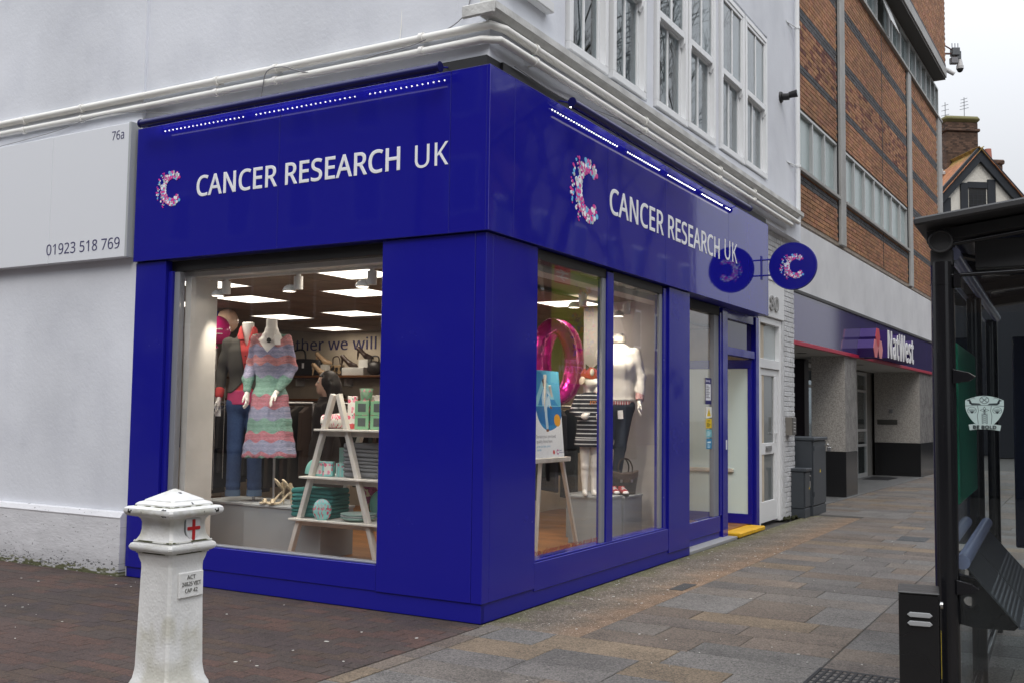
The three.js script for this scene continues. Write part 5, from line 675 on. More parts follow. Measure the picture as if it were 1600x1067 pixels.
// ---------------------------------------------------------------- inside the shop
{
  const panM = new THREE.MeshStandardMaterial({ color: 0xffffff, emissive: rgb(1, 0.93, 0.80), emissiveIntensity: 2.2 });
  const LBL = ['broad lit ceiling panel between the first two spotlights', 'lit ceiling panel just under the spotlight beside the corner pilaster', 'lit ceiling panel above the ladder shelf, third one down', 'lit ceiling panel behind the neck of the jacket mannequin', 'lit ceiling panel farthest back, nearest the wall lettering', 'lit ceiling panel nearest the glass beside the corner pilaster', 'small visible corner of a lit ceiling panel beside the white left panel', 'added ceiling panel that brightens the balloons, unseen behind the white left panel', 'lit ceiling panel low at the edge of the street side window', 'lit ceiling panel behind the street side window over the easel', 'lit ceiling panel deep behind the foil balloons', 'lit ceiling panel deepest in the street side window'];
  PANELS.forEach(([x, z], i) => {
    const t = thing('ceiling_light', LBL[i], 'ceiling light', [x, 2.745, z], 0, 'lit square panels in the shop ceiling');
    add('diffuser', plainbx(-0.29, 0.29, 0.0, 0.012, -0.29, 0.29), panM, t); add('frame', [plainbx(-0.3, -0.291, -0.004, 0.02, -0.3, 0.3), plainbx(0.291, 0.3, -0.004, 0.02, -0.3, 0.3), plainbx(-0.29, 0.29, -0.004, 0.02, -0.3, -0.291), plainbx(-0.29, 0.29, -0.004, 0.02, 0.291, 0.3)], M.whiteMatt, t);
    const l = new THREE.RectAreaLight(0xfff0dc, 4.4, 0.56, 0.56); l.position.set(0, -0.012, 0); l.lookAt(0, -2, 0); l.rotation.set(-Math.PI / 2, 0, 0); t.add(l);
  });
  const wh = std(rgb(0.72, 0.72, 0.70), 0.4), lens = new THREE.MeshStandardMaterial({ color: 0xffffff, emissive: rgb(1, 0.9, 0.72), emissiveIntensity: 4 });
  const rail = tag(add('light_track', bx(-3.2, -1.0, 2.715, 2.734, -0.345, -0.315, 0.002), wh, scene), 'white lighting track under the trim of the large window', 'light track');
  const spot = (x, z, label, tx, tz) => { const t = thing('spotlight', label, 'spotlight', [x, 2.715, z]); add('stem', rod([0, 0, 0], [0, -0.02, 0], 0.02), wh, t); add('body', rod([0, -0.02, 0], [0, -0.135, 0], 0.040, 0.040, 24), wh, t); const hd = new THREE.LatheGeometry([[0.0, 0.0], [0.022, 0.0], [0.046, -0.018], [0.060, -0.048], [0.060, -0.056], [0.052, -0.056]].map((p) => new THREE.Vector2(...p)), 28); add('head', [hd.translate(-0.085, -0.095, 0.02), rod([-0.03, -0.11, 0.005], [-0.085, -0.105, 0.02], 0.016)], wh, t); add('lens', new THREE.CylinderGeometry(0.05, 0.05, 0.004, 24).translate(-0.085, -0.149, 0.02), lens, t);
    const l = new THREE.SpotLight(0xfff0da, 3, 6, 0.55, 0.6, 2); l.position.set(-0.085, -0.158, 0.02); l.target.position.set(tx - x, -1.8, tz - z); t.add(l, l.target); return t; };
  spot(-3.00, -0.33, 'first white track spotlight over the jacket, nearest the left panel', -3.3, -0.9); spot(-2.13, -0.33, 'middle white track spotlight over the big window', -2.8, -0.9); spot(-1.32, -0.33, 'white track spotlight beside the corner pilaster', -2.0, -0.8);
  const hot = (q) => { q.traverse((o) => { if (o.isSpotLight) { o.intensity = 4; o.angle = 0.85; } }); };
  hot(spot(-0.45, -1.35, 'white spotlight over the easel poster in the street side window', -0.6, -2.2)); hot(spot(-0.45, -2.55, 'white spotlight over the child mannequin', -0.6, -3.1)); hot(spot(-0.42, -3.55, 'white spotlight over the cream jumper', -0.6, -3.8));
  const l = new THREE.RectAreaLight(0xffe2b8, 9.0, 0.56, 0.56); // entrance panel light
  const t = thing('ceiling_light', 'lit ceiling panel over the entrance behind the narrow window', 'ceiling light', [-1.6, 2.745, -5.6]); add('diffuser', plainbx(-0.29, 0.29, 0, 0.012, -0.29, 0.29), panM, t); l.position.set(0, -0.012, 0); l.rotation.set(-Math.PI / 2, 0, 0); t.add(l);
}
// pedestals
const ped = (label, x0, x1, z0, z1, top) => { const t = thing('display_plinth', label, 'display plinth', [0, 0, 0]); add('box', bx(x0 + 0.01, x1 - 0.01, 0.2, top - 0.025, z0 + 0.01, z1 - 0.01, 0.003), M.grey, t); add('top', bx(x0, x1, top - 0.0245, top, z0, z1, 0.004), std(rgb(0.30, 0.325, 0.34), 0.6), t); };
ped('grey plinth under the jacket mannequin', -3.98, -3.20, -1.55, -0.98, 0.62); ped('grey plinth with sandals and clutch under the dress mannequin', -3.10, -2.14, -1.2, -0.72, 0.65); ped('grey plinth under the child mannequin', -0.87, -0.40, -3.44, -3.08, 0.69); ped('grey plinth with handbag and trainers', -1.1, -0.40, -3.98, -3.48, 0.67);

const mfig = (name, label, pos, turn) => thing(name, label, 'mannequin', pos, turn);
const fabric = (c, o = {}) => std(c, 0.9, { bumpMap: rep(T.weave, 4), bumpScale: 0.001, ...o });
const priceTag = (t, p, r = [0, 0, 0]) => add('price_tag', moved(bx(-0.028, 0.028, -0.09, 0, 0, 0.002, 0.0005), p, r), M.tagM ??= std(0xffffff, 0.7, { map: canvas(64, 96, (g, W, H) => { g.fillStyle = '#f0f0ee'; g.fillRect(0, 0, W, H); }) }), t);
{ // lace dress
  const t = mfig('mannequin', 'headless white mannequin in a long pastel striped lace dress', [-3.04, 0.65, -0.98], 0.52);
  const tab = [[0.42, 0.250, 0.20], [0.75, 0.210, 0.17], [1.0, 0.178, 0.145], [1.13, 0.138, 0.108], [1.20, 0.138, 0.108], [1.33, 0.160, 0.128, 0.012], [1.44, 0.162, 0.118, 0.01], [1.54, 0.152, 0.092], [1.60, 0.105, 0.08], [1.645, 0.066, 0.062]];
  const armR = [[-0.145, 1.56, 0, 0.056], [-0.202, 1.30, -0.03, 0.047], [-0.212, 1.18, 0.03, 0.053], [-0.205, 1.07, 0.07, 0.036]], armL = [[0.145, 1.56, 0, 0.056], [0.205, 1.29, -0.03, 0.047], [0.165, 1.18, 0.075, 0.055], [0.115, 1.08, 0.145, 0.036]];
  const body = sdfMesh((x, y, z) => Math.max(smin(smin(trunk(x, y, z, tab.slice(4).map((r) => [r[0], r[1] - 0.012, r[2] - 0.012, r[3] || 0])), cone(x, y, z, [0, 1.50, -0.015], [0, 1.77, 0.012], 0.062, 0.052), 0.05), Math.min(cone(x, y, z, armR[2], [-0.204, 1.03, 0.08], 0.03, 0.023), cone(x, y, z, armL[2], [0.098, 1.04, 0.165], 0.03, 0.023)), 0.01), y - 1.762 + z * 0.12), [-0.32, 0.98, -0.2], [0.32, 1.82, 0.26], 0.011);
  add('body', [body, handAt([-0.203, 1.045, 0.078], [-0.25, -0.1, 0.12], 1, 0.95), handAt([0.100, 1.05, 0.16], [-0.35, 0.5, -0.45], -1, 0.95)], M.mannequin, t);
  const dress = sdfMesh((x, y, z) => { const tr = trunk(x, y, z, tab, 0.045 * sstep(1.1, 0.5, y), 7); let d = smin(tr, Math.min(chain(x, y, z, armR, 0.02), chain(x, y, z, armL, 0.02)), 0.03); d += 0.0025 * Math.sin(60 * y + 9 * x) * sstep(0.15, 0.2, Math.abs(x)); const v = Math.max((Math.abs(x + 0.01) - (y - 1.43) * 0.9) * 0.7, -z + 0.0); const nk = Math.hypot(x, z) - 0.078; d = Math.max(d, -v, y > 1.55 ? -nk : -9); return Math.max(d, 0.425 + 0.006 * Math.sin(22 * Math.atan2(x, z)) - y); }, [-0.36, 0.38, -0.28], [0.36, 1.70, 0.30], 0.010);
  const tx = canvas(256, 1024, (g, W, H) => { const cs = ['#b9485f', '#7f84b8', '#b85873', '#5aa78e', '#c0607c', '#7c86b4', '#c26276', '#4f9f8c']; // top to bottom
    const bandsY = [[1.70, '#6fae98'], [1.605, '#cf7478'], [1.50, '#8f8fbd'], [1.395, '#cf7478'], [1.32, '#8a8cb6'], [1.20, '#5fa390'], [1.02, '#bb5670'], [0.90, '#8088b2'], [0.79, '#5fa390'], [0.67, '#bb5670'], [0.585, '#8890ba'], [0.475, '#bd5a74'], [0.435, '#5fa390']]; g.fillStyle = '#5fa390'; g.fillRect(0, 0, W, H);
    const Y = (y) => (1.75 - y) / 1.4 * H; for (const [y, c0] of bandsY) { const c = '#' + C(c0).lerp(C('#b9b4b6'), 0.24).getHexString(); g.fillStyle = c; g.beginPath(); g.moveTo(0, H); for (let x = 0; x <= W; x += 2) g.lineTo(x, Y(y) + 12 * Math.sin(x / W * Math.PI * 6) + 3 * Math.abs(Math.sin(x / W * Math.PI * 40))); g.lineTo(W, H); g.fill(); }
    for (let i = 0; i < 60; i++) { const y0 = i * 17.3; g.strokeStyle = i % 2 ? 'rgba(40,70,80,0.30)' : 'rgba(235,235,240,0.28)'; g.lineWidth = 2; g.beginPath(); for (let x = 0; x <= W; x += 2) g.lineTo(x, y0 + 6 * Math.abs(Math.sin(x / W * Math.PI * 16 + i))); g.stroke(); } for (let i = 0; i < 7000; i++) { g.fillStyle = rnd() < 0.5 ? 'rgba(30,50,60,0.24)' : 'rgba(240,240,245,0.24)'; g.fillRect(rnd() * W, rnd() * H, 4, 3); } });
  tx.wrapS = THREE.RepeatWrapping; { const uv = dress.attributes.uv, p = dress.attributes.position; for (let i = 0; i < uv.count; i++) uv.setXY(i, p.getX(i) / 0.45 + 0.5 + p.getZ(i) * 0.6, (p.getY(i) - 0.35) / 1.4); }
  add('dress', dress, std(0xffffff, 0.85, { map: tx, bumpMap: rep(T.knit, 3, 6), bumpScale: 0.003 }), t);
  add('stand', [rod([0.05, 0, -0.05], [0.05, 0.6, -0.03], 0.012), rod([0.05, 0, -0.05], [0.05, 0.008, -0.05], 0.12, 0.12, 32)], M.steel, t);
  add('necklace', tube([[-0.05, 1.64, 0.04], [-0.045, 1.60, 0.08], [0, 1.545, 0.105], [0.05, 1.60, 0.08], [0.055, 1.65, 0.03]], 0.0025, 30, 6), M.steel, t); add('pendant', ball(0, 1.545, 0.108, 0.022, 0.024, 0.012), M.black, t); priceTag(t, [0.085, 1.59, 0.128], [-0.1, 0.3, 0.08]);
}
{ // jacket, shirt, jeans
  const t = mfig('mannequin', 'headless white mannequin in grey jacket, coral shirt and blue jeans', [-3.51, 0.62, -1.14], 0.62);
  const tab = [[1.07, 0.190, 0.142], [1.20, 0.168, 0.125], [1.35, 0.186, 0.132, 0.01], [1.48, 0.200, 0.125, 0.01], [1.57, 0.190, 0.10], [1.625, 0.12, 0.085], [1.67, 0.075, 0.075]], sh = [[0.96, 0.186, 0.138], ...tab.map((r) => [r[0], r[1] - 0.014, r[2] - 0.014, r[3] || 0])];
  const armR = [[-0.185, 1.57, 0, 0.064], [-0.255, 1.29, -0.04, 0.055], [-0.255, 1.10, 0.03, 0.045]], armL = [[0.185, 1.57, 0, 0.064], [0.25, 1.29, -0.04, 0.055], [0.25, 1.10, 0.03, 0.045]];
  const fore = (s) => [[s * 0.255, 1.10, 0.03], [s * 0.258, 1.02, 0.055]];
  add('body', [sdfMesh((x, y, z) => Math.max(cone(x, y, z, [0, 1.50, -0.015], [0, 1.80, 0.01], 0.066, 0.058), y - 1.785 + z * 0.15), [-0.1, 1.45, -0.1], [0.1, 1.83, 0.1], 0.009), rod(...fore(-1), 0.028, 0.024), rod(...fore(1), 0.028, 0.024), handAt([-0.258, 1.025, 0.055], [-0.15, 0, 0.02]), handAt([0.258, 1.025, 0.055], [-0.15, 0, -0.02], -1)], M.mannequin, t);
  const shirt = frontUV(sdfMesh((x, y, z) => { let d = trunk(x, y, z, sh, 0.012, 8); const col = Math.max(Math.hypot(x, z * 1.05) - 0.092 - (1.70 - y) * 0.22, 1.60 - y, y - 1.735 - z * 0.35 + Math.abs(x) * 0.12); const hole = Math.hypot(x, z) - 0.072; d = Math.min(d, col); d = Math.max(d, y > 1.58 ? -hole : -9, z > 0.03 && y > 1.50 ? -(Math.abs(x) - (y - 1.52) * 0.26) * 0.9 : -9); const cf = (s) => cone(x, y, z, fore(s)[0], [s * 0.258, 1.055, 0.045], 0.046, 0.042); return Math.min(d, cf(-1), cf(1)); }, [-0.33, 0.93, -0.2], [0.33, 1.78, 0.22], 0.009));
  add('shirt', shirt, fabric(rgb(0.62, 0.075, 0.075)), t); add('button', [1.28, 1.36, 1.44].map((y) => ball(0, y, prof(sh, y)[2] + 0.018, 0.007, 0.007, 0.004, 8)), M.black, t);
  const jk = frontUV(sdfMesh((x, y, z) => { let d = smin(trunk(x, y, z, tab, 0.010 * sstep(1.4, 1.1, y), 6), Math.min(chain(x, y, z, armR), chain(x, y, z, armL)), 0.03); d += 0.004 * Math.sin(34 * y + 20 * x) * sstep(0.17, 0.24, Math.abs(x)) ; const w = y > 1.26 ? (y - 1.26) * 0.20 : (1.26 - y) * (1.26 - y) * 3.6 + 0.002; d = Math.max(d, z > 0.0 ? -(Math.abs(x) - w) * 0.9 : -9, y > 1.56 ? -(Math.hypot(x, z) - 0.088) : -9); return d; }, [-0.34, 1.02, -0.2], [0.34, 1.70, 0.22], 0.0095));
  add('jacket', jk, fabric(rgb(0.085, 0.082, 0.072), { bumpMap: rep(T.knit, 6), bumpScale: 0.002 }), t);
  add('hem', frontUV(sdfMesh((x, y, z) => trunk(x, y, z, [[0.955, 0.190, 0.142], [1.10, 0.184, 0.136]], 0.015, 7), [-0.22, 0.93, -0.17], [0.22, 1.14, 0.17], 0.010)), fabric(rgb(0.48, 0.055, 0.16)), t, 'magenta shirt hem below the jacket');
  const den = std(0xffffff, 0.85, { map: tex(256, (u, v) => { const f = tfbm(u, v, 3, 3, 121), w = tn(u, v, 128, 122); return [0.13 + 0.10 * f + 0.05 * w, 0.21 + 0.13 * f + 0.05 * w, 0.36 + 0.16 * f + 0.05 * w]; }), bumpMap: rep(T.weave, 5), bumpScale: 0.001 }); M.denim = den;
  add('jeans', frontUV(sdfMesh((x, y, z) => { const lg = (s) => chain(x, y, z, [[s * 0.09, 0.95, 0, 0.098], [s * 0.095, 0.52, 0.015, 0.074], [s * 0.105, 0.09, 0, 0.070]], 0.02) + 0.003 * Math.sin(70 * y + 12 * z) * sstep(0.35, 0.1, y); let d = smin(lg(-1), lg(1), 0.025); d = smin(d, ellip(x, y, z, [0, 0.97, 0], [0.18, 0.12, 0.135]), 0.05); return Math.max(d, 0.055 - y); }, [-0.24, 0.02, -0.2], [0.24, 1.10, 0.2], 0.011)), den, t);
  add('cuff', [-1, 1].map((s) => rod([s * 0.105, 0.05, 0], [s * 0.105, 0.11, 0], 0.0765, 0.0745, 22)), std(rgb(0.10, 0.16, 0.26), 0.9), t);
  add('stand', [rod([0.10, 0, 0], [0.10, 0.2, 0], 0.014), rod([0.1, 0, 0], [0.1, 0.008, 0], 0.13, 0.13, 32)], M.steel, t); priceTag(t, [0.045, 1.40, 0.166], [0, 0.2, 0]); priceTag(t, [-0.262, 0.93, 0.06], [0, 0.5, 0]);
}
{ // child mannequin
  const t = mfig('child_mannequin', 'small white child mannequin in a navy striped dress and red animal hat', [-0.66, 0.69, -3.17], 0.62), ht = 0.5;
  const hd = (x, y, z) => { const c = Math.cos(ht), s = Math.sin(ht), X = x * c - z * s, Z = x * s + z * c; return [X, y, Z]; };
  add('body', [sdfMesh((x, y, z) => { const [X, Y, Z] = hd(x, y, z); let h = smin(ellip(X, Y, Z, [0, 1.195, 0.0], [0.082, 0.105, 0.10]), cone(X, Y, Z, [0, 1.165, 0.06], [0, 1.155, 0.108], 0.055, 0.030), 0.03); h = smin(h, cone(X, Y, Z, [0, 1.185, 0.10], [0, 1.165, 0.122], 0.012, 0.011), 0.012); let d = smin(h, cone(x, y, z, [0, 1.0, -0.01], [0, 1.14, 0.0], 0.042, 0.036), 0.03);
    const lg = (s) => smin(chain(x, y, z, [[s * 0.055, 0.60, 0, 0.058], [s * 0.052, 0.30, 0.008, 0.040], [s * 0.050, 0.22, -0.006, 0.038], [s * 0.047, 0.055, 0, 0.026]], 0.015), cone(x, y, z, [s * 0.047, 0.026, 0], [s * 0.055, 0.02, 0.095], 0.026, 0.020), 0.02); d = Math.min(d, lg(-1), lg(1)); return Math.min(d, smin(ellip(x, y, z, [-0.075, 0.815, 0.135], [0.042, 0.036, 0.036]), cone(x, y, z, [-0.055, 0.835, 0.15], [-0.035, 0.84, 0.16], 0.014, 0.011), 0.012), smin(ellip(x, y, z, [0.085, 0.80, 0.13], [0.042, 0.036, 0.036]), cone(x, y, z, [0.06, 0.82, 0.145], [0.045, 0.83, 0.155], 0.014, 0.011), 0.012)); }, [-0.2, -0.02, -0.16], [0.2, 1.33, 0.19], 0.0085)], M.mannequin, t);
  const tab = [[0.50, 0.165, 0.130], [0.72, 0.138, 0.105], [0.90, 0.122, 0.092], [1.00, 0.122, 0.085], [1.045, 0.085, 0.065], [1.062, 0.055, 0.055]];
  const dr = frontUV(sdfMesh((x, y, z) => { const arm = (s) => chain(x, y, z, [[s * 0.115, 1.005, 0, 0.045], [s * 0.178, 0.87, 0.02, 0.038], [s * 0.11, 0.815, 0.105, 0.034]], 0.015); return smin(trunk(x, y, z, tab, 0.035 * sstep(0.85, 0.5, y), 6), Math.min(arm(-1), arm(1)), 0.02); }, [-0.24, 0.47, -0.19], [0.24, 1.08, 0.2], 0.0085));
  const st = canvas(32, 512, (g, W, H) => { g.fillStyle = '#15171f'; g.fillRect(0, 0, W, H); g.fillStyle = '#b9bcc0'; for (let y = 8; y < H; y += 38) g.fillRect(0, y, W, 9); }); st.wrapS = st.wrapT = THREE.RepeatWrapping; const st2 = rep(st, 1, 1.7); add('dress', dr, std(0xffffff, 0.9, { map: st2 }), t);
  add('motif', letters('JOY', 0.028, 0.10, { font: fontB, depth: 0.003 }).map((g) => moved(g, [-0.02, 0.945, 0.097])), std(rgb(0.45, 0.16, 0.04), 0.8), t); priceTag(t, [0.085, 1.02, 0.10], [0, 0.35, 0.1]);
  const hat = (f, lo, hi, h = 0.007) => { const g = sdfMesh(f, lo, hi, h); g.rotateY(ht); return g; };
  const H0 = add('hat', hat((x, y, z) => Math.max(ellip(x, y, z, [0, 1.215, -0.005], [0.098, 0.11, 0.112]), 1.215 - 0.25 * z - y + 0.0), [-0.12, 1.15, -0.14], [0.12, 1.34, 0.13]), fabric(rgb(0.36, 0.035, 0.03), { bumpMap: rep(T.knit, 6), bumpScale: 0.003 }), t);
  add('ear', [-1, 1].map((s) => moved(new THREE.ConeGeometry(0.035, 0.07, 4).scale(1, 1, 0.5), [s * 0.06, 1.325, 0.02], [0, 0, -s * 0.5]).rotateY(ht)), std(rgb(0.02, 0.015, 0.015), 0.9), H0); add('patch', [-1, 1].map((s) => ball(s * 0.05, 1.265, 0.092, 0.026, 0.038, 0.016, 12).rotateY(ht)), std(rgb(0.62, 0.56, 0.46), 0.9), H0); add('flap', [-1, 1].map((s) => moved(ball(0, 0, 0, 0.018, 0.05, 0.045, 12), [s * 0.098, 1.18, -0.01], [0, 0, s * 0.2]).rotateY(ht)), std(rgb(0.5, 0.42, 0.36), 0.9), H0);
}
{ // cream jumper
  const t = mfig('mannequin', 'headless mannequin in cream polo neck jumper, striped cuffs and dark jeans', [-0.62, 0.67, -3.79], 0.45);
  const tab = [[1.00, 0.185, 0.14], [1.06, 0.175, 0.13], [1.2, 0.172, 0.125], [1.38, 0.190, 0.135, 0.012], [1.50, 0.190, 0.11], [1.575, 0.13, 0.088], [1.62, 0.075, 0.075]];
  const arm = (s) => [[s * 0.18, 1.52, 0, 0.066], [s * 0.245, 1.26, -0.02, 0.058], [s * 0.235, 1.07, 0.07, 0.050]];
  add('jumper', frontUV(sdfMesh((x, y, z) => { let d = smin(trunk(x, y, z, tab, 0.010, 8), Math.min(chain(x, y, z, arm(-1)), chain(x, y, z, arm(1))), 0.035) + 0.003 * Math.sin(40 * y + 15 * x) * sstep(0.15, 0.22, Math.abs(x)); return d; }, [-0.34, 0.96, -0.2], [0.34, 1.66, 0.22], 0.010)), fabric(rgb(0.70, 0.69, 0.66), { bumpMap: rep(T.knit, 5), bumpScale: 0.004 }), t);
  add('collar', (() => { const g = new THREE.TorusGeometry(0.062, 0.020, 14, 40); g.rotateX(Math.PI / 2); g.scale(1, 2.1, 1); return [g.translate(0, 1.665, 0), rod([0, 1.6, 0], [0, 1.70, 0], 0.064, 0.060, 24)]; })(), fabric(rgb(0.56, 0.53, 0.47), { bumpMap: rep(T.knit, 4, 8), bumpScale: 0.003 }), t);
  const sm = std(0xffffff, 0.9, { map: (() => { const c = canvas(64, 64, (g) => { g.fillStyle = '#c8c2be'; g.fillRect(0, 0, 64, 64); g.fillStyle = '#9a3a42'; for (let x = 0; x < 64; x += 8) g.fillRect(x, 0, 4, 64); }); c.wrapS = c.wrapT = THREE.RepeatWrapping; return rep(c, 4, 4); })() });
  add('shirt', [sdfMesh((x, y, z) => trunk(x, y, z, [[0.955, 0.178, 0.134], [1.03, 0.176, 0.132]], 0.012, 9), [-0.2, 0.93, -0.16], [0.2, 1.05, 0.16], 0.01), rod([-0.235, 1.08, 0.066], [-0.23, 1.01, 0.095], 0.050, 0.046), rod([0.235, 1.08, 0.066], [0.23, 1.01, 0.095], 0.050, 0.046)], sm, t);
  add('body', [handAt([-0.228, 1.0, 0.10], [-0.3, 0, 0.02]), handAt([0.228, 1.0, 0.10], [-0.3, 0, -0.12], -1), rod([0, 1.62, 0], [0, 1.735, 0.004], 0.056, 0.052, 24)], M.mannequin, t);
  add('jeans', frontUV(sdfMesh((x, y, z) => { const lg = (s) => chain(x, y, z, [[s * 0.085, 0.94, 0, 0.092], [s * 0.075 - 0.05, 0.5, 0.015, 0.064], [s * 0.065 - 0.09, 0.06, 0, 0.046]], 0.02); return Math.max(smin(smin(lg(-1), lg(1), 0.025), ellip(x, y, z, [0, 0.95, 0], [0.17, 0.12, 0.13]), 0.05), 0.045 - y); }, [-0.22, 0.01, -0.17], [0.22, 1.06, 0.17], 0.011)), std(rgb(0.022, 0.034, 0.055), 0.85, { bumpMap: rep(T.weave, 5), bumpScale: 0.001 }), t); priceTag(t, [0.02, 0.90, 0.142], [0, 0, 0.05]); add('stand', rod([0.05, 0, -0.02], [0.05, 0.1, -0.02], 0.014), M.steel, t);
}
// footwear and bags
function trainer(parent, m) { const up = sdfMesh((x, y, z) => { let d = smin(cone(x, y, z, [0, 0.045, -0.07], [0, 0.038, 0.085], 0.036, 0.032), cone(x, y, z, [0, 0.05, -0.07], [0, 0.10, -0.065], 0.036, 0.030), 0.03); d = Math.max(d, y - 0.095, 0.018 - y); return Math.max(d, -cone(x, y, z, [0, 0.08, -0.06], [0, 0.16, -0.06], 0.022, 0.026)); }, [-0.06, 0, -0.13], [0.06, 0.12, 0.14], 0.005); add('upper', up, m, parent); add('sole', prism(Array.from({ length: 24 }, (_, k) => { const a = k / 24 * 6.283, z = Math.sin(a) * 0.128; return [Math.cos(a) * (0.040 + 0.006 * Math.sin(a)), z]; }), 0.022, 0.003).rotateX(-Math.PI / 2).scale(1, 1, -1).translate(0, 0.003, 0.004), M.white, parent); add('toe_cap', ball(0, 0.036, 0.098, 0.034, 0.024, 0.030, 14), M.white, parent); add('lace', [0, 1, 2, 3].map((k) => tube([[-0.022, 0.066 - 0.002 * k, 0.045 - k * 0.024], [0, 0.079 + 0.004 * k, 0.045 - k * 0.024], [0.022, 0.066 - 0.002 * k, 0.045 - k * 0.024]], 0.0035, 8, 5)), M.white, parent); }
{
  const red = std(rgb(0.36, 0.022, 0.03), 0.8, { bumpMap: rep(T.weave, 6), bumpScale: 0.001 });
  [['red canvas trainer with white laces, in front of its pair', [-0.47, 0.67, -3.60], 0.7], ['red canvas trainer half hidden behind its pair', [-0.55, 0.67, -3.56], 0.65]].forEach(([l, p, r]) => trainer(thing('trainer', l, 'shoe', p, r, 'red trainers on the plinth'), red));
  const b = thing('handbag', 'brown and dark handbag with two loop handles beside the trainers', 'bag', [-0.55, 0.67, -3.80], 0.8);
  add('body', sdfMesh((x, y, z) => { const w = lerp(0.135, 0.165, sstep(0, 0.24, y)), k = Math.hypot(x / w, z / 0.075); return Math.max((k ** 1 - 1) * 0.07, -y + 0.0, y - 0.225 - 0.03 * (x / 0.16) ** 2); }, [-0.2, -0.02, -0.1], [0.2, 0.29, 0.1], 0.009), std(rgb(0.022, 0.018, 0.016), 0.45), b);
  add('trim', sdfMesh((x, y, z) => { const w = lerp(0.138, 0.168, sstep(0, 0.24, y)), k = Math.hypot(x / w, z / 0.078); return Math.max((k - 1) * 0.07, 0.15 - 0.03 * Math.cos(x * 20) - y, y - 0.228 - 0.03 * (x / 0.16) ** 2); }, [-0.2, 0.08, -0.1], [0.2, 0.29, 0.1], 0.008), std(rgb(0.075, 0.045, 0.028), 0.5), b);
  for (const s of [-1, 1]) add('handle', tube([[-0.075, 0.20, s * 0.06], [-0.085, 0.30, s * 0.05], [-0.04, 0.375, s * 0.04], [0.03, 0.375, s * 0.04], [0.075, 0.30, s * 0.05], [0.07, 0.20, s * 0.06]], 0.009, 40, 8), std(rgb(0.04, 0.025, 0.018), 0.45), b); add('buckle', [-0.06, 0.06].map((x) => bx(x - 0.012, x + 0.012, 0.13, 0.16, 0.074, 0.082, 0.002)), M.steel, b);
}
function heel(parent, m, strap) { add('sole', sdfMesh((x, y, z) => { const h = z > 0.02 ? 0.016 : 0.016 + 0.095 * sstep(0.02, -0.095, z), w = 0.028 + 0.008 * sstep(0, 0.08, z); let d = Math.max(Math.abs(y - h) - 0.009, Math.abs(x) - w * Math.sqrt(clamp(1 - ((z - 0.005) / 0.115) ** 2)), Math.abs(z - 0.005) - 0.115); if (!strap) d = smin(d, Math.max(smin(cone(x, y, z, [0, 0.03, 0.085], [0, 0.055, 0.0], 0.028, 0.036), cone(x, y, z, [0, 0.055, 0.0], [0, 0.15, -0.095], 0.036, 0.030), 0.02), -cone(x, y, z, [0, 0.115, 0.03], [0, 0.225, -0.085], 0.030, 0.032), h - y), 0.008); return Math.min(d, cone(x, y, z, [0, 0.10, -0.095], [0, 0.006, -0.105], 0.016, 0.006)); }, [-0.06, -0.01, -0.14], [0.06, 0.17, 0.14], 0.005), m, parent); if (strap) { add('strap', [tube([[-0.034, 0.016, 0.075], [0, 0.050, 0.07], [0.034, 0.016, 0.075]], 0.012, 14, 8).scale(1, 1, 1.5).translate(0, 0, -0.035), tube([[-0.026, 0.10, -0.09], [-0.02, 0.15, -0.10], [0, 0.16, -0.115], [0.02, 0.15, -0.10], [0.026, 0.10, -0.09]], 0.008, 16, 8), ...[0, 1].map((k) => { const g = new THREE.TorusGeometry(0.040, 0.010, 8, 30); g.rotateX(Math.PI / 2 - 0.85); g.translate(0, 0.178 + k * 0.024, -0.058 + k * 0.012); return g; }), ...[-1, 1].map((q) => tube([[q * 0.012, 0.105, -0.10], [q * 0.02, 0.15, -0.104], [q * 0.026, 0.20, -0.09]], 0.010, 12, 8))], m, parent); } }
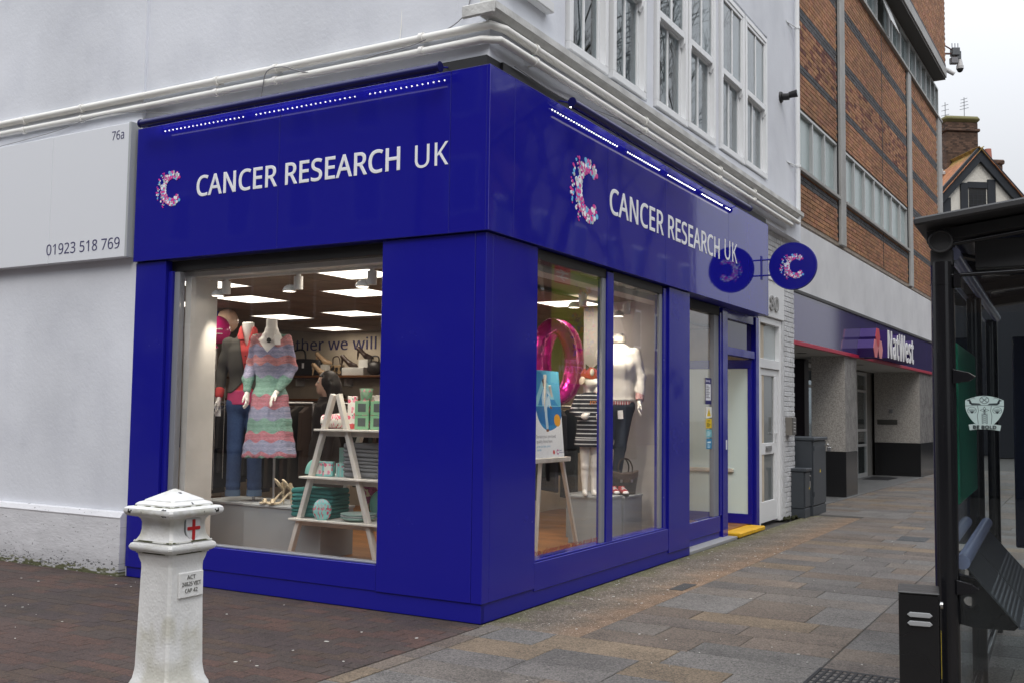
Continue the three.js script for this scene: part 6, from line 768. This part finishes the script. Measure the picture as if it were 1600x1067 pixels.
{
  const tan = std(rgb(0.50, 0.42, 0.29), 0.5), bl = std(rgb(0.035, 0.018, 0.012), 0.35), nude = std(rgb(0.40, 0.27, 0.16), 0.4);
  [['left of the two beige strappy sandals on the plinth', [-2.80, 0.65, -0.80], -0.62], ['right of the two beige strappy sandals on the plinth', [-2.695, 0.65, -0.79], -0.62]].forEach(([l, p, r]) => heel(thing('sandal', l, 'shoe', p, r, 'beige sandals on the plinth'), tan, true));
  const ck = thing('clutch_bag', 'dusky pink clutch bag behind the beige sandals', 'bag', [-2.40, 0.65, -0.98], -0.25); add('body', bx(-0.15, 0.15, 0, 0.085, -0.03, 0.03, 0.015), std(rgb(0.45, 0.26, 0.20), 0.5), ck); add('flap', prism([[-0.155, 0.09], [0.155, 0.09], [0.155, 0.05], [0.0, 0.02], [-0.155, 0.05]], 0.012, 0.003).translate(0, 0, 0.026), std(rgb(0.52, 0.31, 0.24), 0.5), ck);
  // back wall shelves with shoes and bags
  const sf = (y, lab) => { const t = thing('wall_shelf', lab, 'shelf', [0, y, 0]); add('board', bx(-8.6, -3.6, -0.035, 0, -6.149, -5.78, 0.004), std(rgb(0.30, 0.22, 0.14), 0.6, { map: rep(T.wood, 0.7) }), t); add('bracket', [-8.2, -7.2, -6.2, -5.2, -4.2].map((x) => bx(x - 0.01, x + 0.01, -0.16, -0.036, -6.149, -5.95, 0.003)), M.whiteMatt, t); };
  sf(2.06, 'wooden wall shelf under the wall lettering'); sf(1.70, 'lower wooden wall shelf behind the ladder display');
  const hb = thing('handbag', 'large black handbag on the wall shelf under the lettering', 'bag', [-7.0, 2.06, -5.95]); add('body', sdfMesh((x, y, z) => Math.max((Math.hypot(x / 0.33, z / 0.11) - 1) * 0.1, -y, y - 0.27 + 0.25 * x * x), [-0.38, -0.02, -0.14], [0.38, 0.3, 0.14], 0.02), std(rgb(0.015, 0.014, 0.015), 0.4), hb); add('handle', tube([[-0.2, 0.2, 0.05], [-0.22, 0.38, 0.04], [-0.02, 0.40, 0.03], [0.05, 0.22, 0.05]], 0.014, 30, 8), M.black, hb); add('tag', [bx(0.02, 0.06, 0.12, 0.2, 0.11, 0.115, 0), bx(0.22, 0.26, 0.10, 0.18, 0.10, 0.105, 0)], M.white, hb);
  const pb = thing('handbag', 'small patterned handbag on the wall shelf between the shoes', 'bag', [-6.33, 2.06, -5.92]); add('body', sdfMesh((x, y, z) => Math.max((Math.hypot(x / (0.15 - 0.12 * y), z / 0.06) - 1) * 0.06, -y, y - 0.16 - 0.6 * x * x), [-0.2, -0.02, -0.09], [0.2, 0.22, 0.09], 0.012), std(0xffffff, 0.6, { map: tex(128, (u, v) => { const n = tn(u, v, 20, 131); return n > 0.5 ? [0.55, 0.46, 0.34] : [0.09, 0.07, 0.06]; }) }), pb); add('handle', tube([[-0.09, 0.17, 0], [-0.08, 0.28, 0], [0.02, 0.29, 0], [0.06, 0.17, 0]], 0.009, 24, 8), bl, pb);
  const wb = tag(add('display_block', bx(-6.16, -5.74, 2.0605, 2.18, -6.05, -5.82, 0.006), M.whiteMatt, scene), 'white block under the dark heels on the wall shelf', 'display block'); tag(add('display_block', bx(-5.9, -5.72, 2.181, 2.30, -6.05, -5.9, 0.005), M.whiteMatt, scene), 'small white block lifting the topmost dark heel', 'display block');
  [['dark high heel on the white block, lower of the two', [-6.08, 2.18, -5.9], 2.0, bl], ['dark high heel topmost on the wall shelf display', [-5.82, 2.30, -5.96], 2.0, bl], ['tan high heel standing on the wall shelf beside the patterned bag', [-6.64, 2.06, -5.88], 2.0, nude], ['tan high heel above its pair beside the patterned bag', [-6.66, 2.235, -5.98], 2.0, nude], ['dark high heel on the lower wall shelf', [-6.42, 1.70, -5.88], 1.9, bl], ['dark high heel on the lower wall shelf, right of its pair', [-6.28, 1.70, -5.88], 1.9, bl]].forEach(([l, p, r, m]) => { const s = thing('high_heel', l, 'shoe', p, r, 'heels on the wall shelves'); s.scale.setScalar(1.15); heel(s, m, false); });
  tag(add('display_block', bx(-6.72, -6.58, 2.0605, 2.235, -6.08, -5.93, 0.004), M.whiteMatt, scene), 'narrow white block under the upper tan heel', 'display block');
  tag(add('dark_bag', [ball(-5.62, 2.17, -5.95, 0.14, 0.11, 0.07), tube([[-5.7, 2.24, -5.95], [-5.68, 2.34, -5.95], [-5.56, 2.34, -5.95], [-5.54, 2.24, -5.95]], 0.012, 20, 8)], std(rgb(0.03, 0.025, 0.025), 0.4), scene), 'small dark bag at the right end of the visible wall shelf', 'bag');
  const nat = letters('Together we will beat cancer', 0.185, 0); const whole = thing('wall_lettering', 'dark blue words on the shop back wall under the lights', 'lettering', [0, 0, 0]);
  const sx = 1.25; nat.forEach((g) => add('letter', moved(g, [-8.10, 2.475, -6.148], [0, 0, 0], [sx, 1, 1]), M.navyText, whole));
}
// balloons
{
  const bal = (name, label, p, r, c, o = {}) => { const t = thing(name, label, 'balloon', p, 0, 'balloons beside the left panel'); const g = new THREE.LatheGeometry(Array.from({ length: 22 }, (_, k) => { const a = k / 21 * Math.PI; return new THREE.Vector2(Math.sin(a) * r, -Math.cos(a) * r * (Math.cos(a) > 0 ? 1.02 : 1.18)); }), 32); add('skin', g, phys(c, 0.15), t); add('knot', new THREE.ConeGeometry(0.02, 0.035, 10).translate(0, -r * 1.2, 0), phys(c, 0.3), t); add('string', rod([0, -r * 1.2, 0], [0, -1.9, 0], 0.002, 0.002, 4), M.white, t); return t; };
  bal('balloon', 'navy balloon half hidden by the white panel', [-5.47, 2.58, -2.5], 0.14, rgb(0.04, 0.03, 0.36)); bal('balloon', 'cream balloon beside the navy one', [-5.31, 2.59, -2.6], 0.135, rgb(0.93, 0.68, 0.50)); const m = bal('balloon', 'magenta balloon with white printing below the cream balloon', [-5.28, 2.46, -2.42], 0.155, rgb(0.60, 0.02, 0.20));
  const pr = new THREE.TorusGeometry(0.156, 0.006, 6, 30, 1.3); pr.rotateX(Math.PI / 2); pr.rotateY(-0.4); add('print', [pr.clone().translate(0, 0.015, 0), pr.translate(0, -0.04, 0)], M.white, m);
  const foil = phys(rgb(0.55, 0.010, 0.24), 0.2, { metalness: 0.7, bumpMap: rep(T.softB, 3, 3), bumpScale: 0.012 });
  const zero = (label, p, ry) => { const t = thing('number_balloon', label, 'balloon', p, ry, 'foil number balloons'); const C_ = new THREE.CatmullRomCurve3(Array.from({ length: 20 }, (_, k) => { const a = k / 20 * 6.2832; return V3(Math.sin(a) * 0.26, Math.cos(a) * 0.38, 0); }), true); const g = new THREE.TubeGeometry(C_, 110, 0.078, 22, true), q = g.attributes.position; for (let i = 0; i < q.count; i++) { const x = q.getX(i), y = q.getY(i), z = q.getZ(i), a = Math.atan2(x / 0.25, y / 0.36), s = 1 + 0.04 * Math.sin(a * 26); q.setXYZ(i, x, y, z * s * 0.92); } g.computeVertexNormals(); add('skin', g, foil, t); add('seam', new THREE.TubeGeometry(new THREE.CatmullRomCurve3(Array.from({ length: 30 }, (_, k) => { const a = k / 30 * 6.2832; return V3(Math.sin(a) * 0.342, Math.cos(a) * 0.462, 0); }), true), 120, 0.006, 6, true), foil, t); };
  zero('shiny magenta foil number balloon behind the easel', [-1.0, 2.05, -3.0], 1.25); zero('shiny magenta foil number balloon beside the cream jumper', [-1.3, 2.10, -3.75], 1.25);
}
// easel and poster
{
  const t = thing('easel', 'pale wooden easel holding the blue poster', 'easel', [-0.70, 0.2, -2.3]);
  add('leg', bar([-0.02, 1.6, -0.06], [-0.03, 0, -0.72], 0.035), M.rawWood, t); add('leg', bar([-0.02, 1.7, 0.02], [0.02, 0, 0.24], 0.035), M.rawWood, t); add('leg', bar([-0.06, 1.65, 0.05], [-0.5, 0, 0.1], 0.03), M.rawWood, t); add('leg', bar([0.035, 0.98, 0.40], [0.05, 0, 0.41], 0.04), M.rawWood, t);
  add('ledge', bx(0.0, 0.06, 0.86, 0.905, -0.40, 0.36, 0.004), M.rawWood, t);
  const p = thing('poster', 'blue and white poster with a boy in pyjamas standing on the easel', 'poster', [-0.655, 1.106, -2.28], Math.PI / 2);
  const tx = canvas(512, 724, (g, W, H) => {
    g.fillStyle = '#2f86bd'; g.fillRect(0, 0, W, H); g.fillStyle = '#57aacd'; g.beginPath(); g.moveTo(120, 0); g.quadraticCurveTo(300, 40, 360, 190); g.quadraticCurveTo(440, 300, 512, 300); g.lineTo(512, 0); g.fill(); g.fillStyle = '#8fcadb'; g.beginPath(); g.moveTo(0, 300); g.quadraticCurveTo(130, 190, 190, 90); g.quadraticCurveTo(330, 60, 400, 240); g.lineTo(330, 240); g.quadraticCurveTo(270, 120, 210, 150); g.lineTo(100, 300); g.fill();
    g.fillStyle = '#1f6fae'; g.beginPath(); g.moveTo(60, 300); g.lineTo(512, 300); g.lineTo(512, 390); g.quadraticCurveTo(280, 520, 60, 400); g.fill(); g.fillStyle = '#eef2f4'; g.beginPath(); g.moveTo(0, 300); g.lineTo(60, 300); g.quadraticCurveTo(100, 500, 290, 500); g.quadraticCurveTo(460, 480, 512, 380); g.lineTo(512, H); g.lineTo(0, H); g.fill(); g.fillStyle = '#7cc4d8'; g.fillRect(0, 292, W, 6);
    g.fillStyle = '#e2a22c'; g.beginPath(); g.ellipse(430, 415, 58, 52, 0, 0, 7); g.fill();
    // figure in pale pyjamas, one knee raised
    g.strokeStyle = '#b9d4e4'; g.lineCap = 'round'; g.lineJoin = 'round'; g.lineWidth = 42; g.beginPath(); g.moveTo(240, 290); g.lineTo(236, 380); g.lineTo(244, 470); g.stroke(); g.beginPath(); g.moveTo(262, 285); g.lineTo(300, 230); g.lineTo(312, 290); g.stroke(); g.lineWidth = 66; g.beginPath(); g.moveTo(240, 180); g.lineTo(238, 262); g.stroke(); g.lineWidth = 26; g.beginPath(); g.moveTo(222, 165); g.lineTo(190, 230); g.lineTo(196, 285); g.stroke(); g.beginPath(); g.moveTo(268, 165); g.lineTo(318, 200); g.stroke(); g.fillStyle = '#8a5a40'; g.beginPath(); g.ellipse(238, 110, 26, 32, 0, 0, 7); g.fill(); g.beginPath(); g.ellipse(246, 498, 26, 12, 0, 0, 7); g.fill(); g.beginPath(); g.ellipse(330, 308, 22, 11, 0.3, 0, 7); g.fill(); g.fillStyle = '#1c1518'; g.beginPath(); g.ellipse(234, 88, 30, 22, -0.2, 0, 7); g.fill();
    g.fillStyle = '#3b4152'; g.font = '34px sans-serif'; g.fillText('Donate your pre-loved', 40, 560); g.fillText('quality items here', 40, 600); g.fillStyle = '#4a9ac4'; g.font = '24px sans-serif'; g.fillText('so we can beat cancer', 40, 636); g.fillText('sooner', 40, 664); g.fillStyle = '#c8332e'; g.beginPath(); g.arc(330, 680, 18, 0, 7); g.fill(); g.strokeStyle = '#b04a94'; g.lineWidth = 10; g.beginPath(); g.arc(400, 680, 17, 0.8, 5.5); g.stroke(); g.fillStyle = '#2c3a78'; g.font = 'bold 14px sans-serif'; g.fillText('Cancer', 424, 672); g.fillText('Research UK', 424, 690); });
  const sh = new THREE.PlaneGeometry(0.594, 0.84); sh.translate(0, 0.42, 0.0045); const bd = plainbx(-0.297, 0.297, 0, 0.84, 0, 0.004); const gI = new THREE.Group(); add('print', sh.rotateX(-0.09), std(0xffffff, 0.5, { map: tx }), p); add('board', bd.rotateX(-0.09), M.white, p);
}
// ladder shelf
const LX = (px, z = -0.7) => -1.97 + (px - 522) * 0.0071;
{
  const t = thing('ladder_shelf', 'white A frame ladder shelf full of gifts and towels', 'shelf', [-1.88, 0.2, 0]);
  const pale = std(rgb(0.78, 0.75, 0.69), 0.6, { map: rep(T.soft, 2, 0.5) });
  for (const z of [-0.58, -1.12]) { add('leg', bar([-0.03, 1.475, z], [-0.50, 0, z], 0.042, 0.055, 0.004), pale, t); add('leg', bar([0.03, 1.475, z + 0.002], [0.50, 0, z + 0.002], 0.042, 0.055, 0.004), pale, t); }
  for (const [y, l, r] of [[1.152, -0.20, 0.52], [0.732, -0.36, 0.54], [0.358, -0.47, 0.58]]) { each('slat', [-0.52, -0.68, -0.84, -1.0].map((z) => bx(l, r, y, y + 0.018, z - 0.15, z, 0.003)), pale, grp('shelf', t)); each('rail', [bx(l + 0.05, r - 0.05, y - 0.045, y - 0.001, -0.62, -0.60, 0.003), bx(l + 0.05, r - 0.05, y - 0.045, y - 0.001, -1.10, -1.08, 0.003)], pale, t); }
  // goods
  const flo = (bg, n, s0, w = 128, h = 128) => { const q = seed; seed = s0; const tx = canvas(w, h, (g, W, H) => { g.fillStyle = bg; g.fillRect(0, 0, W, H); for (let i = 0; i < n; i++) { const x = rnd() * W, y = rnd() * H, r = rr(6, 15) * W / 128; g.fillStyle = ['#3f9a7c', '#57b09a', '#2f6f5a'][i % 3]; g.beginPath(); g.ellipse(x + rr(-12, 12), y + rr(-12, 12), r * 0.9, r * 0.35, rr(0, 3), 0, 7); g.fill(); g.fillStyle = ['#d84a6a', '#e46a84', '#c8364f', '#ee9ab0'][Math.floor(rnd() * 4)]; for (let k = 0; k < 5; k++) { g.beginPath(); g.arc(x + Math.cos(k * 1.256) * r * 0.6, y + Math.sin(k * 1.256) * r * 0.6, r * 0.5, 0, 7); g.fill(); } } }); tx.wrapS = tx.wrapT = THREE.RepeatWrapping; seed = q; return rep(tx, 7); };
  const F1 = std(0xffffff, 0.5, { map: flo('#e8e6df', 14, 5) }), F2 = std(0xffffff, 0.45, { map: flo('#5aa37c', 14, 9) }), F3 = std(0xffffff, 0.5, { map: flo('#8ecfca', 12, 13) }), mint = std(rgb(0.22, 0.52, 0.46), 0.35), mintL = std(rgb(0.42, 0.62, 0.58), 0.4), gw = std(rgb(0.20, 0.42, 0.25), 0.45);
  const S1 = 1.371, S2 = 0.951, S3 = 0.577;
  const th = (name, label, cat, p, turn, group) => thing(name, label, cat, p, turn, group);
  const roll = th('cushion', 'floral rolled bag at the left end of the top ladder shelf', 'gift', [LX(516), S1, -0.74], 0.3); add('body', sdfMesh((x, y, z) => Math.max(Math.hypot(y - 0.068, z) - 0.066 - 0.012 * Math.sin(9 * x), Math.abs(x) - 0.13), [-0.17, -0.02, -0.11], [0.17, 0.16, 0.11], 0.01), F1, roll);
  const tb = th('gift_box', 'tall floral gift box on the top ladder shelf', 'box', [LX(547), S1, -0.70], 0.4); add('box', bx(-0.036, 0.036, 0, 0.29, -0.036, 0.036, 0.003), F1, tb); add('base_band', bx(-0.0362, 0.0362, 0.001, 0.05, -0.0362, 0.0362, 0.003), std(rgb(0.6, 0.10, 0.10), 0.5), tb);
  const df = th('reed_diffuser', 'white reeds standing behind the tall floral box', 'diffuser', [LX(549), S1, -0.82]); add('bottle', rod([0, 0, 0], [0, 0.16, 0], 0.035), M.glassDim, df); add('reed', [-0.05, -0.02, 0.015, 0.05].map((x) => rod([0, 0.05, 0], [x, 0.36, x * 0.6], 0.004, 0.004, 6)), M.white, df);
  const gbox = (label, x, y, z) => { const b = th('gift_box', label, 'box', [x, y, z], 0.42, 'green floral boxes on the ladder shelf'); add('box', bx(-0.062, 0.062, 0, 0.125, -0.055, 0.055, 0.003), F2, b); add('front', plainbx(-0.0615, 0.0615, 0.002, 0.123, 0.0551, 0.0562), gw, b); add('window', plainbx(-0.035, 0.035, 0.028, 0.10, 0.0563, 0.0575), std(rgb(0.10, 0.12, 0.12), 0.2), b); };
  gbox('lower green gift box with a clear window on the top ladder shelf', LX(565), S1, -0.69); gbox('upper green gift box with a clear window on the top ladder shelf', LX(565), S1 + 0.126, -0.69); gbox('green gift box beside the corner pilaster, lower of two', LX(586), S1, -0.72); gbox('green gift box beside the corner pilaster, upper of two', LX(586), S1 + 0.126, -0.72);
  const cup = th('candle_cup', 'floral candle cup topmost on the ladder shelf boxes', 'candle', [LX(568), S1 + 0.252, -0.70]); add('cup', new THREE.LatheGeometry([[0, 0], [0.046, 0], [0.06, 0.105], [0.054, 0.105], [0.044, 0.012], [0, 0.012]].map((p) => new THREE.Vector2(...p)), 28), std(0xffffff, 0.4, { map: flo('#9ec9a8', 6, 21) }), cup);
  // middle shelf
  const fan = th('teal_dish', 'teal dish leaning at the left end of the middle ladder shelf', 'dish', [LX(484), S2, -0.72]); add('dish', (() => { const g = new THREE.SphereGeometry(0.12, 28, 14, 0, 6.2832, 0, 1.5); g.scale(1, 1.2, 0.35); return [g.translate(0.02, 0, 0)]; })(), mint, fan);
  const bxs = [['small floral box behind the left ladder leg', 502, 0.13], ['small mint floral box in the middle of the ladder shelf', 516, 0.13]]; bxs.forEach(([l, px, h]) => { const b = th('gift_box', l, 'box', [LX(px), S2, -0.66], 0.4, 'floral boxes on the middle ladder shelf'); add('box', bx(-0.045, 0.045, 0, h, -0.04, 0.04, 0.003), F3, b); add('picture', plainbx(-0.03, 0.03, 0.02, h - 0.015, 0.0402, 0.0412), F1, b); });
  const sg = th('show_card', 'mint show card with a red dot behind the small boxes', 'card', [LX(525), S2, -0.85], 0.4); add('card', bx(-0.085, 0.085, 0, 0.25, 0, 0.006, 0.002), mintL, sg); add('dot', rod([0.0, 0.185, 0.006], [0.0, 0.185, 0.009], 0.022, 0.022, 20), std(rgb(0.55, 0.06, 0.06), 0.5), sg);
  const bk = th('mint_books', 'row of thin mint notebooks beside the grey towels', 'notebooks', [LX(531), S2, -0.70], 0.4); for (let i = 0; i < 5; i++) add('notebook', bx(-0.04 + i * 0.017, -0.025 + i * 0.017, 0, 0.12 - 0.006 * (i % 2), -0.08, 0.03, 0.002), i % 2 ? F3 : mintL, bk);
  const towel = (w, h, d) => sdfMesh((x, y, z) => { const r = h * 0.46, qx = Math.max(Math.abs(x) - w / 2 + r, 0), qz = Math.max(Math.abs(z) - d / 2 + r, 0), sag = 0.006 * Math.sin(9 * x + 2) * Math.sin(6 * z); return Math.hypot(qx, Math.max(Math.abs(y - h / 2 - sag) - h / 2 + r, 0), qz) - r; }, [-w / 2 - 0.02, -0.02, -d / 2 - 0.02], [w / 2 + 0.02, h + 0.02, d / 2 + 0.02], 0.009);
  const ord = ['topmost', 'second', 'third', 'fourth', 'fifth', 'sixth', 'seventh', 'eighth'];
  const stack = (x, y0, z, w, d, hs, m, name, colour, where, group) => { let y = y0; const n = hs.length, base = towel(w, 0.04, d); hs.forEach((h, i) => { const t2 = thing(name, `${ord[n - 1 - i]} ${colour} towel${i === n - 1 ? '' : ' from the top'} in the stack on ${where}`, 'towel', [x + rr(-0.008, 0.008), y, z + rr(-0.006, 0.006)], 0.12 + rr(-0.05, 0.05), group); add('cloth', moved(base, [0, 0, 0], [0, 0, 0], [1, h / 0.04, 1]), m, t2); y += h * 0.96; }); };
  stack(LX(566), S2, -0.76, 0.36, 0.26, [0.055, 0.032, 0.03, 0.032, 0.03, 0.045, 0.03, 0.058], std(rgb(0.22, 0.225, 0.235), 0.95, { bumpMap: rep(T.grainB, 6), bumpScale: 0.004 }), 'grey_towel', 'grey folded', 'the middle ladder shelf', 'grey towels stacked on the ladder');
  stack(LX(490), S3, -0.78, 0.44, 0.30, [0.045, 0.033, 0.033, 0.036, 0.033, 0.035, 0.05], std(rgb(0.035, 0.20, 0.185), 0.95, { bumpMap: rep(T.grainB, 6), bumpScale: 0.004 }), 'teal_towel', 'teal folded', 'the bottom ladder shelf', 'teal towels stacked on the ladder');
  const sa = th('gift_sachet', 'clear sachet of floral soap leaning on the teal towels', 'gift', [LX(517), S3, -0.575], 0.3); add('sachet', sdfMesh((x, y, z) => ellip(x, y, z, [0, 0.085, 0], [0.088, 0.10, 0.035]), [-0.12, -0.03, -0.06], [0.12, 0.21, 0.06], 0.009), F3, sa);
  const bw = th('mint_plate', 'stack of mint plates at the right of the bottom ladder shelf', 'plates', [LX(560), S3, -0.70]); for (let i = 0; i < 3; i++) add('plate', new THREE.LatheGeometry([[0, 0], [0.09, 0], [0.155, 0.028], [0.158, 0.034], [0.09, 0.01], [0, 0.01]].map((p) => new THREE.Vector2(...p)), 40).translate(0, i * 0.016, 0), i === 1 ? M.white : mintL, bw);
  const fl = th('magenta_flower', 'magenta artificial flower head under the middle ladder shelf', 'flower', [LX(548), 0.79, -0.95]); add('petals', Array.from({ length: 46 }, () => { const a = rr(0, 6.28), b = rr(-1.2, 1.5), r = 0.075; return moved(ball(0, 0, 0, 0.026, 0.026, 0.008, 8), [Math.cos(a) * Math.cos(b) * r, Math.sin(b) * r, Math.sin(a) * Math.cos(b) * r], [b, a, rr(0, 3)]); }), std(rgb(0.30, 0.012, 0.10), 0.7), fl); add('stem', rod([0, -0.05, 0], [0.02, -0.21, 0], 0.006), std(rgb(0.03, 0.08, 0.02), 0.7), fl);
  const cu = th('teal_cushion', 'teal cushion leaning behind the mint plates', 'cushion', [LX(572), S3 + 0.02, -0.92], 0.2); add('body', ball(0, 0.11, 0, 0.12, 0.13, 0.05, 24), mint, cu);
}
// clothes rails deep in the shop, and a customer
{
  const rail = (label, x, z, n, turn, s0, group) => { const t = thing('clothes_rail', label, 'clothes rail', [x, 0.06, z], turn); add('frame', [rod([-0.9, 0, 0], [-0.9, 1.55, 0], 0.015), rod([0.9, 0, 0], [0.9, 1.55, 0], 0.015), rod([-0.9, 1.55, 0], [0.9, 1.55, 0], 0.015), rod([-0.9, 0.02, -0.25], [-0.9, 0.02, 0.25], 0.015), rod([0.9, 0.02, -0.25], [0.9, 0.02, 0.25], 0.015)], M.steel, t); const q = seed; seed = s0; for (let i = 0; i < n; i++) { const c = [[0.02, 0.02, 0.025], [0.03, 0.025, 0.02], [0.012, 0.014, 0.03], [0.03, 0.018, 0.015], [0.015, 0.022, 0.022], [0.035, 0.02, 0.014]][Math.floor(rnd() * 6)], L = rr(0.75, 1.1); const g = prism([[-0.05, 0], [0.05, 0], [0.22, -0.07], [0.25, -0.5], [0.19, -0.5], [0.20, -L], [-0.20, -L], [-0.19, -0.5], [-0.25, -0.5], [-0.22, -0.07]], 0.03, 0.012); g.rotateY(Math.PI / 2 + rr(-0.12, 0.12)); add('garment', g.translate(lerp(-0.82, 0.82, i / (n - 1)), 1.5, 0), std(rgb(...c), 0.9), t); } seed = q; };
  rail('rail of dark clothes behind the jacket mannequin', -5.2, -2.9, 16, 0.2, 77); rail('rail of dark clothes below the wall shelf', -6.4, -4.6, 16, 0.05, 78); rail('rail of dark clothes behind the ladder shelf', -3.9, -3.9, 16, 0.1, 79); rail('rail of dark clothes deep behind the street side window', -2.4, -4.4, 14, 0.8, 80);
  const p = thing('person', 'woman with long dark hair in a dark coat, in profile behind the ladder', 'person', [-2.93, 0.2, -1.68], -0.8);
  const coat = frontUV(sdfMesh((x, y, z) => { const tab = [[0.55, 0.24, 0.19], [0.95, 0.20, 0.16], [1.10, 0.17, 0.13], [1.25, 0.19, 0.14], [1.36, 0.195, 0.12], [1.43, 0.11, 0.085], [1.47, 0.07, 0.07]]; const ar = (s) => chain(x, y, z, [[s * 0.19, 1.36, 0, 0.06], [s * 0.235, 1.08, -0.03, 0.05], [s * 0.235, 0.84, 0.0, 0.042]]); return smin(trunk(x, y, z, tab, 0.02, 5), Math.min(ar(-1), ar(1)), 0.03); }, [-0.34, 0.5, -0.26], [0.34, 1.5, 0.26], 0.013));
  const skin = std(rgb(0.58, 0.38, 0.29), 0.55);
  const body = sdfMesh((x, y, z) => { let h = ellip(x, y, z, [0, 1.60, 0.0], [0.072, 0.112, 0.095]); h = smin(h, cone(x, y, z, [0, 1.545, 0.055], [0, 1.525, 0.068], 0.04, 0.03), 0.03); h = smin(h, cone(x, y, z, [0, 1.615, 0.088], [0, 1.583, 0.108], 0.009, 0.013), 0.012); h = smin(h, cone(x, y, z, [-0.018, 1.548, 0.088], [0.018, 1.548, 0.088], 0.008, 0.008), 0.006); for (const s of [-1, 1]) { h = Math.max(h, -(Math.hypot(x - s * 0.03, y - 1.615, z - 0.10) - 0.016)); h = Math.min(h, ellip(x, y, z, [s * 0.076, 1.595, -0.005], [0.012, 0.03, 0.02])); } h = smin(h, cone(x, y, z, [0, 1.38, -0.02], [0, 1.53, 0], 0.055, 0.05), 0.03); const lg = (s) => chain(x, y, z, [[s * 0.09, 0.85, 0, 0.085], [s * 0.09, 0.45, 0.01, 0.058], [s * 0.09, 0.08, 0, 0.042]]); return Math.min(h, lg(-1), lg(1)); }, [-0.2, 0.0, -0.16], [0.2, 1.74, 0.16], 0.010);
  add('body', [body, handAt([-0.235, 0.83, 0.0], [0, 0, 0]), handAt([0.235, 0.83, 0.0], [0, 0, 0], -1)], skin, p); add('coat', coat, fabric(rgb(0.016, 0.011, 0.010)), p); add('trousers', sdfMesh((x, y, z) => Math.min(...[-1, 1].map((s) => chain(x, y, z, [[s * 0.09, 0.85, 0, 0.095], [s * 0.09, 0.45, 0.01, 0.07], [s * 0.09, 0.08, 0, 0.058]]))), [-0.22, 0, -0.13], [0.22, 0.98, 0.13], 0.013), std(rgb(0.012, 0.012, 0.016), 0.9), p); add('shoes', [-1, 1].map((s) => ball(s * 0.09, 0.035, 0.05, 0.042, 0.036, 0.125, 16)), M.black, p);
  add('eyes', [-1, 1].map((s) => ball(s * 0.03, 1.615, 0.084, 0.012, 0.011, 0.011, 10)), std(rgb(0.35, 0.33, 0.3), 0.2), p);
  add('hair', sdfMesh((x, y, z) => { let d = ellip(x, y, z, [0, 1.625, -0.022], [0.094, 0.118, 0.112]); d = smin(d, cone(x, y, z, [0, 1.56, -0.075], [0, 1.22, -0.12], 0.085, 0.075), 0.05); for (const s of [-1, 1]) d = smin(d, cone(x, y, z, [s * 0.070, 1.58, -0.045], [s * 0.10, 1.25, -0.01], 0.030, 0.036), 0.03); d += 0.003 * Math.sin(90 * x + 8 * y) ; return Math.max(d, -Math.max(Math.abs(x) - 0.062, 0.035 - z, y - 1.675)); }, [-0.18, 1.1, -0.25], [0.18, 1.78, 0.15], 0.009), std(rgb(0.014, 0.009, 0.007), 0.45), p);
}
scene.add(camera);
renderer.render(scene, camera);
